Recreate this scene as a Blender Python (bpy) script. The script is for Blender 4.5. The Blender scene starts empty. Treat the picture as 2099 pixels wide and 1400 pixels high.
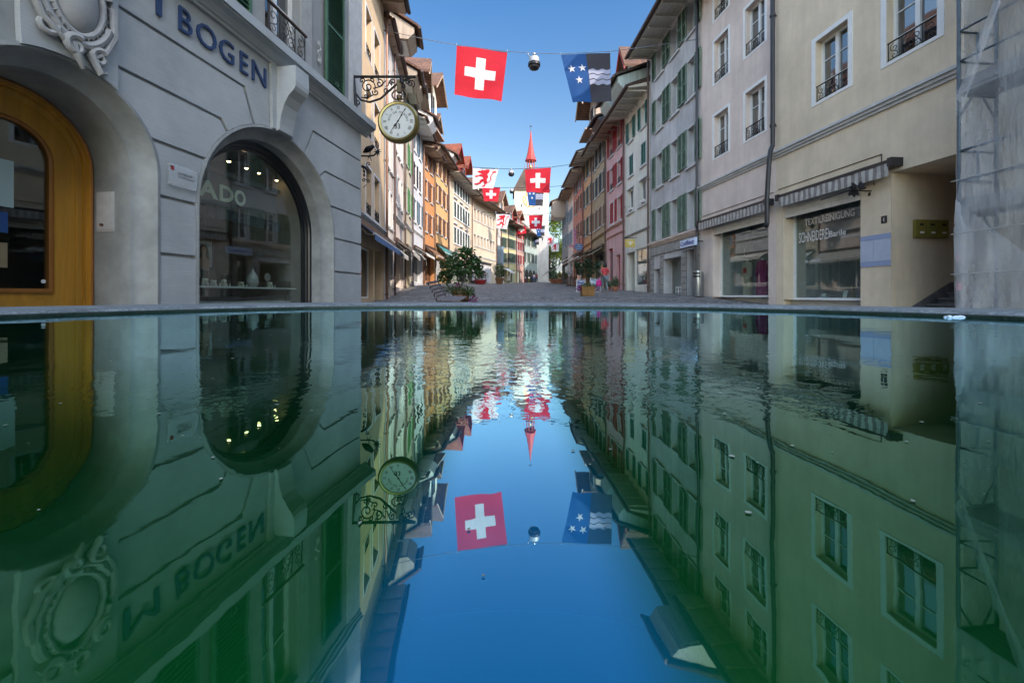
import bpy, math, random
from mathutils import Vector, Matrix
random.seed(7)
R = math.radians
sc = bpy.context.scene
col = sc.collection
FPX, CX, HY = 830.0, 1049.5, 606.0          # focal length, centre column and horizon row of the 2099 px photograph

# ------------------------------------------------------------------ camera, sky, sun, exposure
cam = bpy.data.cameras.new("camera"); co = bpy.data.objects.new("camera", cam); col.objects.link(co)
co.location = (0, 0, 0); co.rotation_euler = (R(90), 0, 0)
cam.sensor_width = 36; cam.lens = 36*FPX/2099; cam.shift_y = -(700-HY)/2099
cam.clip_start = 0.01; cam.clip_end = 2000
sc.camera = co
SUN_EL, SUN_AZ = 33.0, 43.0                  # azimuth: from straight behind the camera towards the right
sd = Vector((math.sin(R(SUN_AZ))*math.cos(R(SUN_EL)), -math.cos(R(SUN_AZ))*math.cos(R(SUN_EL)), math.sin(R(SUN_EL))))
w = bpy.data.worlds.new("World"); sc.world = w; w.use_nodes = True
nt = w.node_tree; bg = nt.nodes["Background"]
sky = nt.nodes.new("ShaderNodeTexSky"); sky.sky_type = 'NISHITA'; sky.sun_disc = False
sky.sun_elevation = R(SUN_EL); sky.sun_rotation = R(180-SUN_AZ)
sky.air_density = 1.0; sky.dust_density = 0.4; sky.ozone_density = 2.0
# sky multiplied for fill light: brightened behind and overhead, darkened down the street
gm = nt.nodes.new("ShaderNodeTexCoord"); dt = nt.nodes.new("ShaderNodeSeparateXYZ"); nt.links.new(gm.outputs['Generated'], dt.inputs[0])
rp = nt.nodes.new("ShaderNodeValToRGB"); rp.color_ramp.elements[0].position = .10; rp.color_ramp.elements[0].color = (1.9, 1.58, 1.26, 1)
rp.color_ramp.elements[1].position = .62; rp.color_ramp.elements[1].color = (.255, .295, .30, 1)
nt.links.new(dt.outputs[1], rp.inputs[0])
mxs = nt.nodes.new("ShaderNodeMix"); mxs.data_type = 'RGBA'; mxs.blend_type = 'MULTIPLY'; mxs.inputs[0].default_value = 1
nt.links.new(sky.outputs[0], mxs.inputs[6]); nt.links.new(rp.outputs[0], mxs.inputs[7])
rz = nt.nodes.new("ShaderNodeValToRGB"); rz.color_ramp.elements[0].color = (1.75, 1.38, 1.06, 1); rz.color_ramp.elements[1].position = .62; rz.color_ramp.elements[1].color = (.60, .92, 1.16, 1)
el_ = rz.color_ramp.elements.new(.30); el_.color = (1.2, 1.10, 1.02, 1); nt.links.new(dt.outputs[2], rz.inputs[0])
ry = nt.nodes.new("ShaderNodeMapRange"); ry.inputs[1].default_value = .2; ry.inputs[2].default_value = .6; nt.links.new(dt.outputs[1], ry.inputs[0])
mz = nt.nodes.new("ShaderNodeMix"); mz.data_type = 'RGBA'; mz.blend_type = 'MULTIPLY'; nt.links.new(ry.outputs[0], mz.inputs[0]); nt.links.new(mxs.outputs[2], mz.inputs[6]); nt.links.new(rz.outputs[0], mz.inputs[7])
nt.links.new(mz.outputs[2], bg.inputs[0]); bg.inputs[1].default_value = 0.15
sl = bpy.data.lights.new("sun", 'SUN'); sl.energy = 1.02; sl.angle = R(0.5); sl.color = (1, 0.885, 0.78)
so = bpy.data.objects.new("sun", sl); col.objects.link(so)
so.rotation_euler = sd.to_track_quat('Z', 'Y').to_euler(); so.location = (20, -30, 40)
sc.view_settings.view_transform = 'Standard'; sc.view_settings.look = 'None'
sc.view_settings.exposure = 2.32; sc.view_settings.gamma = 1
sc.cycles.max_bounces = 8; sc.cycles.diffuse_bounces = 4; sc.cycles.glossy_bounces = 5
sc.cycles.transparent_max_bounces = 12; sc.cycles.caustics_reflective = False; sc.cycles.caustics_refractive = False
sc.cycles.sample_clamp_indirect = 4

# ------------------------------------------------------------------ materials
def srgb(h):
    h = h.lstrip('#'); v = [int(h[i:i+2], 16)/255 for i in (0, 2, 4)]
    return tuple(c/12.92 if c <= .04045 else ((c+.055)/1.055)**2.4 for c in v)
def new(name):
    m = bpy.data.materials.new(name); m.use_nodes = True
    nt = m.node_tree; return m, nt, nt.nodes["Principled BSDF"]
def node(nt, t, **k):
    n = nt.nodes.new(t)
    for a, b in k.items():
        if a in n.inputs: n.inputs[a].default_value = b
        else: setattr(n, a, b)
    return n
def coords(nt, scale=(1, 1, 1), kind='Object'):
    tc = node(nt, "ShaderNodeTexCoord"); mp = node(nt, "ShaderNodeMapping"); mp.inputs['Scale'].default_value = scale
    nt.links.new(tc.outputs[kind], mp.inputs[0]); return mp.outputs[0]
def noise(nt, vec, scale, detail=4, rough=.6):
    n = node(nt, "ShaderNodeTexNoise", Scale=scale, Detail=detail, Roughness=rough)
    if vec: nt.links.new(vec, n.inputs['Vector'])
    return n.outputs['Fac']
def ramp(nt, fac, stops):
    r = node(nt, "ShaderNodeValToRGB"); cr = r.color_ramp
    while len(cr.elements) < len(stops): cr.elements.new(.5)
    for e, (p, c) in zip(cr.elements, stops): e.position = p; e.color = (*c, 1) if len(c) == 3 else c
    nt.links.new(fac, r.inputs[0]); return r.outputs[0]
def mix(nt, fac, a, b, mode='MIX'):
    m = node(nt, "ShaderNodeMix", data_type='RGBA', blend_type=mode)
    for s, v in ((0, fac), (6, a), (7, b)):
        if hasattr(v, 'node'): nt.links.new(v, m.inputs[s])
        else: m.inputs[s].default_value = v if not isinstance(v, tuple) else (*v[:3], 1)
    return m.outputs[2]
def bump(nt, b, h, strength=.3, dist=.02):
    n = node(nt, "ShaderNodeBump", Strength=strength, Distance=dist)
    nt.links.new(h, n.inputs['Height']); nt.links.new(n.outputs[0], b.inputs['Normal'])
def dim(c, k): return tuple(x*k for x in c)
def plain(name, c, rough=.6, metal=0, var=.12, scale=6, spec=.5, bmp=0):
    m, nt, b = new(name); v = coords(nt)
    f = noise(nt, v, scale)
    nt.links.new(ramp(nt, f, [(.3, dim(c, 1-var)), (.7, dim(c, 1+var))]), b.inputs['Base Color'])
    b.inputs['Roughness'].default_value = rough; b.inputs['Metallic'].default_value = metal
    b.inputs['Specular IOR Level'].default_value = spec
    if bmp: bump(nt, b, noise(nt, v, scale*12), .4, bmp)
    return m
def stucco(name, c, var=.10, stain=.25, grain=.006, gs=38):
    m, nt, b = new(name); v = coords(nt)
    base = ramp(nt, noise(nt, v, .9, 6, .65), [(.25, dim(c, 1-var*1.6)), (.75, dim(c, 1+var))])
    vs = coords(nt, (1.5, 1.5, .22))
    st = ramp(nt, noise(nt, vs, 1.6, 6, .7), [(.42, (1, 1, 1)), (.74, (1-stain, 1-stain*.98, 1-stain*.93))])
    nt.links.new(mix(nt, 1.0, base, st, 'MULTIPLY'), b.inputs['Base Color'])
    b.inputs['Roughness'].default_value = .9; b.inputs['Specular IOR Level'].default_value = .2
    bump(nt, b, noise(nt, v, gs, 4), .55, grain); return m
def tiles(name, c1, c2):
    m, nt, b = new(name)
    tc = node(nt, "ShaderNodeTexCoord"); sx = node(nt, "ShaderNodeSeparateXYZ"); nt.links.new(tc.outputs['Object'], sx.inputs[0])
    ad = node(nt, "ShaderNodeMath", operation='ADD'); nt.links.new(sx.outputs[0], ad.inputs[0]); nt.links.new(sx.outputs[1], ad.inputs[1])
    cb = node(nt, "ShaderNodeCombineXYZ"); nt.links.new(ad.outputs[0], cb.inputs[0]); nt.links.new(sx.outputs[2], cb.inputs[1])
    br = node(nt, "ShaderNodeTexBrick", Scale=1.0); br.inputs['Brick Width'].default_value = .19; br.inputs['Row Height'].default_value = .13
    br.inputs['Mortar Size'].default_value = .014; br.inputs['Color1'].default_value = (*c1, 1); br.inputs['Color2'].default_value = (*c2, 1)
    br.inputs['Mortar'].default_value = (*dim(c1, .25), 1); nt.links.new(cb.outputs[0], br.inputs['Vector'])
    n = ramp(nt, noise(nt, tc.outputs['Object'], 1.3, 6, .7), [(.3, (.55, .55, .52)), (.7, (1.1, 1.05, 1.0))])
    nt.links.new(mix(nt, 1.0, br.outputs[0], n, 'MULTIPLY'), b.inputs['Base Color'])
    b.inputs['Roughness'].default_value = .85; bump(nt, b, br.outputs[1], -.6, .03); return m
def wood(name, c, along=2, rough=.55, k=.3, sc_=14):
    m, nt, b = new(name); s = [1, 1, 1]; s[along] = .06
    f = noise(nt, coords(nt, tuple(s)), sc_, 6, .65)
    nt.links.new(ramp(nt, f, [(.3, dim(c, 1-k)), (.7, dim(c, 1+k*.6))]), b.inputs['Base Color'])
    b.inputs['Roughness'].default_value = rough; bump(nt, b, f, .25, .004); return m
def glassy(name, c=(.012, .016, .02), rough=.03, bmp=.0006):
    m, nt, b = new(name); v = coords(nt)
    nt.links.new(ramp(nt, noise(nt, v, 1.4, 2), [(.4, dim(c, .6)), (.65, dim(c, 2.2))]), b.inputs['Base Color'])
    b.inputs['Roughness'].default_value = rough; b.inputs['Specular IOR Level'].default_value = 1.0; b.inputs['IOR'].default_value = 1.9
    bump(nt, b, noise(nt, v, 1.7, 1), .25, bmp*12); return m
def clearglass(name, refl=1.7):
    m, nt, b = new(name); nt.nodes.remove(b); out = nt.nodes["Material Output"]
    lw = node(nt, "ShaderNodeLayerWeight", Blend=.5); pw = node(nt, "ShaderNodeMath", operation='POWER'); pw.inputs[1].default_value = 3.2; nt.links.new(lw.outputs['Facing'], pw.inputs[0])
    fr = node(nt, "ShaderNodeMath", operation='MULTIPLY_ADD'); fr.inputs[1].default_value = .9; fr.inputs[2].default_value = (refl-1)**2/(refl+1)**2; nt.links.new(pw.outputs[0], fr.inputs[0]); g = node(nt, "ShaderNodeBsdfGlossy", Roughness=.01)
    t = node(nt, "ShaderNodeBsdfTransparent"); t.inputs[0].default_value = (.86, .92, .9, 1)
    mx = node(nt, "ShaderNodeMixShader"); nt.links.new(fr.outputs[0], mx.inputs[0]); nt.links.new(t.outputs[0], mx.inputs[1]); nt.links.new(g.outputs[0], mx.inputs[2])
    nt.links.new(mx.outputs[0], out.inputs[0]); return m
def emit(name, c, s):
    m, nt, b = new(name); b.inputs['Emission Color'].default_value = (*c, 1); b.inputs['Emission Strength'].default_value = s
    b.inputs['Base Color'].default_value = (*c, 1); return m
def cloth(name, c, tr=.35):
    m, nt, b = new(name); out = nt.nodes["Material Output"]
    v = coords(nt); cc = ramp(nt, noise(nt, v, 5, 3), [(.3, dim(c, .93)), (.7, dim(c, 1.04))]); nt.links.new(cc, b.inputs['Base Color'])
    b.inputs['Roughness'].default_value = .8
    t = node(nt, "ShaderNodeBsdfTranslucent"); nt.links.new(cc, t.inputs[0])
    mx = node(nt, "ShaderNodeMixShader"); mx.inputs[0].default_value = tr
    nt.links.new(b.outputs[0], mx.inputs[1]); nt.links.new(t.outputs[0], mx.inputs[2]); nt.links.new(mx.outputs[0], out.inputs[0]); return m
def leafmat(name, c, c2):
    m, nt, b = new(name); out = nt.nodes["Material Output"]
    f = noise(nt, coords(nt), 5, 3); cc = ramp(nt, f, [(.35, c), (.65, c2)]); nt.links.new(cc, b.inputs['Base Color'])
    b.inputs['Roughness'].default_value = .5
    t = node(nt, "ShaderNodeBsdfTranslucent"); nt.links.new(cc, t.inputs[0])
    mx = node(nt, "ShaderNodeMixShader"); mx.inputs[0].default_value = .3
    nt.links.new(b.outputs[0], mx.inputs[1]); nt.links.new(t.outputs[0], mx.inputs[2]); nt.links.new(mx.outputs[0], out.inputs[0]); return m

MT = {
 'white': plain('white_paint', (.72, .72, .70), .45, var=.05), 'offwhite': plain('off_white_paint', (.62, .60, .55), .6),
 'trim': plain('stone_trim', (.50, .50, .49), .8, bmp=.002), 'greytrim': plain('grey_stone_trim', (.34, .34, .33), .85, bmp=.003),
 'glass': glassy('window_glass'), 'clear': clearglass('shop_glass', 1.45), 'clear2': clearglass('shop_glass_reflective', 1.75),
 'iron': plain('wrought_iron', (.018, .018, .02), .45, .6, spec=.6), 'gutter': plain('brown_gutter_metal', (.075, .042, .035), .45, .3),
 'dgutter': plain('dark_gutter_metal', (.04, .04, .045), .4, .5), 'copper': plain('old_copper_gutter', (.16, .085, .055), .45, .4),
 'green': plain('green_shutter_paint', (.055, .13, .075), .5, var=.25, scale=3), 'ggreen': plain('weathered_green_shutter_paint', (.13, .20, .145), .6, var=.35, scale=4),
 'teal': plain('teal_shutter_paint', (.04, .15, .12), .5, var=.15), 'bgreen': plain('bright_green_shutter_paint', (.11, .28, .11), .5, var=.15),
 'red': plain('red_shutter_paint', (.34, .025, .03), .5, var=.15), 'brown': plain('brown_shutter_paint', (.19, .09, .055), .55, var=.2),
 'dark': plain('dark_shutter_paint', (.035, .037, .045), .5, var=.2), 'blueg': plain('blue_grey_shutter_paint', (.15, .22, .28), .5, var=.15),
 'dgreen': plain('dark_green_shutter_paint', (.05, .08, .06), .5, var=.2), 'tile': tiles('roof_tiles', srgb('#7a5642'), srgb('#5a4034')),
 'tiler': tiles('red_roof_tiles', srgb('#9a5236'), srgb('#74402c')), 'tiled': tiles('dark_roof_tiles', srgb('#5a483c'), srgb('#40362e')),
 'soffit': wood('pale_soffit_boards', (.55, .51, .44), 0), 'soffitb': wood('brown_soffit_boards', (.36, .26, .19), 0),
 'board': wood('weathered_cladding_boards', (.36, .28, .20), 2, sc_=9), 'boardg': wood('grey_green_cladding_boards', (.40, .47, .44), 2),
 'redwood': plain('red_painted_wood', (.24, .012, .009), .6), 'dwood': wood('dark_wood', (.08, .045, .03), 2),
 'black': plain('black', (.008, .008, .009), .6), 'stone': plain('grey_stone', (.30, .29, .27), .85, var=.25, scale=3, bmp=.006),
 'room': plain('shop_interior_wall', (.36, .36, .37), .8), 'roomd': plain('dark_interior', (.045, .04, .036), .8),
}

# ------------------------------------------------------------------ mesh builder and frames
def tag(o, label=None, cat=None, group=None, kind=None):
    if label: o['label'] = label
    if cat: o['category'] = cat
    if group: o['group'] = group
    if kind: o['kind'] = kind
    return o
def empty(name, loc=(0, 0, 0), rz=0, **k):
    o = bpy.data.objects.new(name, None); o.empty_display_size = .2; col.objects.link(o); o.location = loc; o.rotation_euler = (0, 0, rz); return tag(o, **k)
class Fr:                                     # local frame of a thing: u along, n outwards, z absolute height
    def __init__(s, root=None, sgn=1, gz=0): s.root, s.s, s.gz = root, sgn, gz
    def P(s, u, n, z): return (u, s.s*n, z-s.gz)
class MB:
    def __init__(s, F=None): s.v, s.f, s.mi, s.F, s.cur = [], [], [], F or Fr(), 0
    def pts(s, L):
        k = len(s.v); s.v += [s.F.P(*p) for p in L]; return k
    def face(s, L): k = s.pts(L); s.f.append(tuple(range(k, k+len(L)))); s.mi.append(s.cur); return s
    def box(s, u0, u1, n0, n1, z0, z1):
        k = s.pts([(u0, n0, z0), (u1, n0, z0), (u1, n1, z0), (u0, n1, z0), (u0, n0, z1), (u1, n0, z1), (u1, n1, z1), (u0, n1, z1)])
        for q in ((0, 3, 2, 1), (4, 5, 6, 7), (0, 1, 5, 4), (1, 2, 6, 5), (2, 3, 7, 6), (3, 0, 4, 7)): s.f.append(tuple(k+i for i in q)); s.mi.append(s.cur)
        return s
    def prism(s, poly, n0, n1):                # polygon in (u, z), extruded along n
        m = len(poly); k = s.pts([(u, n0, z) for u, z in poly]+[(u, n1, z) for u, z in poly])
        s.f.append(tuple(range(k, k+m))); s.f.append(tuple(range(k+2*m-1, k+m-1, -1))); s.mi += [s.cur]*2
        for i in range(m): j = (i+1) % m; s.f.append((k+i, k+j, k+m+j, k+m+i)); s.mi.append(s.cur)
        return s
    def prof(s, poly, u0, u1, caps=True):      # polygon in (n, z), extruded along u
        m = len(poly); k = s.pts([(u0, n, z) for n, z in poly]+[(u1, n, z) for n, z in poly])
        if caps: s.f.append(tuple(range(k, k+m))); s.f.append(tuple(range(k+2*m-1, k+m-1, -1))); s.mi += [s.cur]*2
        for i in range(m): j = (i+1) % m; s.f.append((k+i, k+j, k+m+j, k+m+i)); s.mi.append(s.cur)
        return s
    def tube(s, path, r, seg=6, r1=None, cap=True):
        P = [Vector(p) for p in path]; n = len(P); k = len(s.v); prev = None
        for i, p in enumerate(P):
            d = (P[min(i+1, n-1)]-P[max(i-1, 0)]);
            if d.length < 1e-9: d = Vector((0, 0, 1))
            d.normalize()
            a = prev if prev else (Vector((0, 0, 1)) if abs(d.z) < .9 else Vector((1, 0, 0)))
            x = d.cross(a); 
            if x.length < 1e-6: x = d.cross(Vector((0, 1, 0)))
            x.normalize(); y = x.cross(d); prev = y
            rr = r if r1 is None else r+(r1-r)*i/(n-1)
            for q in range(seg):
                t = 2*math.pi*q/seg; c = p+x*math.cos(t)*rr+y*math.sin(t)*rr; s.v.append(s.F.P(*c))
        for i in range(n-1):
            for q in range(seg): a = k+i*seg+q; b = k+i*seg+(q+1) % seg; s.f.append((a, b, b+seg, a+seg)); s.mi.append(s.cur)
        if cap:
            s.f.append(tuple(k+q for q in range(seg))); s.f.append(tuple(k+(n-1)*seg+q for q in range(seg-1, -1, -1))); s.mi += [s.cur]*2
        return s
    def lathe(s, prof, c=(0, 0, 0), seg=20, axis='z', caps=(1, 1)):   # prof: (radius, height)
        k = len(s.v)
        for r, h in prof:
            for q in range(seg):
                t = 2*math.pi*q/seg; a, b = r*math.cos(t), r*math.sin(t)
                p = (c[0]+a, c[1]+b, c[2]+h) if axis == 'z' else ((c[0]+a, c[1]+h, c[2]+b) if axis == 'n' else (c[0]+h, c[1]+a, c[2]+b))
                s.v.append(s.F.P(*p))
        for i in range(len(prof)-1):
            for q in range(seg): a = k+i*seg+q; b = k+i*seg+(q+1) % seg; s.f.append((a, b, b+seg, a+seg)); s.mi.append(s.cur)
        for i, cp_ in zip((0, len(prof)-1), caps):
            if cp_ and prof[i][0] > 1e-5: s.f.append(tuple(k+i*seg+q for q in range(seg))); s.mi.append(s.cur)
        return s
    def build(s, name, mats, parent='root', smooth=False):
        me = bpy.data.meshes.new(name); me.from_pydata(s.v, [], s.f)
        for m in (mats if isinstance(mats, list) else [mats]): me.materials.append(MT[m] if isinstance(m, str) else m)
        me.polygons.foreach_set('material_index', s.mi)
        if smooth: me.polygons.foreach_set('use_smooth', [True]*len(me.polygons))
        if name in ('pane', 'sheet', 'case'):
            import bmesh
            bm = bmesh.new(); bm.from_mesh(me); bmesh.ops.recalc_face_normals(bm, faces=bm.faces); bm.to_mesh(me); bm.free()
        me.update(); o = bpy.data.objects.new(name, me); col.objects.link(o)
        p = s.F.root if parent == 'root' else parent
        if p: o.parent = p
        if smooth:
            try: me.set_sharp_from_angle(angle=R(40))
            except Exception: pass
        return o
def scroll(c, r0, turns, a0=0, n=18, hand=1, grow=0.12):     # spiral in (u, z)
    return [(c[0]+r0*(grow+(1-grow)*i/n)*math.cos(a0+hand*turns*2*math.pi*i/n), c[1]+r0*(grow+(1-grow)*i/n)*math.sin(a0+hand*turns*2*math.pi*i/n)) for i in range(n+1)]

def gz(x, y):                                  # ground height
    y_ = max(-30, min(y, 130)); z = .15+.042*(y_-21)
    if y_ < 16: z = -.06-.065*(16-y_) if y_ > 9 else -.515-.018*(9-y_)
    L = [(-50, 0), (12, -.1), (17.7, -.2), (20, -.1), (24, .14), (30, .22), (45, .2), (60, .1), (80, 0), (200, 0)]
    for (a, p), (b, q) in zip(L, L[1:]):
        if a <= y_ <= b: l = p+(q-p)*(y_-a)/(b-a)
    t = max(0, min(1, (-x-2)/4)); t = t*t*(3-2*t)
    return z+l*t
def ray(px, py): return Vector(((px-CX)/FPX, 1, (HY-py)/FPX))
def at(px, py, d): v = ray(px, py); return v*d

# ------------------------------------------------------------------ ground, water basin
def ground():
    m, nt, b = new('cobbles'); tc = node(nt, "ShaderNodeTexCoord")
    n0 = node(nt, "ShaderNodeTexNoise", Scale=.35, Detail=2); nt.links.new(tc.outputs['Object'], n0.inputs['Vector'])
    va = node(nt, "ShaderNodeVectorMath", operation='MULTIPLY_ADD'); va.inputs[1].default_value = (1.6, 1.6, 0)
    nt.links.new(n0.outputs['Color'], va.inputs[0]); nt.links.new(tc.outputs['Object'], va.inputs[2])
    br = node(nt, "ShaderNodeTexBrick", Scale=1.0); br.inputs['Brick Width'].default_value = .17; br.inputs['Row Height'].default_value = .12
    br.inputs['Mortar Size'].default_value = .012; br.inputs['Color1'].default_value = (.10, .098, .095, 1); br.inputs['Color2'].default_value = (.34, .32, .30, 1)
    br.inputs['Mortar'].default_value = (.05, .046, .042, 1); br.inputs['Bias'].default_value = -.1
    nt.links.new(va.outputs[0], br.inputs['Vector'])
    n = ramp(nt, noise(nt, tc.outputs['Object'], .6, 6, .7), [(.3, (.7, .7, .72)), (.72, (1.3, 1.25, 1.2))])
    n3 = node(nt, "ShaderNodeTexNoise", Scale=9.0, Detail=1); nt.links.new(va.outputs[0], n3.inputs['Vector'])
    sp = ramp(nt, n3.outputs['Fac'], [(.62, (1, 1, 1)), (.70, (2.0, 2.0, 1.9))])
    nt.links.new(mix(nt, 1.0, mix(nt, 1.0, br.outputs[0], n, 'MULTIPLY'), sp, 'MULTIPLY'), b.inputs['Base Color'])
    b.inputs['Roughness'].default_value = .75; bump(nt, b, br.outputs[1], -.8, .02)
    xs = [-400, -120, -40, -20, -12]+[-10+.5*i for i in range(41)]+[12, 20, 40, 120, 400]
    ys = [-300, -60, -30, -15, -8, -4, 0]+[2+i for i in range(100)]+[110, 130, 200, 400, 900]
    mb = MB(); k = mb.pts([(x, y, gz(x, y)) for y in ys for x in xs]); W = len(xs)
    for j in range(len(ys)-1):
        for i in range(W-1): mb.f.append((k+j*W+i, k+j*W+i+1, k+(j+1)*W+i+1, k+(j+1)*W+i)); mb.mi.append(0)
    o = mb.build('street_paving', m, None, smooth=True); tag(o, kind='structure')
ground()

WZ, TZ = -.085, -.060
k1 = 1.214
inner = [(-1.0, .3), (-1.55, .75), (-1.62, 1.263), (-1.44, 1.71), (-1.25, 2.0), (-1.0, 2.26), (-.5, 2.36), (0, 2.36), (.5, 2.3), (.91, 2.15), (1.15, 1.85), (1.34, 1.57), (1.5, 1.186), (1.5, .7), (1.0, .3)]
inner = [(x*k1, y*k1) for x, y in inner]
inner = [(inner[0][0]-.1, -.5), ]+inner+[(inner[-1][0]+.1, -.5)]
def smoothloop(P, it=2):
    for _ in range(it):
        Q = []
        for a, b in zip(P, P[1:]+P[:1]): Q += [(a[0]*.75+b[0]*.25, a[1]*.75+b[1]*.25), (a[0]*.25+b[0]*.75, a[1]*.25+b[1]*.75)]
        P = Q
    return P
inn = [(-1.75, -1.2), (-1.95, .2)]+[(x, y) for x, y in inner[3:-3]]+[(1.85, .2), (1.7, -1.2)]
inn = smoothloop(inn)
def offset(P, fn):
    out = []
    for i, p in enumerate(P):
        a, b = P[i-1], P[(i+1) % len(P)]; t = Vector((b[0]-a[0], b[1]-a[1])); t.normalize(); nn = Vector((-t.y, t.x)); d = fn(*p)
        out.append((p[0]+nn.x*d, p[1]+nn.y*d))
    return out
area = sum(a[0]*b[1]-b[0]*a[1] for a, b in zip(inn, inn[1:]+inn[:1]))
if area > 0: inn.reverse()
def rimw(x, y):
    if y < .3: return .38
    t = max(0, min(1, (x+1.2)/2.6)); return .80-.38*t
def ring(mb, A, za, B, zb):
    m = len(A); k = mb.pts([(x, y, za) for x, y in A]+[(x, y, zb) for x, y in B])
    for i in range(m): j = (i+1) % m; mb.f.append((k+i, k+j, k+m+j, k+m+i)); mb.mi.append(mb.cur)
fr = empty('fountain_basin', (0, 0, 0), label='low stone fountain basin with a broad worn rim round green water', cat='fountain')
m_rim, nt, b = new('rim_stone')
v = coords(nt); f = noise(nt, v, 9, 8, .7); f2 = noise(nt, v, 70, 4, .6)
cc = ramp(nt, f, [(.3, (.10, .115, .12)), (.6, (.24, .26, .27))]); sp = ramp(nt, f2, [(.4, (.65, .65, .65)), (.6, (1.25, 1.25, 1.25))])
nt.links.new(mix(nt, 1., cc, sp, 'MULTIPLY'), b.inputs['Base Color']); b.inputs['Roughness'].default_value = .6; bump(nt, b, f2, .6, .004)
m_moss, nt, b = new('wet_moss'); v = coords(nt)
nt.links.new(ramp(nt, noise(nt, v, 30, 6, .7), [(.35, (.004, .012, .008)), (.7, (.02, .045, .03))]), b.inputs['Base Color']); b.inputs['Roughness'].default_value = .5
bump(nt, b, noise(nt, v, 90, 4), .8, .006)
out_ = offset(inn, rimw); inn2 = offset(inn, lambda x, y: .012); inn3 = offset(inn, lambda x, y: .03); o2 = offset(out_, lambda x, y: .015)
mb = MB(); ring(mb, inn2, TZ-.012, inn3, TZ-.003); ring(mb, inn3, TZ-.003, offset(inn, lambda x, y: .06), TZ); ring(mb, offset(inn, lambda x, y: .06), TZ, out_, TZ+.002)
ring(mb, out_, TZ+.002, o2, TZ-.02); ring(mb, o2, TZ-.02, o2, TZ-.14); ring(mb, o2, TZ-.14, offset(out_, lambda x, y: -.06), TZ-.15); ring(mb, offset(out_, lambda x, y: -.06), TZ-.15, offset(out_, lambda x, y: -.06), -.9)
mb.build('rim', m_rim, fr, smooth=True)
import itertools
inw = [(x+.004*math.sin(i*1.7)+.003*math.sin(i*4.3), y+.004*math.cos(i*2.3)) for i, (x, y) in enumerate(inn)]
mb = MB(); ring(mb, inn2, TZ-.012, inw, TZ-.016); ring(mb, inw, TZ-.016, inw, WZ-.35)
mb.face([(x, y, WZ-.35) for x, y in inw]); mb.build('inner_wall', m_moss, fr)

m_w, nt, b = new('green_water'); nt.nodes.remove(b); out = nt.nodes["Material Output"]
tc = node(nt, "ShaderNodeTexCoord")
body = node(nt, "ShaderNodeBsdfDiffuse"); nw = noise(nt, tc.outputs['Object'], 1.6, 5, .6); algae = None
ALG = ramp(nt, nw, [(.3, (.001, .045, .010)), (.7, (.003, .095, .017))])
gl = node(nt, "ShaderNodeBsdfGlossy"); nt.links.new(ramp(nt, noise(nt, tc.outputs['Object'], 4.5, 6, .7), [(.45, (.008,)*3), (.72, (.05,)*3)]), gl.inputs['Roughness']); gl.inputs[0].default_value = (.72, .94, 1.0, 1)
lw = node(nt, "ShaderNodeLayerWeight", Blend=.5); frr = node(nt, "ShaderNodeValToRGB")
for p_, c_ in ((.29, .16), (.5, .45), (.74, .83)): el_ = frr.color_ramp.elements.new(p_); el_.color = (c_, c_, c_, 1)
frr.color_ramp.elements[0].color = (.10, .10, .10, 1)
nt.links.new(lw.outputs['Facing'], frr.inputs[0])
mx = node(nt, "ShaderNodeMixShader"); nt.links.new(frr.outputs[0], mx.inputs[0]); nt.links.new(body.outputs[0], mx.inputs[1]); nt.links.new(gl.outputs[0], mx.inputs[2])
nt.links.new(mx.outputs[0], out.inputs[0])
sx = node(nt, "ShaderNodeSeparateXYZ"); nt.links.new(tc.outputs['Object'], sx.inputs[0])
def mr(v_, a, b_, c, d):
    n = node(nt, "ShaderNodeMapRange"); n.interpolation_type = 'SMOOTHSTEP'; nt.links.new(v_, n.inputs[0])
    for i, q in enumerate((a, b_, c, d)): n.inputs[i+1].default_value = q
    return n.outputs[0]
def mul(a, b_):
    n = node(nt, "ShaderNodeMath", operation='MULTIPLY')
    for i, q in enumerate((a, b_)):
        if hasattr(q, 'node'): nt.links.new(q, n.inputs[i])
        else: n.inputs[i].default_value = q
    return n.outputs[0]
def add(a, b_):
    n = node(nt, "ShaderNodeMath", operation='ADD')
    for i, q in enumerate((a, b_)):
        if hasattr(q, 'node'): nt.links.new(q, n.inputs[i])
        else: n.inputs[i].default_value = q
    return n.outputs[0]
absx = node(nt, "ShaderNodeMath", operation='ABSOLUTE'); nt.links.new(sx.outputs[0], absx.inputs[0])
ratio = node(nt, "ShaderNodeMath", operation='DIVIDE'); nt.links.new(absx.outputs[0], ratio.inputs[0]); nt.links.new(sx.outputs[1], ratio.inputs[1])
clr = mul(mr(absx.outputs[0], .022, .052, 0, 1), mr(sx.outputs[1], .14, .60, 1.0, .06))                       # sky reflection painted as a blue middle strip; algae-green sides with dimmed reflections
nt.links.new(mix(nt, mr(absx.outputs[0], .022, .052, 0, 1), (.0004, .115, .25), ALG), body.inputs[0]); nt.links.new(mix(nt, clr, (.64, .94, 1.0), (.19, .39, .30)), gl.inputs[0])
maskp = ramp(nt, noise(nt, tc.outputs['Object'], 3.2, 3), [(.38, (.12, .12, .12)), (.62, (1, 1, 1))])
my = mul(mr(sx.outputs[1], .25, .36, .05, 1.0), mr(sx.outputs[1], .5, 1.1, 1.0, .35)); mxx = mr(absx.outputs[0], .12, .55, 1.0, .12)
rip = noise(nt, coords(nt, (1, 1, 1)), 62, 2, .5); rip2 = noise(nt, coords(nt, (1, 1, 1)), 5, 2, .5)
h = add(mul(mul(rip, maskp), mul(my, mxx)), mul(rip2, .9))
bn = node(nt, "ShaderNodeBump", Strength=1.0, Distance=.0011); nt.links.new(h, bn.inputs['Height'])
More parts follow.
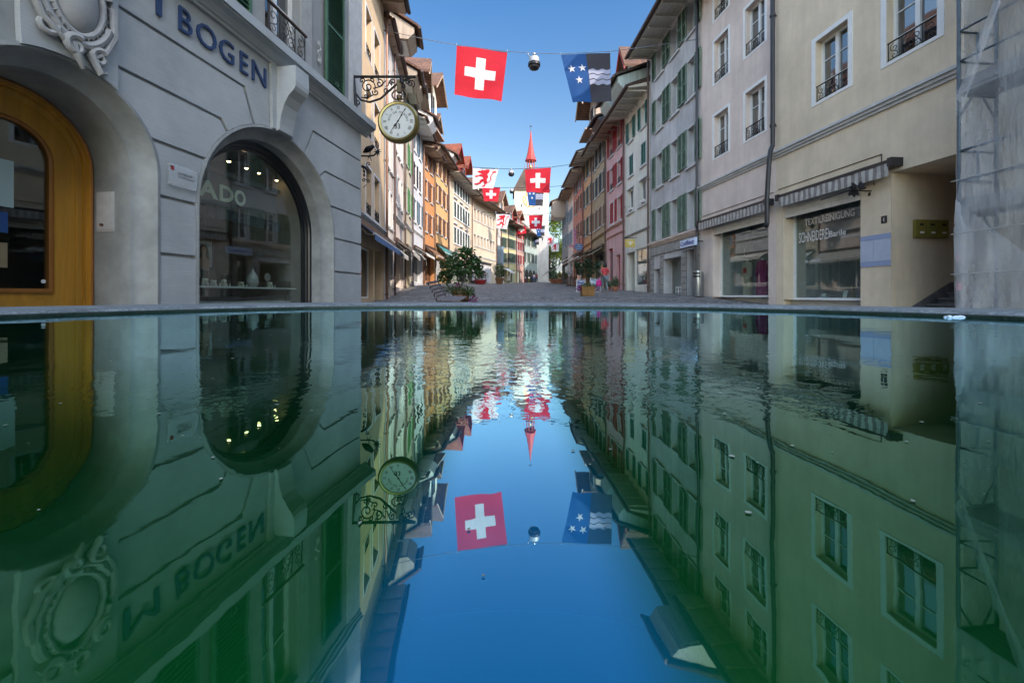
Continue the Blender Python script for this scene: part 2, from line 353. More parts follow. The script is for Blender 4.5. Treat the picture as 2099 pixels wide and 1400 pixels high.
nt.links.new(bn.outputs[0], gl.inputs['Normal']); nt.links.new(bn.outputs[0], lw.inputs['Normal'])
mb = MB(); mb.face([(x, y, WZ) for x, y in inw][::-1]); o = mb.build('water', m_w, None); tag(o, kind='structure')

# ------------------------------------------------------------------ facade tools
class House:
    def __init__(s, name, A, B, side, zt, label, cat='house', group=None, wall=None, depth=9, base=None):
        s.A, s.B = Vector(A), Vector(B); d = s.B-s.A; s.W = d.length; d.normalize(); s.d = d
        s.N = Vector((d.y, -d.x)) if side == 'L' else Vector((-d.y, d.x)); s.side = side
        g = min(gz(*A), gz(*B)) if base is None else base
        s.root = empty(name, (A[0], A[1], g), math.atan2(d.y, d.x), label=label, cat=cat, group=group)
        s.F = Fr(s.root, -1 if side == 'L' else 1, g); s.zt, s.g, s.depth = zt, g, depth; s.holes = []; s.wall = wall
    def uv(s, px, py, n=0):
        D = ray(px, py); D2 = Vector((D.x, D.y)); p = s.A+s.N*n; t = p.dot(s.N)/D2.dot(s.N)
        return (D2*t-s.A).dot(s.d), D.z*t
    def u(s, px, n=0): return s.uv(px, HY, n)[0]
    def uY(s, Y): return (Y-s.A.y)/s.d.y
    def mb(s): return MB(s.F)
    def shell(s, ridge=4.5, pitch=.95, z0=None):       # walls with the openings cut out, gable body
        z0 = s.g-.35 if z0 is None else z0; mb = s.mb(); W, D, zt = s.W, s.depth, s.zt
        us = sorted({0, W}|{a for h in s.holes for a in h[:2] if 0 < a < W}); zs = sorted({z0, zt}|{a for h in s.holes for a in h[2:4]})
        for i in range(len(us)-1):
            for j in range(len(zs)-1):
                cu, cz = (us[i]+us[i+1])/2, (zs[j]+zs[j+1])/2
                if not any(h[0] < cu < h[1] and h[2] < cz < h[3] for h in s.holes):
                    mb.face([(us[i], 0, zs[j]), (us[i+1], 0, zs[j]), (us[i+1], 0, zs[j+1]), (us[i], 0, zs[j+1])])
        for a, b, c, d, dp in s.holes:
            mb.face([(a, 0, c), (a, -dp, c), (a, -dp, d), (a, 0, d)]); mb.face([(b, 0, c), (b, -dp, c), (b, -dp, d), (b, 0, d)])
            mb.face([(a, 0, c), (b, 0, c), (b, -dp, c), (a, -dp, c)]); mb.face([(a, 0, d), (b, 0, d), (b, -dp, d), (a, -dp, d)])
        zr = zt+ridge*pitch
        for u in (0, W): mb.face([(u, 0, z0), (u, 0, zt), (u, -ridge, zr), (u, -D, zt), (u, -D, z0)])
        mb.face([(0, -D, z0), (W, -D, z0), (W, -D, zt), (0, -D, zt)])
        mb.build('wall', s.wall)
    def roof(s, o=1.1, ridge=4.5, pitch=.95, mat='tile', soffit='soffit', gutter='gutter', e0=.05, e1=.05):
        W, zt, D = s.W, s.zt, s.depth; ze = zt-.02; zr = zt+ridge*pitch+.06; u0, u1 = -e0, W+e1
        mb = s.mb(); zo = zt+.12-o*.25
        mb.prof([(o, zo), (o, zo+.14), (0, zt+.40), (-ridge, zr+.2), (-D-.3, zt+.1), (-D-.3, zt-.05), (-ridge, zr), (0, zt+.14)], u0, u1); mb.build('roof', mat)
        mb = s.mb(); mb.prof([(.003, zt-.10), (o-.05, zo-.06), (o-.05, zo-.002), (.003, zt+.12)], u0+.004, u1-.004)
        for i in range(int(W/.8)+1):
            u = u0+.2+i*.8
            if u < u1-.2: mb.box(u, u+.09, .01, o-.1, zo-.14, zo-.07)
        mb.build('soffit', soffit)
        mb = s.mb(); mb.tube([(u0, o+.07, zo+.03), (u1, o+.07, zo+.03)], .085, 8); mb.build('gutter', gutter)
    def pipe(s, u, z1, z0=None, n=.12, mat='gutter', r=.055):
        z0 = s.g-.1 if z0 is None else z0; mb = s.mb(); mb.tube([(u, n, z0), (u, n, z1)], r, 8)
        for z in (z0+.6, (z0+z1)/2, z1-.8): mb.lathe([(r*1.35, -.04), (r*1.35, .04)], (u, n, z), 8); mb.box(u-.015, u+.015, 0, n, z-.01, z+.01)
        mb.build('downpipe', mat)
    def louvre(s, mb, u0, u1, z0, z1, n=.04, t=.04, ang=0):
        w = .05; mb.box(u0, u0+w, n, n+t, z0, z1); mb.box(u1-w, u1, n, n+t, z0, z1)
        for z in (z0, (z0+z1)/2-w/2, z1-w): mb.box(u0+w, u1-w, n, n+t, z, z+w)
        N = max(6, int((z1-z0)/.075)); mb.face([(u0+w, n+.003, z0), (u1-w, n+.003, z0), (u1-w, n+.003, z1), (u0+w, n+.003, z1)])
        for i in range(N):
            z = z0+w+(z1-z0-2*w)*(i+.2)/N; h = (z1-z0-2*w)/N*.72
            mb.face([(u0+w, n+t*.95, z), (u1-w, n+t*.95, z), (u1-w, n+.006, z+h), (u0+w, n+.006, z+h)])
    def window(s, u0, u1, z0, z1, dp=.2, frame='white', trim='trim', tw=.13, sill=True, sh=None, shw=None, closed=False, rail=False, bars=1, glass='glass', simple=False, mull=True, half=None, trimn=.025, cut=True):
        if cut: s.holes.append((u0, u1, z0, z1, dp))
        mb = s.mb(); a = .06; n0, n1 = -dp+.005, -dp+.065
        mb.box(u0, u0+a, n0, n1, z0, z1); mb.box(u1-a, u1, n0, n1, z0, z1); mb.box(u0+a, u1-a, n0, n1, z0, z0+a); mb.box(u0+a, u1-a, n0, n1, z1-a, z1)
        uc = (u0+u1)/2
        if mull: mb.box(uc-.045, uc+.045, n0, n1+.01, z0+a, z1-a)
        for k in range(bars):
            z = z0+(z1-z0)*(k+1)/(bars+1)
            for (p, q) in (((u0+a, uc-.045), (uc+.045, u1-a)) if mull else ((u0+a, u1-a),)): mb.box(p, q, n0+.01, n1-.02, z-.012, z+.012)
        w = mb.build('window', frame)
        mb = s.mb(); mb.box(u0+.01, u1-.01, -dp-.01, -dp+.02, z0+.01, z1-.01); mb.build('pane', glass, w)
        if trim:
            mb = s.mb(); e = .002; mb.box(u0-tw, u0, e-.01, trimn, z0-tw*.6, z1+tw); mb.box(u1, u1+tw, e-.01, trimn, z0-tw*.6, z1+tw); mb.box(u0, u1, e-.01, trimn, z1, z1+tw)
            mb.box(u0, u1, e-.01, trimn, z0-tw*.6, z0); mb.build('surround', trim, w)
        if sill:
            mb = s.mb(); mb.box(u0-.12, u1+.12, -.01, .09, z0-.16, z0-.085); mb.build('sill', trim or 'trim', w)
        if sh:
            q = shw or (u1-u0)/2
            if closed:
                for p in ((u0, uc-.005), (uc+.005, u1)): mb = s.mb(); s.louvre(mb, p[0], p[1], z0, z1, n=-.05); mb.build('shutter', sh, w)
            else:
                for k, p in enumerate(((u0-q-.02, u0-.02), (u1+.02, u1+q+.02))):
                    if half is not None and k != half: continue
                    mb = s.mb(); s.louvre(mb, p[0], p[1], z0-.02, z1+.02, n=trimn+.02); mb.build('shutter', sh, w)
        if rail: s.rail(u0, u1, z0, .42, w)
        return w
    def rail(s, u0, u1, z0, h, w, n=-.03, fancy=True, r=.011, top=None):
        mb = s.mb(); mb.tube([(u0, n, z0+h), (u1, n, z0+h)], top or r*1.6, 6); mb.tube([(u0, n, z0+.05), (u1, n, z0+.05)], r, 6)
        L = u1-u0; uc = (u0+u1)/2
        for u in (u0+.015, uc-L*.2, uc+L*.2, u1-.015): mb.tube([(u, n, z0), (u, n, z0+h)], r, 5)
        for sg in (-1, 1):
            for c, rr, a0, hd in (((uc+sg*L*.09, z0+h*.62), h*.26, 0, sg), ((uc+sg*L*.1, z0+h*.28), h*.2, math.pi, -sg), ((uc+sg*L*.36, z0+h*.66), h*.24, 0, sg), ((uc+sg*L*.36, z0+h*.27), h*.2, math.pi, -sg)):
                mb.tube([(a, n, b) for a, b in scroll(c, rr, 1.25, a0, 14, hd)], r*.75, 4)
        mb.tube([(uc-L*.2, n, z0+.06), (uc, n, z0+h-.03), (uc+L*.2, n, z0+.06)], r*.8, 4)
        mb.build('railing', 'iron', w)
    def eavebox(s, u0, u1, z0, z1o, z1i, out, mat='board', bot='soffit', roofm='tile', name='eave_bay'):
        mb = s.mb(); P = [(0, z0), (out-.3, z0), (out-.02, z0+.3), (out, z1o), (0, z1i)]; mb.prof(P, u0, u1)
        k = 0.0
        o = mb.build(name, mat)
        mb = s.mb(); mb.box(u0+.12, u1-.12, .15, out-.4, z0-.04, z0-.002); mb.build('soffit_panel', bot, o)
        mb = s.mb(); mb.prof([(-.3, z1i+.22), (out+.2, z1o-.02), (out+.2, z1o+.10), (-.3, z1i+.36)], u0-.15, u1+.15); mb.build('bay_roof', roofm, o)
        mb = s.mb(); mb.tube([(u0-.1, out+.24, z1o), (u1+.1, out+.24, z1o)], .08, 8); mb.build('gutter', 'gutter', o)
    def dormer(s, u0, u1, z0, z1, nf=.3, nb=-4, rh=1.0, ov=.7, wall='offwhite', roofm='tile', trim='soffitb', win=True, under=True):
        mb = s.mb(); mb.box(u0, u1, nb, nf, z0, z1); uc = (u0+u1)/2; zr = z1+rh
        mb.prism([(u0, z1+.002), (u1, z1+.002), (uc, zr)], nb, nf); o = mb.build('dormer', wall)
        mb = s.mb(); e = .35; sl = rh/((u1-u0)/2); mb.prism([(u0-e, z1-e*sl), (uc, zr), (u1+e, z1-e*sl), (u1+e, z1-e*sl+.16), (uc, zr+.18), (u0-e, z1-e*sl+.16)], nb, nf+ov); mb.build('dormer_roof', roofm, o)
        for sg in (-1, 1):
            mb = s.mb(); a, b = (u0-e, uc) if sg < 0 else (uc, u1+e); za, zb = (z1-e*sl-.14, zr-.14) if sg < 0 else (zr-.14, z1-e*sl-.14)
            mb.prism([(a, za), (b, zb), (b, zb+.13), (a, za+.13)], nf+ov-.06, nf+ov+.02); mb.build('barge_board', trim, o)
        if under: mb = s.mb(); mb.box(u0-.1, u1+.1, nf-.02, nf+ov*.75, z0-.02, z0+.12); mb.build('dormer_ledge', trim, o)
        if win:
            mb = s.mb(); a, b = u0+(u1-u0)*.28, u1-(u1-u0)*.28; mb.box(a, b, nf, nf+.05, z0+.35, z1-.05); f = mb.build('window', 'white', o)
            mb = s.mb(); mb.box(a+.06, (a+b)/2-.03, nf+.05, nf+.06, z0+.41, z1-.11); mb.box((a+b)/2+.03, b-.06, nf+.05, nf+.06, z0+.41, z1-.11); mb.build('pane', 'glass', o)
    def band(s, z0, z1, n, mat='trim', name='cornice', u0=None, u1=None, steps=3):
        u0 = 0 if u0 is None else u0; u1 = s.W if u1 is None else u1; mb = s.mb(); h = (z1-z0)/steps
        P = [(0, z0)]
        for i in range(steps): P += [(n*(i+1)/steps, z0+h*i), (n*(i+1)/steps, z0+h*(i+1)*.98)]
        P += [(0, z1)]; mb.prof(P, u0, u1); return mb.build(name, mat)
    def shop(s, u0, u1, z0, z1, dp=.35, frame='white', room='room', roomd=2.2, glass='clear', fw=.07, mulls=(), sillm=None, back=True):
        s.holes.append((u0, u1, z0, z1, dp)); mb = s.mb(); n0, n1 = -dp, -dp+.07
        mb.box(u0, u0+fw, n0, n1, z0, z1); mb.box(u1-fw, u1, n0, n1, z0, z1); mb.box(u0+fw, u1-fw, n0, n1, z1-fw, z1); mb.box(u0+fw, u1-fw, n0, n1, z0, z0+fw)
        for m_ in mulls: uu = u0+(u1-u0)*m_; mb.box(uu-fw/2, uu+fw/2, n0, n1, z0+fw, z1-fw)
        w = mb.build('shop_window', frame)
        mb = s.mb(); mb.box(u0+.01, u1-.01, n0+.02, n0+.03, z0+.01, z1-.01); mb.build('pane', glass, w)
        if back:
            mb = s.mb(); r = roomd; a, b, c, d = u0+.01, u1-.01, z0-.02, z1+.2
            mb.face([(a, -r, c), (b, -r, c), (b, -r, d), (a, -r, d)]); mb.face([(a, n0, c), (a, -r, c), (a, -r, d), (a, n0, d)]); mb.face([(b, n0, c), (b, -r, c), (b, -r, d), (b, n0, d)])
            mb.face([(a, n0, c), (b, n0, c), (b, -r, c), (a, -r, c)]); mb.face([(a, n0, d), (b, n0, d), (b, -r, d), (a, -r, d)]); mb.build('shop_interior', room, w)
        return w
    def door(s, u0, u1, z0, z1, mat='dwood', dp=.35, glass=True):
        s.holes.append((u0, u1, z0, z1, dp)); mb = s.mb(); w = u1-u0
        mb.box(u0, u1, -dp-.05, -dp, z0, z1); mb.box(u0+.12, u1-.12, -dp, -dp+.03, z0+.15, z0+.75); d = mb.build('door', mat)
        if glass: mb = s.mb(); mb.box(u0+.14, u1-.14, -dp, -dp+.015, z0+.9, z1-.2); mb.build('pane', 'glass', d)
        mb = s.mb(); mb.tube([(u0+.08, -dp+.07, z0+.95), (u0+.08, -dp+.07, z0+1.15)], .015, 6); mb.build('handle', 'iron', d)
    def awning(s, u0, u1, z, out, drop, mat='offwhite', case='dgutter', val=.2, n0=.05, name='awning', valm=None):
        mb = s.mb(); mb.box(u0, u1, n0, n0+.16, z, z+.16); o = mb.build(name, case)
        mb = s.mb(); a, b = (n0+.1, z+.03), (n0+out, z-drop); mb.prof([a, b, (b[0], b[1]-.02), (a[0], a[1]-.02)], u0+.04, u1-.04); mb.build('fabric', mat, o)
        mb = s.mb(); mb.box(u0+.03, u1-.03, b[0]-.01, b[0]+.04, b[1]-.05, b[1]+.02)
        for u in (u0+.3, u1-.3): mb.tube([(u, n0+.05, z-.03), ((u), n0+out*.5, z-drop*.6-.12), (u, b[0], b[1]-.03)], .02, 6)
        mb.build('arm', 'white', o)
        if val:
            mb = s.mb(); N = int((u1-u0)/.14); 
            for i in range(N):
                p = u0+.04+(u1-u0-.08)*i/N; q = u0+.04+(u1-u0-.08)*(i+1)/N; k = .012*(1 if i % 2 else -1); mb.cur = i % 2 if valm else 0
                mb.face([(p, b[0]+.045+k, b[1]-.03), (q, b[0]+.045-k, b[1]-.03), (q, b[0]+.05-k, b[1]-val), ((p+q)/2, b[0]+.05, b[1]-val-.03), (p, b[0]+.05+k, b[1]-val)])
            mb.build('valance', valm or mat, o)
        return o
def text_mesh(body, bold=0.0, space=1.0):
    c = bpy.data.curves.new('txt', 'FONT'); c.body = body; c.size = 1; c.offset = bold; c.space_character = space; c.resolution_u = 3
    o = bpy.data.objects.new('txt', c); col.objects.link(o); dg = bpy.context.evaluated_depsgraph_get(); me = bpy.data.meshes.new_from_object(o.evaluated_get(dg))
    V = [tuple(v.co) for v in me.vertices]; Fc = [tuple(p.vertices) for p in me.polygons]; bpy.data.objects.remove(o); bpy.data.curves.remove(c); bpy.data.meshes.remove(me)
    return V, Fc
def text_on(F, body, u0, u1, z0, z1, n, mat, name='lettering', parent='root', th=.02, bold=.0, space=1.0, both=False, shear=0):
    V, Fc = text_mesh(body, bold, space); xs = [v[0] for v in V]; ys = [v[1] for v in V]; x0, x1, y0, y1 = min(xs), max(xs), min(ys), max(ys)
    mb = MB(F)
    def put(nn):
        k = len(mb.v)
        for x, y, _ in V:
            t, q = (x-x0)/(x1-x0), (y-y0)/(y1-y0); mb.v.append(F.P(u0+(u1-u0)*t+shear*q, nn, z0+(z1-z0)*q))
        for f in Fc: mb.f.append(tuple(k+i for i in f)); mb.mi.append(0)
        return k
    k1_ = put(n+th)
    if th > .004:
        k0 = len(mb.v); put(n); cnt = {}
        for f in Fc:
            for a, b in zip(f, f[1:]+f[:1]): cnt[(a, b)] = cnt.get((a, b), 0)+1
        for (a, b) in cnt:
            if (b, a) not in cnt: mb.f.append((k1_+a, k1_+b, k0+b, k0+a)); mb.mi.append(0)
    return mb.build(name, mat, parent)

# ------------------------------------------------------------------ corner building with the two arches (left foreground)
def XL(Y): return -5+.1428*Y
m_sand, nt, b = new('grey_ashlar'); v = coords(nt)
base = ramp(nt, noise(nt, v, 1.1, 6, .65), [(.3, (.32, .345, .355)), (.7, (.45, .475, .485))])
vs = coords(nt, (1, 1, 24)); base = mix(nt, 1., base, ramp(nt, noise(nt, vs, 3.5, 3), [(.35, (.93, .93, .93)), (.65, (1.04, 1.04, 1.04))]), 'MULTIPLY')
nt.links.new(base, b.inputs['Base Color']); b.inputs['Roughness'].default_value = .85; bump(nt, b, noise(nt, v, 60, 4), .35, .003)
MT['sand'] = m_sand; MT['cove'] = plain('worn_arch_stone', (.28, .295, .29), .85, var=.25, scale=2.5, bmp=.003)
MT['upper'] = stucco('grey_upper_wall', (.30, .31, .31), gs=55, stain=.15)
CB = House('corner_building', (XL(-9), -9), (XL(9.7), 9.7), 'L', 11.4, 'grey stone corner building with arched shop window, arched door and dark blue letters', 'building', wall='upper', depth=10, base=-.75)
F = CB.F; U = CB.uY
uc2, zc2, R2 = U(7.01), 1.22, 1.56; uc1, zc1, R1 = U(4.03), 1.46, .87
arches = [(uc1, zc1, R1), (uc2, zc2, R2), (U(.6), 1.22, 1.56), (U(-3.6), 1.22, 1.56)]
mb = CB.mb(); us = sorted({0, CB.W}|{c+r*math.cos(math.pi*i/28) for c, z, r in arches for i in range(29)})
for a, b_ in zip(us, us[1:]):
    lo = [-.95, -.95]; 
    for c, z, r in arches:
        if abs((a+b_)/2-c) < r: lo = [z+math.sqrt(max(0, r*r-(q-c)**2)) for q in (a, b_)]
    mb.face([(a, -.035, lo[0]), (b_, -.035, lo[1]), (b_, -.035, 3.9), (a, -.035, 3.9)])
for u in (0, CB.W): mb.face([(u, -.035, -.95), (u, -.035, 3.95), (u, -10, 3.95), (u, -10, -.95)])
mb.face([(0, -10, -.95), (CB.W, -10, -.95), (CB.W, -10, 3.95), (0, -10, 3.95)])
mb.build('ground_floor_wall', 'cove')
def arc(c, z, r, a0, a1, n=14): return [(c+r*math.cos(R(a0+(a1-a0)*i/n)), z+r*math.sin(R(a0+(a1-a0)*i/n))) for i in range(n+1)]
def angz(z, zc, r): return math.degrees(math.asin(max(-1, min(1, (z-zc)/r))))
B2, B1 = R2+.055, R1+.05; g = .022
LV = [-.8, .51, 1.215, 1.87, 2.53, 3.2, 3.87]
mb = CB.mb(); blk = lambda P: mb.prism(P, -.036, 0)
uR = CB.W; k1r = uc1+.43; k1l = uc1-.37          # keystone of the door
for i in range(2):                               # straight courses
    z0, z1 = LV[i]+g, LV[i+1]-g
    blk([(uc1+B1, z0), (uc2-B2, z0), (uc2-B2, z1), (uc1+B1, z1)]); blk([(uc2+B2, z0), (uR, z0), (uR, z1), (uc2+B2, z1)])
    blk([(U(.6)+B2, z0), (uc1-B1, z0), (uc1-B1, z1), (U(.6)+B2, z1)]); blk([(U(-3.6)+B2, z0), (U(.6)-B2, z0), (U(.6)-B2, z1), (U(-3.6)+B2, z1)])
# course 1.215 - 1.87
z0, z1 = LV[2]+g, LV[3]-g
L1a = [(uc1+B1, z0)]; R1a = arc(uc1, zc1, B1, 0, angz(z1, zc1, B1), 8)
blk([(uc1+B1, z0), (uc2-B2, z0)]+arc(uc2, zc2, B2, 180, 180-angz(z1, zc2, B2), 8)[1:]+R1a[::-1])
blk([(uc2+B2, z0), (uR, z0), (uR, z1)]+arc(uc2, zc2, B2, angz(z1, zc2, B2), 0, 8))
# course 1.87 - 2.53
z0, z1 = LV[3]+g, LV[4]-g; nA = (uc2-1.21-g, z1); nA2 = (uc2+1.27+g, z1)
k1 = (uc1+.43+g, z1)
blk(arc(uc2, zc2, B2, 180-angz(z0, zc2, B2), 134.5, 8)+[nA, k1]+arc(uc1, zc1, B1, 66, angz(z0, zc1, B1), 6))
blk(arc(uc2, zc2, B2, 46, angz(z0, zc2, B2), 8)+[(uR, z0), (uR, z1), nA2])
# course 2.53 - 3.2
z0, z1 = LV[4]+g, LV[5]-g
blk([(k1r+g, z0), (uc2-1.21+.01, z0)]+arc(uc2, zc2, B2, 132.5, 113, 8)+[(uc2-.80-g, z1), (k1r+g, z1)])
blk([(uR, z0), (uR, z1), (uc2+.90+g, z1)]+arc(uc2, zc2, B2, 65.5, 47.5, 8)+[(uc2+1.27, z0)])
# frieze, dipping to the arch beside its keystone
z0, z1 = LV[5]+g, LV[6]
blk([(k1r+g, z0), (uc2-.80+g, z0)]+arc(uc2, zc2, B2, 111, 99.5, 6)+[(uc2-.31, z1), (k1r+g, z1)])
blk([(uR, z0), (uR, z1), (uc2+.31, z1)]+arc(uc2, zc2, B2, 80.5, 67.5, 6)+[(uc2+.90-g, z0)])
blk([(0, z0), (k1l-g, z0), (k1l-g, z1), (0, z1)])
for zz0, zz1 in ((1.215, 1.87), (1.87, 2.53), (2.53, 3.2)):
    blk([(U(.6)+B2, zz0+g), (uc1-B1-.02, zz0+g), (min(uc1-B1, k1l)-.02, zz1-g), (U(.6)+B2, zz1-g)])
mb.build('ashlar_blocks', 'sand')
def sweep(mb, uc, zc, zb, prof, a0=0, a1=180, seg=30, jamb=True):
    cols = [(1, 0, zb)] if jamb else []
    dirs = [(math.cos(R(a0+(a1-a0)*i/seg)), math.sin(R(a0+(a1-a0)*i/seg)), None) for i in range(seg+1)]
    cols = ([(1, 0, zb)] if jamb else [])+dirs+([(-1, 0, zb)] if jamb else [])
    k = len(mb.v); m = len(prof)
    for dx, dz, z in cols:
        for r, n in prof: mb.v.append(mb.F.P(uc+dx*r, n, (zc+dz*r) if z is None else z))
    for i in range(len(cols)-1):
        for j in range(m-1): a = k+i*m+j; mb.f.append((a, a+1, a+m+1, a+m)); mb.mi.append(mb.cur)
for c, z, r in arches:
    mb = CB.mb(); d = .13 if r < 1 else .16; q = [(r+.052, -.036), (r+.05, .006), (r+.012, .012), (r, -.004)]
    q += [(r-d*(1-math.cos(R(t))), -.004-.19*math.sin(R(t))) for t in (15, 30, 45, 60, 75, 90)]
    q += [(r-d, -.21), (r-d, -.84 if r < 1 else -.40)]
    sweep(mb, c, z, -.9, q); mb.build('arch_moulding', 'cove', smooth=True)
# second arch keystone with console
mb = CB.mb(); mb.prism(arc(uc2, zc2, B2-.02, 99, 81, 6)+[(uc2+.29, 3.87), (uc2-.29, 3.87)], -.03, .05)
P = [(.04, 3.86), (.40, 3.86), (.41, 3.60), (.40, 3.52), (.37, 3.46), (.27, 3.36), (.19, 3.22), (.14, 3.05), (.11, 2.9), (.10, 2.80), (.04, 2.78)]
mb.prof(P, uc2-.17, uc2+.17); mb.build('keystone', 'sand')
mb = CB.mb(); mb.prism(arc(uc1, zc1, B1-.02, 113.5, 61.5, 10)+[(k1r, 2.55), (k1r+.01, 3.86), (k1l-.02, 3.86), (k1l, 2.5)], -.03, .035)
ks = mb.build('door_keystone', 'sand')
# cartouche
MT['carve'] = plain('carved_stone', (.36, .36, .355), .8, var=.12, bmp=.002)
mb = CB.mb(); cu, cz = uc1+.03, 2.98; seg, rg = 26, 9
k = len(mb.v)
for i in range(rg+1):
    t = i/rg*math.pi/2
    for j in range(seg): a = 2*math.pi*j/seg; mb.v.append(F.P(cu+.20*math.sin(t)*math.cos(a), .04+.11*math.cos(t), cz+.33*math.sin(t)*math.sin(a)-.02))
for i in range(rg):
    for j in range(seg): a = k+i*seg+j; b_ = k+i*seg+(j+1) % seg; mb.f.append((a, b_, b_+seg, a+seg)); mb.mi.append(0)
def ell(ru, rz, n, a0=0, a1=360, m=30): return [(cu+ru*math.cos(R(a0+(a1-a0)*i/m)), n, cz+rz*math.sin(R(a0+(a1-a0)*i/m))) for i in range(m+1)]
mb.tube(ell(.225, .37, .075), .03, 8, cap=False); mb.tube(ell(.30, .45, .06, 20, 160+180), .045, 8); mb.tube(ell(.33, .50, .05, 200, 385), .02, 6)
for j in range(36):
    a = R(j*10); ca, sa = math.cos(a), math.sin(a)
    mb.tube([(cu+.235*ca, .10, cz+.385*sa), (cu+.285*ca, .075, cz+.435*sa)], .009, 4)
for c_, r_, t_, a0, hd, n_ in (((-.24, -.42), .11, 1.2, .5, 1, .07), ((-.02, -.50), .10, 1.2, 2.4, -1, .09), ((.20, -.50), .09, 1.3, 2.8, -1, .07), ((.24, .36), .10, 1.2, 3.6, 1, .09), ((-.2, .43), .12, 1.3, -.6, -1, .09), ((.02, .50), .10, 1.1, 1.2, 1, .08), ((-.33, -.18), .07, 1.2, .5, 1, .06)):
    pts = scroll((cu+c_[0], cz+c_[1]), r_, t_, a0, 20, hd, .15); mb.tube([(a, n_, b_) for a, b_ in pts], .016, 7, .040)
for pts in ([(-.33, .06, .05), (-.36, .07, -.15), (-.28, .08, -.36), (-.10, .09, -.50), (.03, .08, -.58)], [(.33, .05, .1), (.34, .06, -.2), (.25, .07, -.42), (.12, .07, -.55)], [(-.05, .07, -.48), (0, .09, -.60), (.06, .06, -.68)], [(.12, .06, -.5), (.20, .08, -.66), (.27, .06, -.62)]):
    mb.tube([(cu+a, n_, cz+c) for a, n_, c in pts], .045, 7, .018)
mb.build('cartouche', 'carve', ks, smooth=True)
# cornice
mb = CB.mb(); P = [(0, 3.86), (.05, 3.86), (.05, 3.905), (.075, 3.91), (.10, 3.94), (.15, 3.985), (.215, 4.005), (.235, 4.005), (.235, 4.03), (.27, 4.03), (.27, 4.175), (.0, 4.23)]
mb.prof(P, -.1, CB.W+.22); mb.build('cornice', 'sand')
mb = CB.mb(); mb.prof([(0, 3.86), (.40, 3.86), (.44, 4.0), (.44, 4.03), (0, 4.03)], uc2-.2, uc2+.2)
# lettering
MT['navy'] = plain('navy_letters', (.018, .045, .13), .45, var=.1)
def let(ch, x0, x1, z0=3.39, z1=3.70):
    a, b_ = CB.u(x0), CB.u(x1); text_on(F, ch, a, b_, z0, z1, .004, 'navy', 'letter', CB.root, .028, bold=-.004)
for ch, a, b_ in (('B', 364, 391), ('O', 400.5, 441), ('G', 447.5, 477), ('E', 490, 506), ('N', 515, 543)): let(ch, a, b_)
for ch, a, b_ in (('M', 254, 328), ('A', 155, 235)): let(ch, a, b_)
for i, ch in enumerate('BOUTIQUE'): ww = .10 if ch == 'I' else .27; text_on(F, ch, U(.95)+i*.36, U(.95)+i*.36+ww*(.35 if ch == 'I' else 1), 3.39, 3.70, .004, 'navy', 'letter', CB.root, .028)
# upper floors
MT['relief'] = MT['trim']
for fz, fh, ri in ((4.28, 2.5, True), (7.75, 2.1, True)):
    for Yc in (7.06, 4.0, 1.0, -2.2, -5.4):
        a, b_ = U(Yc)-.47, U(Yc)+.44
        w_ = CB.window(a, b_, fz, fz+fh, dp=.22, tw=.30, trim='greytrim', trimn=.04, sill=False, bars=2, rail=False)
        for p in ((a-.98, a-.33), (b_+.70, b_+1.36)) if Yc == 7.06 and fz < 5 else ((a-.98, a-.33), (b_+.33, b_+.98)):
            mb = CB.mb(); CB.louvre(mb, p[0], p[1], fz-.02, fz+fh+.02, n=.05, t=.045)
            pts = scroll(((p[0]+p[1])/2, fz+.16), .07, 1.2, 0, 14); mb.tube([(x, .105, z) for x, z in pts], .008, 4)
            mb.build('shutter', 'green', w_)
        CB.rail(a-.02, b_+.02, fz, .50, w_, n=.10, r=.010)
        mb = CB.mb(); mb.tube([(a-.05, .10, fz+.52), (b_+.05, .10, fz+.52)], .026, 8); mb.build('handrail', 'dwood', w_)
        mb = CB.mb()
        for sg in (0,): 
            pts = [(b_+.52+.05*math.sin(t*3.3), .05, fz+.35+t*.11) for t in [i*.25 for i in range(13)]]; mb.tube(pts, .018, 6, .01)
            mb.tube([(x, .05, z) for x, z in scroll((b_+.52, fz+.36), .06, 1.3, 0, 14)], .014, 6); mb.tube([(x, .05, z) for x, z in scroll((b_+.52, fz+.68), .05, 1.3, 3, 14, -1)], .012, 6)
        mb.build('scroll_relief', 'relief', w_)
CB.band(7.2, 7.42, .12, 'trim', 'string_course')
mb = CB.mb(); mb.box(CB.W-.55, CB.W, 0, .02, 4.24, 11.2); mb.build('corner_pilaster', 'trim')
CB.shell(ridge=5, z0=3.9); CB.roof(o=.8, ridge=5, mat='tiled', soffit='soffitb')
# arched wooden door
MT['oak'] = wood('honey_oak_door', (.56, .27, .028), 2, .38, .28, 10); MT['oakd'] = wood('dark_oak_bead', (.36, .14, .022), 2, .4, .3, 10)
dr = tag(bpy.data.objects.new('arched_door', None), None); CBd = CB.mb()
mb = CB.mb(); sweep(mb, uc1, zc1, -.8, [(.74, -0.820), (.74, -0.720), (.735, -0.700), (.715, -0.690), (.70, -0.700)]); sweep(mb, uc1, zc1, .06, [(.395, -0.775), (.39, -0.750), (.375, -0.740), (.365, -0.755), (.35, -0.760), (.35, -0.820)])
mb.box(uc1-.39, uc1+.39, -0.820, -0.750, .035, .075); bpy.data.objects.remove(dr)
bead = None
mb2 = CB.mb(); sweep(mb2, uc1, zc1, -.8, [(.70, -0.700), (.69, -0.735), (.675, -0.740), (.66, -0.730), (.655, -0.755), (.60, -0.765), (.595, -0.775), (.395, -0.775), (.395, -0.820)]); mb2.box(uc1-.40, uc1+.40, -0.820, -0.775, -.8, .036)
mb2.box(uc1-.34, uc1+.34, -0.775, -0.760, -.7, -.05)
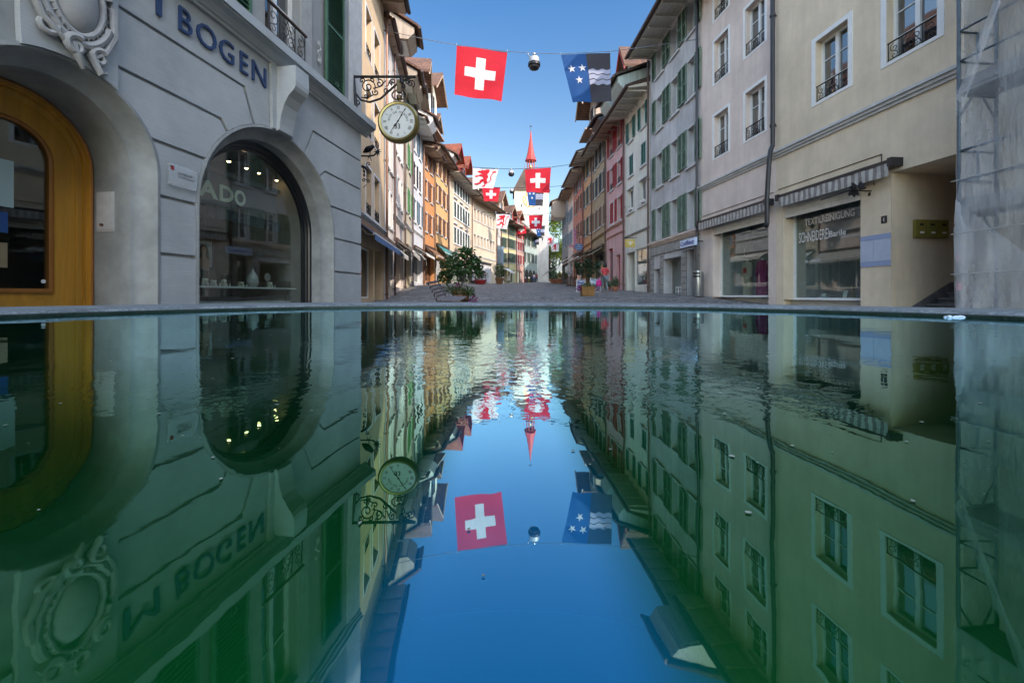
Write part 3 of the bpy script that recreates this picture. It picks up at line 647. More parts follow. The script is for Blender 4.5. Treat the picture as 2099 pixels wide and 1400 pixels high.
dob = mb2.build('arched_door', 'oak', smooth=True); mb.build('door_bead', 'oakd', dob, smooth=True)
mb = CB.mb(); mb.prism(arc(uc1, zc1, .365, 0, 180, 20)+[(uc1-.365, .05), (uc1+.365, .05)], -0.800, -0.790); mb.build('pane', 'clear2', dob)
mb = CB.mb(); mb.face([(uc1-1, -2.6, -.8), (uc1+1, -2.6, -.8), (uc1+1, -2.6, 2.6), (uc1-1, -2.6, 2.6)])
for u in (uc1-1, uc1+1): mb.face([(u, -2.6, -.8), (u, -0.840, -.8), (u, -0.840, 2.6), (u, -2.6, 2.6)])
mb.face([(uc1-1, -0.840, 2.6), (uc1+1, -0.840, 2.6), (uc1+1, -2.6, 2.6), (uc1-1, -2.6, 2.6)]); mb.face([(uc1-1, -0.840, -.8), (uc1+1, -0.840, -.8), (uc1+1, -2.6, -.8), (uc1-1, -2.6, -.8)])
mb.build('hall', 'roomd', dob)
MT['paperc'] = plain('pale_green_paper', (.42, .55, .53), .7, var=.04); MT['blue'] = plain('blue_sticker', (.01, .07, .25), .5); MT['tan'] = plain('tan_paper', (.28, .22, .12), .7)
mb = CB.mb(); a, z_ = CB.uv(0, 319, -0.785); b_, z2 = CB.uv(28, 427, -0.785); mb.box(a-.35, b_, -0.788, -0.783, z2, z_-.03); mb.build('paper_notice', 'paperc', dob)
mb = CB.mb(); a, z_ = CB.uv(0, 434, -0.785); b_, z2 = CB.uv(16, 478, -0.785); mb.box(a-.2, b_, -0.788, -0.783, z2, z_); mb.build('blue_notice', 'blue', dob)
mb = CB.mb(); a, z_ = CB.uv(0, 497, -0.785); b_, z2 = CB.uv(15, 549, -0.785); mb.box(a-.2, b_, -0.788, -0.783, z2, z_); mb.build('tan_notice', 'tan', dob)
mb = CB.mb(); a, z_ = CB.uv(89, 577, -0.785); mb.lathe([(.022, 0), (.022, .004)], (a, -0.787, z_), 16, 'n'); mb.build('round_sticker', 'white', dob)
# meter box on the reveal
mb = CB.mb(); ur = uc1+R1-.13; mb.box(ur-.012, ur+.01, -.655, -.415, .76, 1.235); mb.box(ur-.022, ur-.01, -.635, -.435, .785, 1.21); o = mb.build('meter_box', 'trim')
mb = CB.mb(); mb.lathe([(.018, -.02), (.018, .012)], (ur-.022, -.56, .84), 10, 'u'); mb.build('lock', 'copper', o)
# plaque
pq = empty('acrylic_plaque', tuple(CB.root.matrix_world.translation), 0, label='clear acrylic plaque with red emblem on the grey stone pier beside the arched door', cat='plaque'); pq.location = CB.root.location; pq.rotation_euler = CB.root.rotation_euler
PF = Fr(pq, CB.F.s, CB.g)
a, zt_ = CB.uv(341, 333); b_, _ = CB.uv(399, 350); _, zb_ = CB.uv(341, 378)
MT['acryl'], nt, b = new('acrylic'); b.inputs['Base Color'].default_value = (.62, .66, .68, 1); b.inputs['Roughness'].default_value = .08; b.inputs['Alpha'].default_value = .35
mb = MB(PF); mb.box(a, b_, .03, .036, zb_, zt_); mb.build('sheet', 'acryl')
for u in (a+.02, b_-.02):
    for z in (zb_+.02, zt_-.02): mb = MB(PF); mb.lathe([(.009, 0), (.009, .04)], (u, .002, z), 8, 'n'); mb.build('bolt', 'greytrim')
L = b_-a
text_on(PF, 'ZUM BISCHOF', a+L*.3, a+L*.82, zt_-.115, zt_-.085, .037, 'black', 'lettering', pq, .001)
mb = MB(PF); mb.box(a+L*.3, a+L*.9, .037, .0375, zt_-.142, zt_-.139); mb.box(a+L*.3, a+L*.9, .037, .0375, zt_-.153, zt_-.150); mb.box(a+L*.3, a+L*.7, .037, .0375, zt_-.126, zt_-.123); mb.build('small_print', 'black')
mb = MB(PF); mb.prism([(a+.025, zt_-.03), (a+.065, zt_-.03), (a+.065, zt_-.07), (a+.045, zt_-.09), (a+.025, zt_-.07)], .037, .0375); mb.build('emblem', 'red')
# arched shop window and what stands in it
mb = CB.mb(); rf = R2-.16; sweep(mb, uc2, zc2, -.8, [(rf+.002, -.385), (rf-.05, -.395), (rf-.06, -.42), (rf-.10, -.425), (rf-.11, -.46), (rf-.16, -.465), (rf-.16, -.52)])
MT['bframe'] = plain('black_metal_frame', (.012, .015, .02), .3, .2, spec=.7); sw = mb.build('arched_shop_window', 'bframe', smooth=True)
mb = CB.mb(); q = rf-.15; mb.prism(arc(uc2, zc2, q, 0, 180, 28)+[(uc2-q, -.75), (uc2+q, -.75)], -.495, -.485); mb.build('pane', 'clear2', sw)
mb = CB.mb(); a, b_, c, d, r = uc2-1.7, uc2+1.7, -.8, 3.0, -3.2
mb.face([(a, r, c), (b_, r, c), (b_, r, d), (a, r, d)])
for u in (a, b_): mb.face([(u, r, c), (u, -.54, c), (u, -.54, d), (u, r, d)])
mb.face([(a, -.54, c), (b_, -.54, c), (b_, r, c), (a, r, c)]); mb.face([(a, -.54, d), (b_, -.54, d), (b_, r, d), (a, r, d)])
MT['roomg'] = plain('grey_brown_showroom', (.30, .29, .275), .8); mb.build('showroom', 'roomg', sw)
MT['spot'] = emit('spot_lamp_glow', (1, .62, .25), 8)
for px, py, n in ((433, 316, -.9), (469, 331, -1.0), (505, 345, -1.1), (531, 355, -1.2), (567, 370, -1.3), (511, 452, -2.6)):
    u, z = CB.uv(px, py, n)
    s = empty('spot_lamp', CB.root.location, 0, label={433: 'glowing spot lamp farthest left under the crown of the arched shop window', 469: 'second glowing spot lamp from the left in the upper row behind the arched window', 505: 'middle glowing spot lamp of the upper row behind the arched shop window', 531: 'fourth glowing spot lamp from the left in the upper row behind the arched window', 567: 'rightmost glowing spot lamp of the upper row behind the arched shop window', 511: 'single glowing spot lamp hanging low below the taupe sign board'}[px], cat='lamp', group='spot lamps in the arched shop window'); s.rotation_euler = CB.root.rotation_euler; SF = Fr(s, F.s, CB.g)
    mb = MB(SF); mb.lathe([(.032, .05), (.038, 0), (.03, -.002)], (u, n, z), 12); mb.tube([(u, n, z+.04), (u, n, min(2.98, z+.5))], .006, 5); mb.build('housing', 'bframe')
    mb = MB(SF); mb.lathe([(.03, 0), (.02, -.014), (.001, -.018)], (u, n, z-.003), 12); mb.build('bulb', 'spot')
MT['signb'] = plain('taupe_reflected_sign', (.20, .17, .165), .7, var=.05); MT['cream'] = plain('cream_letters', (.95, .90, .70), .6, var=.02)
n = -.72; a, _ = CB.uv(395, 400, n); b_, z0 = CB.uv(567, 457, n); _, z1 = CB.uv(500, 376, n)
sg = empty('reflected_shop_sign', CB.root.location, 0, label='taupe ADO board added inside the arched window in place of a reflected shopfront', cat='sign'); sg.rotation_euler = CB.root.rotation_euler; SF = Fr(sg, F.s, CB.g)  # added board, stands in for the shopfront reflected in the glass
mb = MB(SF); mb.box(a-.9, b_, n-.08, n, z0, z1); mb.box(a-.9, b_+.02, n-.08, n+.05, z1, z1+.08); mb.build('board', 'signb')
for ch, x0, x1 in (('A', 405, 446), ('D', 449, 478), ('O', 480, 503)):
    p, _ = CB.uv(x0, 400, n+.01); q, _ = CB.uv(x1, 400, n+.01); text_on(SF, ch, p, q, z0+.13, z0+.40, n+.004, 'cream', 'letter', sg, .015, bold=.035)
mb = MB(SF); zz = z0
for i in range(26): p = a-.9+(b_-a+.9)*i/26; q = a-.9+(b_-a+.9)*(i+1)/26; k = .015 if i % 2 else -.015; mb.face([(p, n+.06-k, zz), (q, n+.06+k, zz), (q, n+.07+k, zz-.17), ((p+q)/2, n+.07, zz-.2), (p, n+.07-k, zz-.17)])
mb.build('valance', 'dark')
us_, zs_ = CB.uv(592, 585, -.58)
mb = CB.mb(); mb.box(uc2-1.3, us_+.2, -1.3, -.56, .125, .15); mb.box(uc2-1.28, uc2+1.2, -1.3, -.7, -.8, -.1); mb.build('display_shelf', 'white', sw)
MT['silver'] = plain('brushed_silver', (.42, .42, .40), .5, .5); MT['ivory'] = plain('ivory_leather', (.55, .54, .45), .6); MT['skin'] = plain('skin', (.42, .24, .17), .6, var=.08); MT['photo'] = plain('photo_paper', (.45, .48, .5), .5)
def prop(name, label, cat, group=None):
    s = empty(name, CB.root.location, 0, label=label, cat=cat, group=group); s.rotation_euler = CB.root.rotation_euler; return Fr(s, F.s, CB.g)
def sx_(px, n=-.8): return CB.uv(px, 580, n)[0]
for i, (px, n, hh, lb) in enumerate(((424, -.9, .13, 'ivory watch cushion at the left end of the display shelf'), (441, -.75, .10, 'ivory watch cushion beside the dark jewellery blocks'), (462, -.8, .12, 'ivory watch cushion in the middle of the display shelf'), (497, -.75, .09, 'low ivory watch cushion just left of the clear glass bust'), (556, -.8, .11, 'small ivory watch cushion towards the right end of the display shelf'))):
    u = sx_(px, n); PF2 = prop('watch_cushion', lb, 'watch cushion', 'watch cushions on the display shelf'); mb = MB(PF2)
    mb.prof([(n-.05, .152), (n+.06, .152), (n+.04, .152+hh*.7), (n-.03, .152+hh)], u-.05, u+.05); mb.build('cushion', 'ivory'); mb = MB(PF2); mb.lathe([(.028, -.006), (.03, 0), (.028, .006)], (u, n+.055, .152+hh*.6), 14, 'n'); mb.box(u-.012, u+.012, n+.04, n+.062, .155, .15+hh); mb.build('watch', 'bframe')
for px, lb in ((432, 'stack of dark jewellery blocks near the portrait poster'), (450, 'dark jewellery block between two watch cushions')):
    u = sx_(px, -1.0); PF2 = prop('jewellery_block', lb, 'display block'); mb = MB(PF2); mb.box(u-.12, u+.09, -1.15, -.92, .151, .30 if px == 432 else .24); mb.box(u-.09, u+.05, -1.1, -.95, .30 if px == 432 else .24, .42 if px == 432 else .29)
    for t in range(4): mb.lathe([(.03, -.012), (.036, 0), (.03, .012)], (u-.08+t*.05, -.90, .2+.05*(t % 2)), 10, 'u')
    mb.build('block', 'dwood')
u = sx_(518, -.85); PF2 = prop('necklace_bust', 'clear glass necklace bust on the display shelf of the arched window', 'necklace bust'); mb = MB(PF2); mb.lathe([(.05, .0), (.085, .03), (.10, .10), (.085, .19), (.05, .26), (.025, .29), (.018, .33), (.02, .35), (.001, .36)], (u, -.85, .152), 18); mb.build('bust', 'silver', smooth=True)
u = sx_(548, -.9); PF2 = prop('ring_stand', 'silver ring stand with a round mirror right of the glass bust', 'ring stand'); mb = MB(PF2); mb.lathe([(.05, 0), (.05, .01), (.012, .02), (.01, .14)], (u, -.9, .152), 14); mb.lathe([(.075, -.01), (.08, 0), (.075, .01)], (u, -.9, .36), 20, 'n'); mb.build('stand', 'silver', smooth=True)
n = -1.35; a, z1 = CB.uv(406, 490, n); b_, z0 = CB.uv(437, 528, n); PF2 = prop('portrait_poster', 'framed portrait poster of a dark haired woman behind the display shelf', 'poster')
mb = MB(PF2); mb.box(a-.25, b_, n-.03, n, z0-.2, z1); mb.build('frame', 'dwood'); mb = MB(PF2); mb.box(a-.22, b_-.03, n, n+.004, z0-.18, z1-.03); mb.build('print', 'photo')
mb = MB(PF2); c_ = a+.10; mb.lathe([(.085, 0), (.085, .002)], (c_, n+.005, z1-.17), 20, 'n'); mb.prism([(c_-.09, z1-.17), (c_+.09, z1-.17), (c_+.13, z1-.42), (c_+.06, z1-.45), (c_-.11, z1-.42)], n+.005, n+.007); mb.build('hair', 'dwood')
mb = MB(PF2); mb.prism([(c_+.052*math.cos(t*.3), z1-.18+.075*math.sin(t*.3)) for t in range(21)], n+.008, n+.010); mb.prism([(c_-.03, z1-.25), (c_+.03, z1-.25), (c_+.04, z1-.30), (c_+.12, z1-.36), (c_+.12, z1-.5), (c_-.1, z1-.5), (c_-.1, z1-.35), (c_-.04, z1-.30)], n+.0075, n+.0095); mb.build('face', 'skin')
# bracket and pocket-watch clock at the corner
ck = empty('pocket_watch_clock', (0, 0, 0), 0, label='round brass clock shaped like a pocket watch hanging from the iron bracket', cat='clock')
dk = 9.35; cx_, cz_ = (818-CX)/FPX*dk, (HY-252)/FPX*dk; rr = 42.5/FPX*dk
ck.location = (cx_, dk, cz_); KF = Fr(ck, 1, 0)
def LK(mat, prof, name, seg=40): mb = MB(KF); mb.lathe(prof, (0, 0, 0), seg, 'n', (0, 1)); return mb.build(name, mat, smooth=True)
MT['brass'], nt, b = new('brass'); b.inputs['Base Color'].default_value = (.28, .22, .085, 1); b.inputs['Metallic'].default_value = .9; b.inputs['Roughness'].default_value = .28
MT['dial'] = plain('clock_dial', (.58, .60, .58), .5, var=.03)
LK('brass', [(rr*.80, -.085), (rr*.82, -.10), (rr*.90, -.105), (rr*.98, -.07), (rr, -.02), (rr, .05), (rr*.93, .12), (rr*.8, .15)], 'case')
o = LK('dial', [(rr*.81, -.08), (.001, -.081)], 'dial')
for i, t in enumerate(['XII', 'I', 'II', 'III', 'IIII', 'V', 'VI', 'VII', 'VIII', 'IX', 'X', 'XI']):
    V, Fc = text_mesh(t, .01); xs = [v_[0] for v_ in V]; ys = [v_[1] for v_ in V]; x0, x1, y0, y1 = min(xs), max(xs), min(ys), max(ys)
    mb = MB(KF); a = R(-30*i); hw = rr*.045*min(3.2, max(1, len(t)))*.55; hh = rr*.075
    for x, y, _ in V:
        lx, ly = (x-(x0+x1)/2)/max(.01, (x1-x0)/2)*hw, rr*.64+(y-(y0+y1)/2)/((y1-y0)/2)*hh
        mb.v.append((lx*math.cos(a)-ly*math.sin(a), -.0835, lx*math.sin(a)+ly*math.cos(a)))
    mb.f = Fc; mb.mi = [0]*len(Fc); mb.build('numeral', 'black', o)
def arc_text(t, r, a0, a1, h):
    for i, ch in enumerate(t):
        if ch == ' ': continue
        V, Fc = text_mesh(ch); a = R(a0+(a1-a0)*i/(len(t)-1)); mb = MB(KF)
        for x, y, _ in V: lx, ly = (x-.3)*h, r+y*h; mb.v.append((lx*math.cos(-a)-ly*math.sin(-a), -.0835, lx*math.sin(-a)+ly*math.cos(-a)))
        mb.f = Fc; mb.mi = [0]*len(Fc); mb.build('inscription', 'iron', o)
arc_text('BOUTIQUE AM BOGEN', rr*.40, -82, 82, rr*.14)
V, Fc = text_mesh('33', .02); mb = MB(KF)
for x, y, _ in V: mb.v.append(((x-.6)*rr*.30, -.0835, -rr*.36+y*rr*.34))
mb.f = Fc; mb.mi = [0]*len(Fc); mb.build('number', 'black', o)
mb = MB(KF)
for i in range(60): a = R(6*i); r0 = rr*.755; mb.lathe([(.004, 0), (.004, .002)], (math.sin(a)*r0, -.0845, math.cos(a)*r0), 6, 'n')
mb.build('minute_track', 'black', o)
def hand(ang, L, w_):
    a = R(ang); mb = MB(KF); P = [(-w_*.5, -L*.15), (w_*.5, -L*.15), (w_*.6, L*.35), (w_*1.5, L*.45), (w_*.6, L*.55), (.001, L), (-w_*.6, L*.55), (-w_*1.5, L*.45), (-w_*.6, L*.35)]
    mb.prism([(x*math.cos(a)+z*math.sin(a), -x*math.sin(a)+z*math.cos(a)) for x, z in P], -.095, -.090); mb.build('hand', 'black', o)
hand(30, rr*.74, .011); hand(216, rr*.6, .014); mb = MB(KF); mb.lathe([(.02, -.1), (.02, -.085)], (0, 0, 0), 12, 'n'); mb.build('hub', 'black', o)
mb = MB(KF); mb.lathe([(.03, rr-.02), (.04, rr+.02), (.03, rr+.05), (.06, rr+.08), (.065, rr+.15), (.03, rr+.17)], (0, .02, 0), 14); mb.tube([(.17*math.cos(R(t)), .02, rr+.17+.115*math.sin(R(t))) for t in range(-90, 271, 15)], .018, 8, cap=False)
mb.box(-.05, .05, -.03, .07, rr+.22, rr+.50); mb.build('crown_and_bow', plain('dark_brass', (.12, .09, .05), .4, .7), smooth=True)
# bracket lies in the plane facing the camera
bk = empty('iron_bracket', (cx_, dk, cz_), 0, label='scrolled wrought iron wall bracket carrying the pocket watch clock', cat='bracket'); KF2 = Fr(bk, 1, 0)
def kp(px, py): return ((px-818)/FPX*dk, 0, (252-py)/FPX*dk)
mb = MB(KF2); mb.tube([kp(722, 158), kp(852, 158)], .030, 8); mb.tube([kp(724, 155), kp(728, 200), kp(730, 222)], .035, 8); mb.tube([kp(729, 192), kp(740, 206), kp(758, 210), kp(780, 203), kp(800, 185), kp(815, 172), kp(835, 162), kp(852, 158)], .024, 7)
mb.box(kp(722, 0)[0]-.06, kp(722, 0)[0]-.0, -.06, .06, kp(0, 228)[2], kp(0, 150)[2])
for c, r, t, a0, h in (((754, 178), 16, 1.6, 3.3, -1), ((778, 172), 9, 1.3, 0, 1), ((805, 168), 7, 1.4, 2, 1), ((842, 172), 9, 1.4, 1.5, -1), ((835, 168), 6, 1.2, 0, 1), ((770, 190), 7, 1.2, 4, -1), ((750, 197), 5, 1.2, 0, 1), ((733, 212), 6, 1.1, 2, 1), ((742, 166), 6, 1.2, 1, -1), ((792, 186), 6, 1.2, 4, 1), ((826, 178), 5, 1.2, 0, 1), ((763, 166), 5, 1.1, 2, 1)):
    C = kp(*c); mb.tube([(x, 0, z) for x, z in scroll((C[0], C[2]), r/FPX*dk, t, a0, 20, h)], .014, 6)
for a, b_ in (((765, 182), (792, 165)), ((790, 178), (800, 165)), ((740, 200), (765, 195))): mb.tube([kp(*a), kp((a[0]+b_[0])/2, (a[1]+b_[1])/2+5), kp(*b_)], .013, 5)
mb.tube([kp(823, 160), kp(823, 172)], .05, 8)
mb.build('scrollwork', 'iron', smooth=True)

# ------------------------------------------------------------------ left row of houses
def XY(px, vp, x0, y0):                        # far corner of a facade that starts at (x0, y0), runs towards vp and ends at column px
    k = (vp-CX)/FPX; t = (px-CX)/FPX; b = x0-k*y0; Y = b/(t-k); return (t*Y, Y)
W_ = {
 'ochre': stucco('ochre_roughcast', srgb('#d6bc99'), gs=60, grain=.01), 'wht': stucco('warm_white_render', srgb('#cfc6bd'), gs=30), 'wht2': stucco('pinkish_white_render', srgb('#d6c8bd'), gs=30),
 'bge': stucco('light_beige_render', srgb('#c2b79f')), 'blw': stucco('cool_white_render', srgb('#cdced0')), 'org': stucco('orange_render', srgb('#c78d5c'), var=.07, stain=.15),
 'yor': stucco('yellow_orange_render', srgb('#d0a874'), var=.07, stain=.15), 'crm': stucco('cream_render', srgb('#d0bca2'), stain=.15), 'lcr': stucco('long_cream_render', srgb('#cdbda6'), stain=.2),
 'yel': stucco('pale_yellow_render', srgb('#cbb98b')), 'ygr': stucco('yellow_green_render', srgb('#c0bd8f')), 'pnk': stucco('soft_pink_render', srgb('#c9a094')), 'mint': stucco('mint_render', srgb('#a9b8b4')),
 'tow': stucco('tower_plaster', srgb('#b0aba4'), var=.10, stain=.25), 'Y': stucco('yellow_beige_render', srgb('#dccbb2'), var=.12, stain=.17, gs=48), 'B': stucco('pink_beige_render', srgb('#dbcbc0'), var=.11, stain=.20, gs=48),
 'G': stucco('weathered_grey_render', srgb('#c2c0bf'), var=.16, stain=.35), 'C': stucco('pale_cream_render', srgb('#d8d6ca'), var=.08), 'P': stucco('rose_render', srgb('#cba6a4')), 'T': stucco('tan_render', srgb('#a8967a')),
 'O': stucco('apricot_render', srgb('#c49a74')), 'K': stucco('salmon_render', srgb('#bf7f6c')), 'gr': stucco('light_grey_render', srgb('#8d8c8c')), 'S': stucco('beige_side_render', srgb('#a89f8a')),
}
MT.update({'w_'+k: v for k, v in W_.items()})
x, y = -5.15, 10.6
def cols(H, n, w, pad=.5): L = H.W-2*pad; return [(pad+L*(i+.5)/n-w/2, pad+L*(i+.5)/n+w/2) for i in range(n)]
# L1 ochre house
B1_ = XY(787, 953, -3.54-.116*11.2, 11.2); A1 = (-3.54-.1163*11.2, 11.2)
H = House('ochre_house', A1, B1_, 'L', 12.55, 'narrow ochre roughcast house with white window reveals just beyond the grey corner building', wall='w_ochre')
for z0, z1 in ((2.95, 4.69), (5.85, 7.58), (8.7, 10.4)):
    for a, b_ in ((750, 761.5), (767, 778)): H.window(H.u(a), H.u(b_), z0, z1, dp=.30, tw=.08, trim='white', trimn=.012, sill=False, rail=True, bars=1)
    H.window(H.u(750)-1.9, H.u(750)-1.1, z0, z1, dp=.30, tw=.08, trim='white', trimn=.012, sill=False)
H.band(2.62, 2.80, .14, 'trim'); w_ = H.shop(H.u(742)-1.2, H.u(765), -.1, 1.75, dp=.25, glass='glass', fw=.06, mulls=(.5,)); H.door(H.u(768), H.u(783), -.35, 1.9, 'white')
H.shell(); H.roof(o=1.0, soffit='soffitb', gutter='dgutter'); H.pipe(H.W-.08, 12.3, n=.14, mat='copper')
MT['bluec'] = plain('blue_awning_cloth', (.10, .17, .32), .8, var=.06); MT['greyc'] = plain('grey_awning_cloth', (.35, .33, .30), .8); MT['brownc'] = plain('brown_awning_cloth', (.18, .09, .045), .8); MT['olive'] = plain('olive_awning_cloth', (.11, .085, .03), .8, var=.1)
H.awning(H.u(742)-1.0, H.u(796), 2.32, .55, .30, 'bluec', 'copper', .22)
H1 = H; A = B1_
def nxt(px, vp): 
    global A
    P0 = A; A = XY(px, vp, *P0); return P0, A
# L2
p, q = nxt(805, 938); H = House('white_house', p, q, 'L', 12.0, 'narrow warm white house with a boarded eave bay, right beside the ochre house', wall='w_wht')
for z0 in (3.3, 6.0, 8.8):
    H.window(.45, 1.25, z0, z0+1.6, dp=.22, tw=.1, trim='white', sill=True, rail=z0 > 5)
    H.window(1.6, H.W-.15, z0, z0+1.6, dp=.22, tw=.08, trim='white')
H.band(2.5, 2.65, .12, 'trim'); H.shop(.3, H.W-.9, .15, 2.1, glass='glass', fw=.07, mulls=(.5,)); H.door(H.W-.75, H.W-.1, -.1, 2.0, 'white'); H.shell(); H.roof(o=.35, soffit='soffitb')
a = H.u(800); H.eavebox(a-.2, a+1.3, 12.2, 12.75, 13.45, 1.15, 'board', 'offwhite'); H.pipe(H.W-.06, 11.9, n=.12, mat='gutter', r=.05); H.awning(.2, H.W-.2, 2.35, .7, .45, 'greyc', 'gutter', .18); L2 = H
# L3
p, q = nxt(827, 938); H = House('pinkish_white_house', p, q, 'L', 12.3, 'pinkish white house left of the house with bright green shutters', wall='w_wht2')
for z0 in (4.9, 7.6, 10.2):
    for a, b_ in cols(H, 3, .62, .25): H.window(a, b_, z0, z0+1.5, dp=.2, tw=.09, trim='white')
H.band(3.85, 4.05, .16, 'trim'); H.shop(.5, H.W-1.1, .45, 2.3, glass='glass', fw=.07, mulls=(.5,)); H.door(H.W-.9, H.W-.15, .1, 2.2, 'white'); H.shell(); H.roof(o=.3, soffit='soffitb')
a = H.u(820); H.eavebox(a, a+1.6, 12.1, 12.6, 13.1, .95, 'board', 'offwhite'); H.pipe(H.W-.06, 12.2, n=.12, mat='gutter'); H.awning(.2, H.W-.2, 2.75, .9, .5, 'greyc', 'gutter', .2)
# L4 green shutters
p, q = nxt(843, 938); H = House('beige_house', p, q, 'L', 12.6, 'beige house with bright green louvred shutters and a brown roofed dormer', wall='w_bge')
for z0 in (5.35, 8.25, 10.9):
    H.window(.75, 1.65, z0, z0+1.5, dp=.2, trim='trim', sh='bgreen', shw=.45); H.window(2.7, 3.5, z0, z0+1.5, dp=.2, trim='trim', sh='bgreen', shw=.42)
H.band(4.25, 4.45, .14, 'trim'); H.shop(.4, H.W-1.2, .6, 2.6, glass='glass', fw=.08, mulls=(.5,)); H.door(H.W-1.0, H.W-.2, .3, 2.5, 'brown'); H.shell(); H.roof(o=.35, soffit='soffitb')
H.eavebox(.6, 2.2, 12.4, 12.9, 13.5, 1.0, 'board', 'soffit'); H.dormer(1.9, 4.0, 12.9, 14.6, nf=.75, rh=1.1, wall='offwhite', win=True); H.pipe(H.W-.06, 12.4, n=.12); H.awning(.3, H.W-.3, 2.95, .9, .45, 'offwhite', 'gutter', .0)
# L5 white with dark shutters
p, q = nxt(867, 1024); H = House('cool_white_house', p, q, 'L', 12.5, 'cool white house with dark louvred shutters beside the bright orange house', wall='w_blw')
for z0, s_ in ((5.4, 'blueg'), (7.95, 'dark'), (10.5, 'blueg')):
    for i, (a, b_) in enumerate(cols(H, 2, .8, .35)): H.window(a, b_, z0, z0+1.55, dp=.2, trim='white', sh=s_, shw=.40, closed=(z0 == 7.95 and i == 1))
H.band(4.55, 4.7, .12, 'white'); H.shop(.5, H.W-.5, .95, 3.1, glass='glass', fw=.1, mulls=(.45,)); H.shell(); H.roof(o=1.0, soffit='offwhite')
H.eavebox(.9, 2.6, 12.2, 12.8, 13.6, 1.35, 'white', 'offwhite'); H.pipe(H.W-.06, 12.3, n=.12, mat='copper'); H.awning(.4, H.W-.2, 3.4, .9, .4, 'offwhite', 'gutter', .16)
# L6 orange, L7 yellow orange
p, q = nxt(890, 1102); H = House('orange_house', p, q, 'L', 12.0, 'narrow deep orange house with brown shutters and a tall brown dormer', wall='w_org')
for z0 in (5.3, 8.0, 10.5):
    for a, b_ in cols(H, 2, .75, .1): H.window(a, b_, z0, z0+1.5, dp=.2, tw=.09, trim='trim', sh='brown', shw=.36)
H.shop(.2, H.W-.2, 1.2, 3.3, glass='glass', frame='brown', mulls=(.5,)); H.shell(); H.roof(o=1.0, soffit='soffitb'); H.dormer(-.6, 2.4, 13.2, 16.6, nf=.5, rh=1.5, ov=.9, wall='offwhite'); H.eavebox(.4, 1.9, 11.7, 12.1, 12.6, 1.35, 'soffitb', 'soffitb'); H.pipe(H.W-.05, 11.9, mat='copper')
H.awning(.1, H.W-.1, 3.95, 1.1, .75, 'brownc', 'gutter', .15)
p, q = nxt(918, 1102); H = House('yellow_orange_house', p, q, 'L', 13.0, 'yellow orange house with three columns of brown shutters right of the deep orange house', wall='w_yor')
for z0 in (5.8, 8.6, 11.1):
    for a, b_ in cols(H, 3, .78, .2): H.window(a, b_, z0, z0+1.55, dp=.2, tw=.09, trim='trim', sh='brown', shw=.40)
H.shop(.4, H.W-.4, 1.3, 3.4, glass='glass', frame='trim', mulls=(.33, .66)); H.shell(); H.roof(o=1.0, soffit='soffitb'); H.eavebox(2.2, 4.0, 12.9, 13.3, 14.0, 1.35, 'offwhite', 'soffit'); H.dormer(.3, 2.0, 13.9, 15.6, nf=-.4, rh=.9, wall='offwhite'); H.pipe(H.W-.05, 12.8, mat='gutter')
MT['teald'] = plain('teal_awning_cloth', (.05, .20, .18), .7); H.awning(.5, H.W-.5, 4.6, .8, .7, 'teald', 'gutter', .15)
# L8 cream with red gables
p, q = nxt(966, 1170); H = House('cream_house', p, q, 'L', 12.8, 'tall cream house with dark green closed shutters and red painted roof gables', wall='w_crm')
for z0, hh in ((5.7, 1.7), (8.5, 1.65), (11.15, 1.3)):
    for i in range(6): a = 2.2+i*(H.W-2.8)/6; w_ = H.window(a, a+.85, z0, z0+hh, dp=.15, trim='white', sh='dgreen', closed=True, tw=.15)
    if z0 < 11:
        for i in range(0, 6, 2): a = 2.2+i*(H.W-2.8)/6; mb = H.mb(); mb.prism([(a-.25, z0+hh+.35), (a+1.1, z0+hh+.35), (a+.42, z0+hh+.62)], 0, .16); mb.build('pediment', 'trim')
H.band(4.5, 4.7, .15, 'trim'); H.shop(1.5, H.W-1, 1.5, 3.8, glass='glass', mulls=(.25, .5, .75)); H.shell(); H.roof(o=1.3, soffit='soffit', mat='tiler'); H.pipe(.1, 12.5, mat='copper')
for a in (.3, 4.2): H.dormer(a, a+2.0, 13.2, 14.6, nf=.3, rh=1.2, ov=.8, wall='redwood', roofm='tiler', trim='redwood')
# L9 long cream
p, q = nxt(1017, 1290); H = House('long_cream_house', p, q, 'L', 12.6, 'long cream house with two rows of small unshuttered windows beside the building site hoarding', wall='w_lcr')
for z0 in (6.5, 9.8):
    for a, b_ in cols(H, 7, .8, .6): H.window(a, b_, z0, z0+1.4, dp=.35, trim='trim', tw=.08, bars=0)
H.band(5.0, 5.2, .12, 'trim'); H.shell(); H.roof(o=1.4, soffit='soffitb'); H.pipe(.1, 12.3, mat='copper'); H.pipe(H.W-.1, 12.3, mat='copper'); L9 = H
for a in (2.5, 7.0): H.dormer(a, a+1.8, 13.4, 14.7, nf=-.6, rh=1.1, wall='w_lcr', trim='offwhite')
def rear(name, px, vp, zt, lab, wall, sh, rows, n, sl='trim', shop=True, w=.75, **k):
    p, q = nxt(px, vp); H = House(name, p, q, 'L', zt, lab, wall=wall)
    for z0 in rows:
        for a, b_ in cols(H, n, w, .25): H.window(a, b_, z0, z0+1.45, dp=.15, trim=sl, tw=.08, sh=sh, shw=w/2 if sh else None)
    if shop: H.shop(.5, H.W-.5, 2.1, 4.2, glass='glass', mulls=(.5,))
    H.shell(); H.roof(o=1.2, soffit='soffitb', mat=k.get('mat', 'tile')); H.pipe(.1, zt-.2); return H
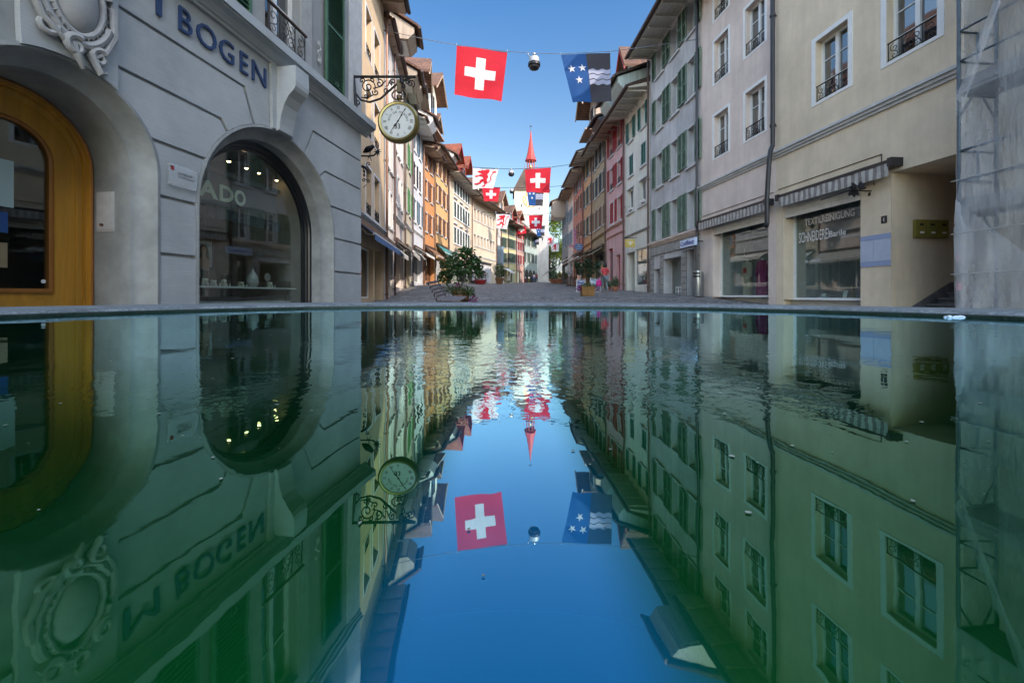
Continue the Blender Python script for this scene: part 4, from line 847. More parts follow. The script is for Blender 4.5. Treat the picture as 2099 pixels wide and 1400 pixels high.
H = rear('narrow_cream_house', 1026, 1400, 12.2, 'narrow cream house with white bay just right of the hoarding', 'w_wht', None, (6.2, 9.1), 2); mb = H.mb(); mb.box(.4, H.W-.6, 0, .8, 4.6, 7.4); o = mb.build('bay', 'blueg'); MT['tilep'] = MT['tile']
H.dormer(.4, 2.4, 12.7, 14.4, nf=.2, rh=1.4, wall='soffitb')
H = rear('yellow_house', 1041, 1400, 11.9, 'pale yellow house with dark green shutters in the far left row', 'w_yel', 'dgreen', (5.2, 7.6, 9.9), 3); H.awning(.3, H.W-.3, 4.3, 1.3, .6, 'offwhite', 'gutter', .2)
H = rear('yellow_green_house', 1057, 1400, 11.6, 'yellow green house with olive shutters in the far left row', 'w_ygr', 'dgreen', (5.4, 7.7, 9.8), 4); H.dormer(1, 3, 12.2, 13.6, nf=-.3, rh=1.1, wall='redwood')
H = rear('pink_house', 1073, 1400, 11.5, 'soft pink house with dark red shutters beside the mint house', 'w_pnk', 'red', (5.4, 7.7, 9.7), 3); H.dormer(1, 3, 12.1, 13.4, nf=-.3, rh=1.0, wall='redwood', roofm='tiler')
p, q = nxt(1101, 1400); H = House('mint_house', p, q, 'L', 11.2, 'mint house with three arches at street level next to the clock tower', wall='w_mint'); W = H.W
for z0 in (6.0, 9.0):
    for a, b_ in cols(H, 3, .9, .4): H.window(a, b_, z0, z0+1.7, dp=.15, trim=None, sh='dgreen', shw=.45)
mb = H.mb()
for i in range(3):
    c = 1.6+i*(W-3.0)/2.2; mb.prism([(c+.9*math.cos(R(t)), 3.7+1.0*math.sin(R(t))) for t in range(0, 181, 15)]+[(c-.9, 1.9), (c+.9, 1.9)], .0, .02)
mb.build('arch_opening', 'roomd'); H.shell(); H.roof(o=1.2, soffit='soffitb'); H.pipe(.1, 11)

# ------------------------------------------------------------------ right row of houses
def XR(Y): return 9.2-.1018*Y
def rightH(*a, **k): return House(*a, **k)
# scaffolded house S (nearest), yellow-beige Y, pink-beige B : one wall line towards column 965
H = House('scaffolded_house', (XR(-5), -5), (XR(7.55), 7.55), 'R', 13.4, 'grey beige house wrapped in scaffolding at the right edge', wall='w_S'); S = H
for z0 in (1.0, 4.9, 7.9, 10.9):
    for Y in (5.9, 3.4, .6, -2.5): a = H.uY(Y); H.window(a-.55, a+.55, z0, z0+1.75, dp=.25, trim='trim')
H.shell(ridge=5); H.roof(o=1.0, ridge=5, mat='tiled')
H = House('yellow_beige_house', (XR(7.55), 7.55), (XR(12.2), 12.2), 'R', 12.6, 'yellow beige house above the dry cleaning shop, with an open stair passage', wall='w_Y'); Yh = H
F = H.F
for fz in (5.13, 8.05, 10.6):
    for a, b_ in ((1664, 1748), (1806, 1936)):
        u0, u1 = sorted((H.u(a), H.u(b_))); H.window(u0+.12, u1-.12, fz, fz+1.62 if fz < 10 else fz+1.4, dp=.24, tw=.12, trim='white', trimn=.012, sill=False, rail=True, bars=2)
H.band(4.12, 4.33, .13, 'trim', steps=3)
# passage
ua, ub = sorted((H.u(1827), H.u(1960))); zt = 2.68; H.holes.append((ua, ub, -1.0, zt, .01))
mb = H.mb(); D_ = -4.2
mb.face([(ub, 0, -1), (ub, D_, -1), (ub, D_, zt), (ub, 0, zt)]); mb.face([(ua, 0, -1), (ua, D_, -1), (ua, D_, zt), (ua, 0, zt)]); mb.face([(ua, 0, zt), (ub, 0, zt), (ub, D_, zt), (ua, D_, zt)]); mb.face([(ua, D_, -1), (ub, D_, -1), (ub, D_, zt), (ua, D_, zt)])
ps = mb.build('passage', 'w_Y')
mb = H.mb(); MT['step'] = plain('granite_step', (.16, .155, .16), .7, var=.3, scale=8)
for i in range(8): n0 = -.28-i*.27; z = -.43+i*.125; mb.box(ua+.002, ub-.03, D_+.01, n0, z-.13, z-.035); mb.box(ua+.002, ub-.03, D_+.01, n0+.03, z-.035, z)
mb.build('stairs', 'step', ps)
mb = H.mb(); mb.face([(ub-.012, -.05, -.48), (ub-.012, -1.45, .30), (ub-.012, -4.1, .32), (ub-.012, -4.1, -.9), (ub-.012, -.05, -.9)]); mb.build('stair_skirting', 'step', ps)
MT['mail'] = plain('yellow_mailbox_paint', (.20, .17, .035), .45, var=.06)
YW = XR(12.2)  # unused
for i in range(3):
    n0 = -.52-.275*i; o_ = empty('letter_box', H.root.location, 0, label=('yellow letter box nearest the street of the row of three in the passage', 'middle yellow letter box of the row of three in the passage', 'yellow letter box deepest in the passage, last of the row of three')[i], cat='letter box', group='yellow letter boxes in the passage'); o_.rotation_euler = H.root.rotation_euler; MF = Fr(o_, F.s, F.gz)
    mb = MB(MF); mb.box(ub-.07, ub-.004, n0-.255, n0, 1.27, 1.66); mb.box(ub-.078, ub-.07, n0-.225, n0-.03, 1.30, 1.63); mb.build('box', 'mail'); mb = MB(MF); mb.box(ub-.084, ub-.078, n0-.17, n0-.08, 1.53, 1.575); mb.build('slot', 'black'); mb = MB(MF); mb.box(ub-.082, ub-.078, n0-.19, n0-.09, 1.36, 1.40); mb.build('name_plate', 'white'); mb = MB(MF); mb.lathe([(.008, -.006), (.008, 0)], (ub-.078, n0-.05, 1.49), 8, 'u'); mb.build('lock', 'iron')
# cleaning shop window
def blind(H, u0, u1, z0, z1, n=-.03):
    mb = H.mb(); N = 4
    for i in range(N): mb.box(u0, u1, n-.05, n, z0+(z1-z0)*i/N, z0+(z1-z0)*(i+.93)/N); mb.box(u0, u1, n-.05, n-.012, z0+(z1-z0)*(i+.93)/N, z0+(z1-z0)*(i+1)/N)
    mb.build('roller_blind_box', 'offwhite')
s0, s1 = sorted((H.u(1764), H.u(1606))); _, zb = H.uv(1632, 614, -.3)
H.shop(s0, s1, -.12, 2.80, dp=.38, frame='white', glass='clear2', roomd=1.7, fw=.06); blind(H, s0+.01, s1-.01, 2.27, 2.79)
mb = H.mb(); mb.box(s0, s1, -.36, -.25, -.32, -.115); mb.build('shop_sill', 'white'); H.holes.append((s0, s1, -.33, -.12, .3))
H.shell(ridge=5); H.roof(o=1.1, ridge=5, mat='tiled', soffit='soffit')
MT['letw'] = plain('white_window_lettering', (.7, .7, .7), .5, var=.02)
def wtext(H, body, x0, x1, ytop, ybot, n=-.335, mat='letw', bold=0, **k):
    u0, u1 = H.u(x0, n), H.u(x1, n); zt_ = H.uv((x0+x1)/2, ytop, n)[1]; zb_ = H.uv((x0+x1)/2, ybot, n)[1]; return text_on(H.F, body, u0, u1, zb_, zt_, n, mat, 'window_lettering', H.root, .002, bold, **k)
wtext(H, 'TEXTILREINIGUNG', 1650, 1752, 439, 453, bold=.01); wtext(H, 'SCHNEIDEREI', 1638, 1699, 473, 494); wtext(H, 'Barile', 1700, 1734, 471, 484, bold=.012); wtext(H, 'CHEMISCHE SCHNEIDEREI', 1722, 1763, 481, 486.5); wtext(H, 'IN - UNIGIO', 1651, 1682, 532, 538)
MT['tileb'] = plain('pale_blue_wall_tile', (.42, .47, .58), .4, var=.06); MT['tileb2'] = plain('blue_tile_border', (.27, .33, .50), .4, var=.06)
p0, p1 = sorted((H.u(1764.5), H.u(1826.5))); zA = H.uv(1800, 546, 0)[1]; zB = H.uv(1800, 481, 0)[1]; h_ = zB-zA
mb = H.mb(); pc = p0+(p1-p0)*.56
for a, b_ in ((p0, pc-.004), (pc+.004, p1)): mb.box(a, b_, .001, .012, zA+.17*h_, zB-.16*h_)
o_ = mb.build('tile_panel', 'tileb'); mb = H.mb(); mb.box(p0, p1, .001, .014, zA, zA+.165*h_); mb.build('border', 'tileb2', o_); mb = H.mb(); mb.box(p0, p1, .001, .014, zB-.155*h_, zB); mb.build('border', 'tileb2', o_)
a, z1 = H.uv(1807, 444); b_, z0 = H.uv(1818.5, 457); mb = H.mb(); mb.box(*sorted((a, b_)), .001, .012, z0, z1); o_ = mb.build('house_number_plate', 'dgutter'); text_on(H.F, '4', a*.62+b_*.38, a*.4+b_*.6, z0+.03, z1-.03, .012, 'letw', 'number', o_ and H.root, .003)
# awnings of the two near shops
MT['stripe1'] = plain('cream_stripe_cloth', (.42, .40, .37), .8, var=.15, scale=12); MT['stripe2'] = plain('grey_brown_stripe_cloth', (.20, .18, .17), .8, var=.15, scale=12)
def foldawn(H, u0, u1, z):
    mb = H.mb(); mb.box(u0, u1, .02, .24, z-.02, z+.06); mb.box(u0-.04, u0+.06, 0, .28, z-.10, z+.08); mb.box(u1-.06, u1+.04, 0, .28, z-.10, z+.08); o = mb.build('awning', 'dgutter')
    mb = H.mb(); N = int((u1-u0-.12)/.085); 
    for i in range(N):
        p = u0+.06+(u1-u0-.12)*i/N; q = u0+.06+(u1-u0-.12)*(i+1)/N; mb.cur = i % 2; k = .006
        for t in range(3): zz = z-.02-.09*t; w1 = .235+.008*math.sin(i*1.1+t); w2 = .235+.008*math.sin((i+1)*1.1+t); w3 = .235+.008*math.sin(i*1.1+t+1); w4 = .235+.008*math.sin((i+1)*1.1+t+1); mb.face([(p, w1, zz), (q, w2, zz), (q, w4, zz-.09), (p, w3, zz-.09)])
    mb.build('valance', ['stripe1', 'stripe2'], o)
    mb = H.mb(); mb.box(u0+.06, u1-.06, .06, .22, z-.10, z-.021); mb.build('rolled_cloth', 'stripe2', o)
foldawn(H, H.u(1826, .25)-.0, H.u(1592, .25), 2.86)
mb = H.mb(); mb.tube([(ua+.5*0, .01, 0)]*2, .001, 3); u0, u1 = H.u(1808), H.W-.1; mb = H.mb(); mb.tube([(u0, .012, 3.16), (u1, .012, 3.16)], .010, 5); mb.tube([(u0, .012, 3.16), (u0, .012, 2.98)], .010, 5); mb.build('cable_duct', 'dgutter')
H.pipe(H.W-.02, 12.3, z0=4.5, n=.13, mat='dgutter', r=.06); mb = H.mb(); mb.tube([(H.W-.02, .13, 4.5), (H.W-.02, .20, 4.35), (H.W-.05, .26, 4.1), (H.W-.05, .34, 2.9), (H.W-.06, .34, 2.15), (H.W-.12, .42, 2.05)], .065, 8); mb.build('downpipe_foot', 'dgutter')
# pink-beige B
H = House('pink_beige_house', (XR(12.2), 12.2), (XR(16.25), 16.25), 'R', 12.0, 'pink beige house with four white framed windows above the dress shop', wall='w_B'); Bh = H
for fz in (5.17, 7.97, 10.35):
    for a, b_ in ((1460.6, 1496.5), (1523.5, 1572.5)):
        u0, u1 = sorted((H.u(a), H.u(b_))); H.window(u0+.1, u1-.1, fz, fz+(1.58 if fz < 10 else 1.3), dp=.24, tw=.10, trim='white', trimn=.012, sill=False, rail=True, bars=2)
H.band(4.13, 4.34, .13, 'trim', steps=3)
s0, s1 = sorted((H.u(1461), H.u(1575))); H.shop(s0, s1, -.05, 2.80, dp=.38, frame='white', glass='clear', roomd=1.6, fw=.06, room='room'); blind(H, s0+.01, s1-.01, 2.30, 2.79)
mb = H.mb(); mb.box(s0, s1, -.36, -.25, -.30, -.045); mb.build('shop_sill', 'white'); H.holes.append((s0, s1, -.31, -.05, .3))
H.shell(ridge=5); H.roof(o=1.1, ridge=5, mat='tiled', soffit='soffit'); H.eavebox(H.uY(14.3), H.W-.15, 12.0, 12.3, 13.0, 2.3, 'soffit', 'soffit', 'tiled')
foldawn(H, .12, H.u(1428, .25), 2.86); mb = H.mb(); mb.tube([(.1, .012, 3.13), (H.W-.2, .012, 3.13)], .010, 5); mb.build('cable_duct', 'dgutter')
H.pipe(H.W+.02, 11.8, n=.12, mat='dgutter', r=.055)
mb = H.mb(); mb.box(H.u(1461), H.W-.2, .001, .02, -.6, -.02); mb.build('plinth', 'greytrim')
# mannequins and shelf in the dress shop
def manq(px, dn, label, mat, w, kind):
    n = -.9; u, _ = H.uv(px, 570, n); e = empty('mannequin', H.root.location, 0, label=label, cat='mannequin', group=None); e.rotation_euler = H.root.rotation_euler; MF = Fr(e, H.F.s, H.F.gz)
    zb = -.02; mb = MB(MF); mb.lathe([(.10, 0), (.10, .012), (.012, .02), (.012, .5)], (u, n, zb), 12); mb.lathe([(.02, 1.32), (.05, 1.30), (.045, 1.24), (.09, 1.20)], (u, n, zb), 12); mb.build('bust', 'white', smooth=True)
    mb = MB(MF); N = 26; k = len(mb.v)
    P = {'dress': [(.14*w, 1.13), (.155*w, 1.05), (.13*w, .93), (.115*w, .85), (.17*w, .65), (.20*w, .3), (.22*w, .02)], 'suit': [(.05, 1.25), (.17*w, 1.2), (.165*w, 1.05), (.14*w, .85), (.17*w, .72), (.18*w, .62)], 'robe': [(.05, 1.25), (.19*w, 1.2), (.17*w, 1.0), (.13*w, .88), (.19*w, .6), (.21*w, .3), (.23*w, .02)]}[kind]
    for r_, z in P:
        for j in range(N): a = 2*math.pi*j/N; rr_ = r_*(1+(.06 if z < .8 else .01)*math.sin(a*7+z*2)); mb.v.append(MF.P(u+rr_*math.cos(a), n+rr_*.62*math.sin(a), zb+z))
    for i in range(len(P)-1):
        for j in range(N): a = k+i*N+j; b_ = k+i*N+(j+1) % N; mb.f.append((a, b_, b_+N, a+N)); mb.mi.append(0)
    if kind == 'suit':
        for sg_ in (-1, 1): mb.tube([(u+sg_*.09, n, zb+.68), (u+sg_*.10, n, zb+.35), (u+sg_*.10, n, zb+.02)], .085, 12, .10)
    if kind != 'dress':
        for sg_ in (-1, 1): mb.tube([(u+sg_*.17, n, zb+1.18), (u+sg_*.22, n+.02, zb+.95), (u+sg_*.24, n+.05, zb+.68)], .055, 10, .038)
    mb.build('garment', mat, smooth=True); return MF, u, n
MT['gdress'] = plain('green_dress_cloth', (.03, .13, .06), .8, var=.3, scale=14); MT['suitc'] = plain('beige_suit_cloth', (.42, .36, .28), .8, var=.12); MT['mag'] = plain('magenta_robe_cloth', (.30, .03, .13), .8, var=.4, scale=18)
manq(1497, 0, 'mannequin in a dark green strapless dress in the dress shop window', 'gdress', 1.05, 'dress'); MF, u, n = manq(1532, 0, 'mannequin in a beige trouser suit with a red top in the dress shop window', 'suitc', 1.1, 'suit')
mb = MB(MF); mb.box(u-.09, u+.09, n+.10, n+.115, .82, 1.0); mb.build('red_top', 'red'); manq(1563, 0, 'mannequin in a long magenta robe in the dress shop window', 'mag', 1.15, 'robe')
n = -1.25; a = H.u(1480, n); b_ = H.u(1546, n); zsh = H.uv(1510, 528.5, n)[1]; mb = H.mb(); mb.box(*sorted((a, b_)), n-.12, n+.1, zsh-.02, zsh+.01); mb.build('wall_shelf', 'white')
e = empty('round_sign', H.root.location, 0, label='round black sign on the white shelf in the dress shop window', cat='sign'); e.rotation_euler = H.root.rotation_euler; MF = Fr(e, H.F.s, H.F.gz); c_ = H.u(1498.5, n); rs = .15
mb = MB(MF); mb.box(c_-.17, c_+.17, n-.02, n, zsh+.012, zsh+.42); mb.build('card', 'offwhite'); mb = MB(MF); mb.lathe([(rs, 0), (rs, .012)], (c_, n+.001, zsh+.22), 28, 'n'); mb.build('disc', 'black'); text_on(MF, 'Agert', c_+rs*.75, c_-rs*.75, zsh+.17, zsh+.28, n+.014, 'letw', 'lettering', e, .002)
c_ = H.u(1526, n); e = empty('white_figurine', H.root.location, 0, label='small white branching figurine on the shelf beside the round black sign', cat='figurine'); e.rotation_euler = H.root.rotation_euler; MF = Fr(e, H.F.s, H.F.gz)
mb = MB(MF)
for P in ([(0, 0, 0), (.02, 0, .16), (-.05, 0, .33)], [(.10, 0, 0), (.03, 0, .15), (.09, 0, .22)], [(.02, 0, .16), (-.02, .03, .20), (.06, .03, .30)]): mb.tube([(c_+x_, n, zsh+.01+z_) for x_, _, z_ in P], .022, 7, .010)
mb.build('body', 'white', smooth=True)
# things lying in the cleaner's window
H = Yh
for px, label, kind in ((1665, 'blue folded cloth on the sill of the dry cleaning window', 'c'), (1686, 'small white card left of the pale blue box in the dry cleaning window', 'k'), (1692, 'pale blue flat box in the dry cleaning window', 'b'), (1731, 'white card on an orange dish in the dry cleaning window', 'o'), (1748, 'brown wooden figure near the right edge of the dry cleaning window', 'v')):
    n = -.75 if kind != 'v' else -.9; u = H.u(px, n); zz = -.105; e = empty({'c': 'folded_cloth', 'k': 'price_card', 'b': 'flat_box', 'o': 'card_on_dish', 'v': 'wooden_figure'}[kind], H.root.location, 0, label=label, cat={'c': 'cloth', 'k': 'card', 'b': 'box', 'o': 'card', 'v': 'figure'}[kind]); e.rotation_euler = H.root.rotation_euler; MF = Fr(e, H.F.s, H.F.gz); mb = MB(MF)
    if kind == 'c': mb.lathe([(.001, .07), (.06, .06), (.10, .03), (.11, 0)], (u, n, zz), 9); mb.build('cloth', 'bluec')
    if kind == 'k': mb.prof([(n, zz), (n+.01, zz), (n-.04, zz+.16), (n-.05, zz+.16)], u-.06, u+.06); mb.build('card', 'white')
    if kind == 'b': mb.box(u-.13, u+.10, n, n+.14, zz, zz+.075); mb.build('box', 'tileb')
    if kind == 'o':
        mb.prof([(n, zz+.02), (n+.01, zz+.02), (n-.05, zz+.24), (n-.06, zz+.24)], u-.05, u+.06); mb.build('card', 'white'); mb = MB(MF); mb.lathe([(.05, 0), (.10, .03), (.11, .03), (.06, -.002)], (u, n, zz+.002), 14); mb.build('dish', 'org' if 'org' in MT else 'brown')
    if kind == 'v': mb.lathe([(.05, 0), (.06, .1), (.03, .2), (.05, .3), (.03, .38), (.001, .42)], (u, n, zz), 12); mb.build('figure', 'board', smooth=True)
# G grey with green shutters
def XYr(px, vp, x0, y0): return XY(px, vp, x0, y0)
A = (XR(16.25), 16.25)
p, q = nxt(1332, 1010); H = House('grey_house', p, q, 'R', 12.7, 'weathered grey house with three columns of faded green shutters above the hairdresser', wall='w_G'); Gh = H
for z0 in (2.82, 5.5, 8.35, 11.05):
    for a, b_ in ((1346, 1359.5), (1376, 1392), (1410, 1427)):
        u0, u1 = sorted((H.u(a), H.u(b_))); H.window(u0, u1, z0, z0+(1.55 if z0 < 11 else 1.3), dp=.28, trim='trim', tw=.07, sh='ggreen', shw=.44, bars=2, sill=z0 > 3)
H.band(2.50, 2.72, .16, 'w_B', steps=3)
d0, d1 = sorted((H.u(1341), H.u(1354))); H.door(d0, d1, -.25, 1.35, 'brown', dp=.45, glass=False)
d0, d1 = sorted((H.u(1360), H.u(1398))); H.shop(d0, d1, -.05, 1.75, dp=.5, frame='stone', glass='clear2', fw=.05)
hd0, hd1 = sorted((H.u(1408), H.u(1425))); H.door(hd0, hd1, -.3, 1.95, 'dgreen', dp=.35)
H.shell(); H.roof(o=1.2, mat='tiled'); H.pipe(H.W-.06, 12.4, mat='gutter', n=.12)
mb = H.mb(); mo = H.mb()
edges = [0]+sorted((H.u(1341), H.u(1354), H.u(1360), H.u(1398), H.u(1408), H.u(1425)))+[H.W]
for i in range(0, len(edges), 2):
    a, b_ = edges[i]+.012, edges[i+1]-.012
    if b_-a > .12:
        z = -.55; mo.box(a-.01, b_+.01, .0015, .012, -.55, 1.96)
        while z < 1.9: mb.box(a, b_, .001, .05, z+.012, min(1.95, z+.27)-.012); z += .27
for i in range(22): u0 = .15+i*(H.W-.3)/22; mb.box(u0+.012, u0+(H.W-.3)/22-.012, .001, .055, 2.05, 2.44)
mo.box(.1, H.W-.1, .0015, .012, 2.03, 2.46); mb.build('rusticated_stones', 'stone'); MT['mortar'] = plain('dark_joint_mortar', (.05, .048, .045), .9); mo.build('joints', 'mortar')
hs = empty('hairdresser_sign', H.root.location, 0, label='white box sign with blue lettering Coiffeur above the hairdresser door', cat='sign'); hs.rotation_euler = H.root.rotation_euler; MF = Fr(hs, H.F.s, H.F.gz)
n = .42; a, b_ = H.u(1394, n), H.u(1424, n); z1, z0 = H.uv(1409, 490.5, n)[1], H.uv(1409, 506, n)[1]; lo, hi = sorted((a, b_)); MT['signw'] = plain('white_sign_face', (.55, .66, .85), .4, var=.03); MT['signblue'] = plain('blue_sign_lettering', (.01, .03, .25), .5)
mb = MB(MF); mb.box(lo, hi, .32, n, z0, z1); mb.build('box', 'signw'); mb = MB(MF); mb.box(lo+.15, lo+.19, 0, .32, z0+.15, z0+.19); mb.build('arm', 'iron'); text_on(MF, 'Coiffeur', a-.04, b_+.04, z0+.07, z1-.06, n+.002, 'signblue', 'lettering', hs, .004, .025)
n = -.46; e = empty('hair_poster', H.root.location, 0, label='white poster with dark haired portraits in the hairdresser window', cat='poster'); e.rotation_euler = H.root.rotation_euler; MF = Fr(e, H.F.s, H.F.gz)
for x0_, x1_ in ((1372, 1379), (1385, 1397)):
    a, b_ = sorted((H.u(x0_, n), H.u(x1_, n))); mb = MB(MF); mb.box(a, b_, n, n+.004, .05, .42); mb.build('sheet', 'white')
    k_ = max(1, int((b_-a)/.3))
    for i in range(k_*2): c_ = a+(b_-a)*((i % k_)+.5)/k_; zz = .33 if i < k_ else .15; mb = MB(MF); mb.lathe([(.055, 0), (.055, .002)], (c_, n+.006, zz), 10, 'n'); mb.box(c_-.06, c_+.06, n+.005, n+.006, zz-.1, zz); mb.build('portrait', 'black')
# C pale cream
p, q = nxt(1281, 1008); H = House('pale_cream_house', p, q, 'R', 11.2, 'pale cream house with small teal shutters and boxed eave bays', wall='w_C')
for px, z0, hh, cl in ((1319.5, 9.35, 1.15, 0), (1294, 9.35, 1.15, 0), (1319, 7.25, 1.15, 1), (1294, 7.25, 1.15, 1)): c_ = H.u(px); H.window(c_-.36, c_+.36, z0, z0+hh, dp=.22, trim='trim', tw=.06, sh='teal', shw=.36, closed=bool(cl))
for px in (1318, 1292.5): 
    c_ = H.u(px); w_ = H.window(c_-.58, c_+.58, 5.08, 6.45, dp=.25, trim='trim', tw=.07, bars=0); mb = H.mb(); mb.box(c_-.45, c_, .0, .16, 5.08, 5.24); mb.build('window_box', 'offwhite', w_)
H.band(3.55, 3.68, .10, 'greytrim'); a, b_ = sorted((H.u(1285), H.u(1301))); H.holes.append((a, b_, -.2, 2.6, .9))
mb = H.mb(); mb.box(a, b_, -.95, -.9, -.3, 2.6); o_ = mb.build('recessed_door', 'greytrim'); mb = H.mb(); mb.box(a+.1, a+.6, -.9, -.8, 1.0, 1.5); mb.box(a+.1, a+.6, -.9, -.8, 1.55, 1.95); mb.build('meter_boxes', 'dark', o_)
a, b_ = sorted((H.u(1302), H.u(1326))); H.shop(a, b_, .55, 2.65, dp=.12, frame='offwhite', glass='clear2', mulls=()); H.shell(); H.roof(o=1.2, mat='tiled'); H.pipe(H.W-.06, 11.0, mat='gutter')
H.eavebox(.4, 1.9, 11.15, 11.75, 12.3, 1.6, 'boardg', 'soffit', 'tiled'); H.eavebox(2.6, 3.9, 11.15, 11.75, 12.3, 1.6, 'boardg', 'soffit', 'tiled'); H.dormer(3.0, 4.2, 12.6, 14.2, nf=-.2, rh=1.0, wall='greytrim', trim='redwood'); Ch = H
# P rose
p, q = nxt(1243, 1008); H = House('rose_house', p, q, 'R', 11.4, 'rose pink house with red shutters and a red door beside the terracotta pots', wall='w_P')
for z0 in (5.0, 7.4, 9.8):
    for px in (1270, 1254): c_ = H.u(px); H.window(c_-.42, c_+.42, z0, z0+1.45, dp=.22, trim='trim', tw=.09, sh='red', shw=.42, closed=(z0 == 5.0 and px == 1254), rail=z0 > 6)
H.band(4.62, 4.78, .14, 'w_pnk'); H.band(4.05, 4.15, .10, 'w_pnk'); a, b_ = sorted((H.u(1263), H.u(1271))); H.door(a, b_, .1, 2.7, 'red', dp=.2, glass=False); a, b_ = sorted((H.u(1247), H.u(1256))); H.door(a, b_, .3, 3.3, 'red', dp=.15)
H.shell(); H.roof(o=1.1, mat='tiled', soffit='soffitb'); H.pipe(H.W-.06, 11.2); H.eavebox(1.2, 3.0, 11.3, 11.7, 12.1, 1.4, 'dark', 'redwood', 'tiled')
# T tan
p, q = nxt(1215, 1043); H = House('tan_house', p, q, 'R', 11.9, 'tan house with brown shutters over the olive shop awnings', wall='w_T')
for z0 in (5.4, 8.0, 10.3):
    for a, b_ in cols(H, 3, .72, .35): H.window(a, b_, z0, z0+1.4, dp=.2, trim='trim', tw=.08, sh='brown' if z0 < 6 else 'dark', shw=.34)
H.band(4.55, 4.72, .14, 'w_T'); H.shop(.4, H.W-.6, .9, 3.3, dp=.2, frame='dgreen', glass='glass', mulls=(.3, .65)); H.shell(); H.roof(o=.9, mat='tile', soffit='soffit'); H.pipe(H.W-.06, 11.6); H.dormer(1.2, 3.8, 12.6, 14.9, nf=.5, rh=1.3, ov=1.1, wall='soffitb', roofm='tile', trim='soffitb')
H.awning(.5, H.W-.2, 3.7, 1.9, .8, 'olive', 'gutter', .12)
# O apricot
p, q = nxt(1197, 1043); H = House('apricot_house', p, q, 'R', 12.4, 'apricot house with green shutters behind the oval blue sign', wall='w_O')
for z0 in (5.5, 8.2, 10.7):
    for a, b_ in cols(H, 2, .9, .3): H.window(a, b_, z0, z0+1.5, dp=.2, trim='trim', tw=.08, sh='dgreen', shw=.42)
H.band(4.5, 4.65, .12, 'w_O'); H.shop(.4, H.W-.4, 1.1, 3.4, dp=.2, frame='brown', glass='glass', mulls=(.5,)); H.shell(); H.roof(o=1.3, mat='tile', soffit='soffit'); H.pipe(H.W-.06, 12.1); H.awning(.2, H.W-.2, 3.9, 2.0, 1.0, 'brownc', 'gutter', .12)
# K salmon
p, q = nxt(1175, 1043); H = House('salmon_house', p, q, 'R', 12.1, 'salmon pink house with grey blue shutters near the end of the right row', wall='w_K')
for z0 in (5.9, 8.6, 10.7):
    for a, b_ in cols(H, 2, .8, .8): H.window(a, b_, z0, z0+1.4, dp=.2, trim='trim', tw=.08, sh='blueg' if z0 > 10 else 'brown', shw=.38)
H.shop(.6, H.W-.6, 1.5, 3.6, dp=.2, frame='offwhite', glass='glass', mulls=(.5,)); H.shell(); H.roof(o=1.2, mat='tile', soffit='soffit'); H.awning(.3, H.W-.3, 4.3, 1.2, .6, 'greyc', 'gutter', .12)
p, q = nxt(1165, 1070); H = House('pale_pink_house', p, q, 'R', 11.8, 'narrow pale pink house between the salmon house and the last grey one', wall='w_wht2')
for z0 in (6, 8.6):
    for a, b_ in cols(H, 2, .8, .5): H.window(a, b_, z0, z0+1.4, dp=.15, trim='trim', sh='blueg', shw=.35)
H.shop(.6, H.W-.6, 1.8, 3.8, dp=.2, glass='glass'); H.shell(); H.roof(o=1.2, mat='tile', soffit='soffitb')
p, q = nxt(1152, 1070); H = House('light_grey_house', p, q, 'R', 12.6, 'light grey house with an eave bay at the far end of the right row', wall='w_gr')
for z0 in (6.4, 9.2):
    for a, b_ in cols(H, 3, .8, .5): H.window(a, b_, z0, z0+1.4, dp=.15, trim='trim', sh='blueg', shw=.35)
H.shop(.6, H.W-.6, 2.0, 4.0, dp=.2, glass='glass'); H.shell(); H.roof(o=.9, mat='tile', soffit='soffit'); H.eavebox(3.2, 6.0, 10.2, 12.2, 12.9, 1.7, 'soffitb', 'soffit'); H.awning(.5, H.W-.5, 4.6, 2.6, 1.7, 'greyc', 'gutter', .1)
# tall buildings behind the camera and far right (they shade the square and the tower foot)
H = House('tall_stone_house', (9.2, -34), (9.4, -5.1), 'R', 20.5, 'tall stone house behind the camera on the right side of the square', wall='w_S', base=-1.2)
for z0 in (1, 4.5, 8, 11.5, 15): 
    for i in range(9): a = 1.5+i*3; H.window(a, a+1.1, z0, z0+1.8, dp=.2, trim='trim')
H.shell(ridge=5); H.roof(o=1, ridge=5)
H = House('far_side_house', (13, 60), (11.5, 79), 'R', 14.2, 'house beyond the right row that stands behind the light grey one', wall='w_yel', base=1.5); H.shell(ridge=3.5); H.roof(o=.6)

# ------------------------------------------------------------------ clock tower
dT = 88; T = empty('clock_tower', (4.25, dT+3.7, gz(4, dT)), label='white square clock tower with steep brown roof and slender red spire', cat='tower'); TF = Fr(T, 1, gz(4, dT)); gT = gz(4, dT); w2 = 3.72
zE = (HY-390)/FPX*dT; zR = (HY-337)/FPX*dT
mb = MB(TF); mb.box(-w2, w2, -w2+.02, w2, gT-.5, zE); mb.box(-.3+.8, .6, -w2-.01, -w2+.02, 9.9, 10.1); mb.build('wall', 'w_tow')
mb = MB(TF); e = .35; k = mb.pts([(-w2-e, -w2-e, zE-.1), (w2+e, -w2-e, zE-.1), (w2+e, w2+e, zE-.1), (-w2-e, w2+e, zE-.1), (-1.5, 0-.6, zR), (1.5, -.6, zR), (1.5, .6, zR), (-1.5, .6, zR)])
for q_ in ((0, 1, 5, 4), (1, 2, 6, 5), (2, 3, 7, 6), (3, 0, 4, 7), (4, 5, 6, 7), (0, 3, 2, 1)): mb.f.append(tuple(k+i for i in q_)); mb.mi.append(0)
mb.build('roof', 'tiled')
mb = MB(TF)
for sx__ in (-1.45, 1.45): mb.lathe([(.12, 0), (.05, .5), (.01, 1.3)], (sx__, 0, zR), 6)
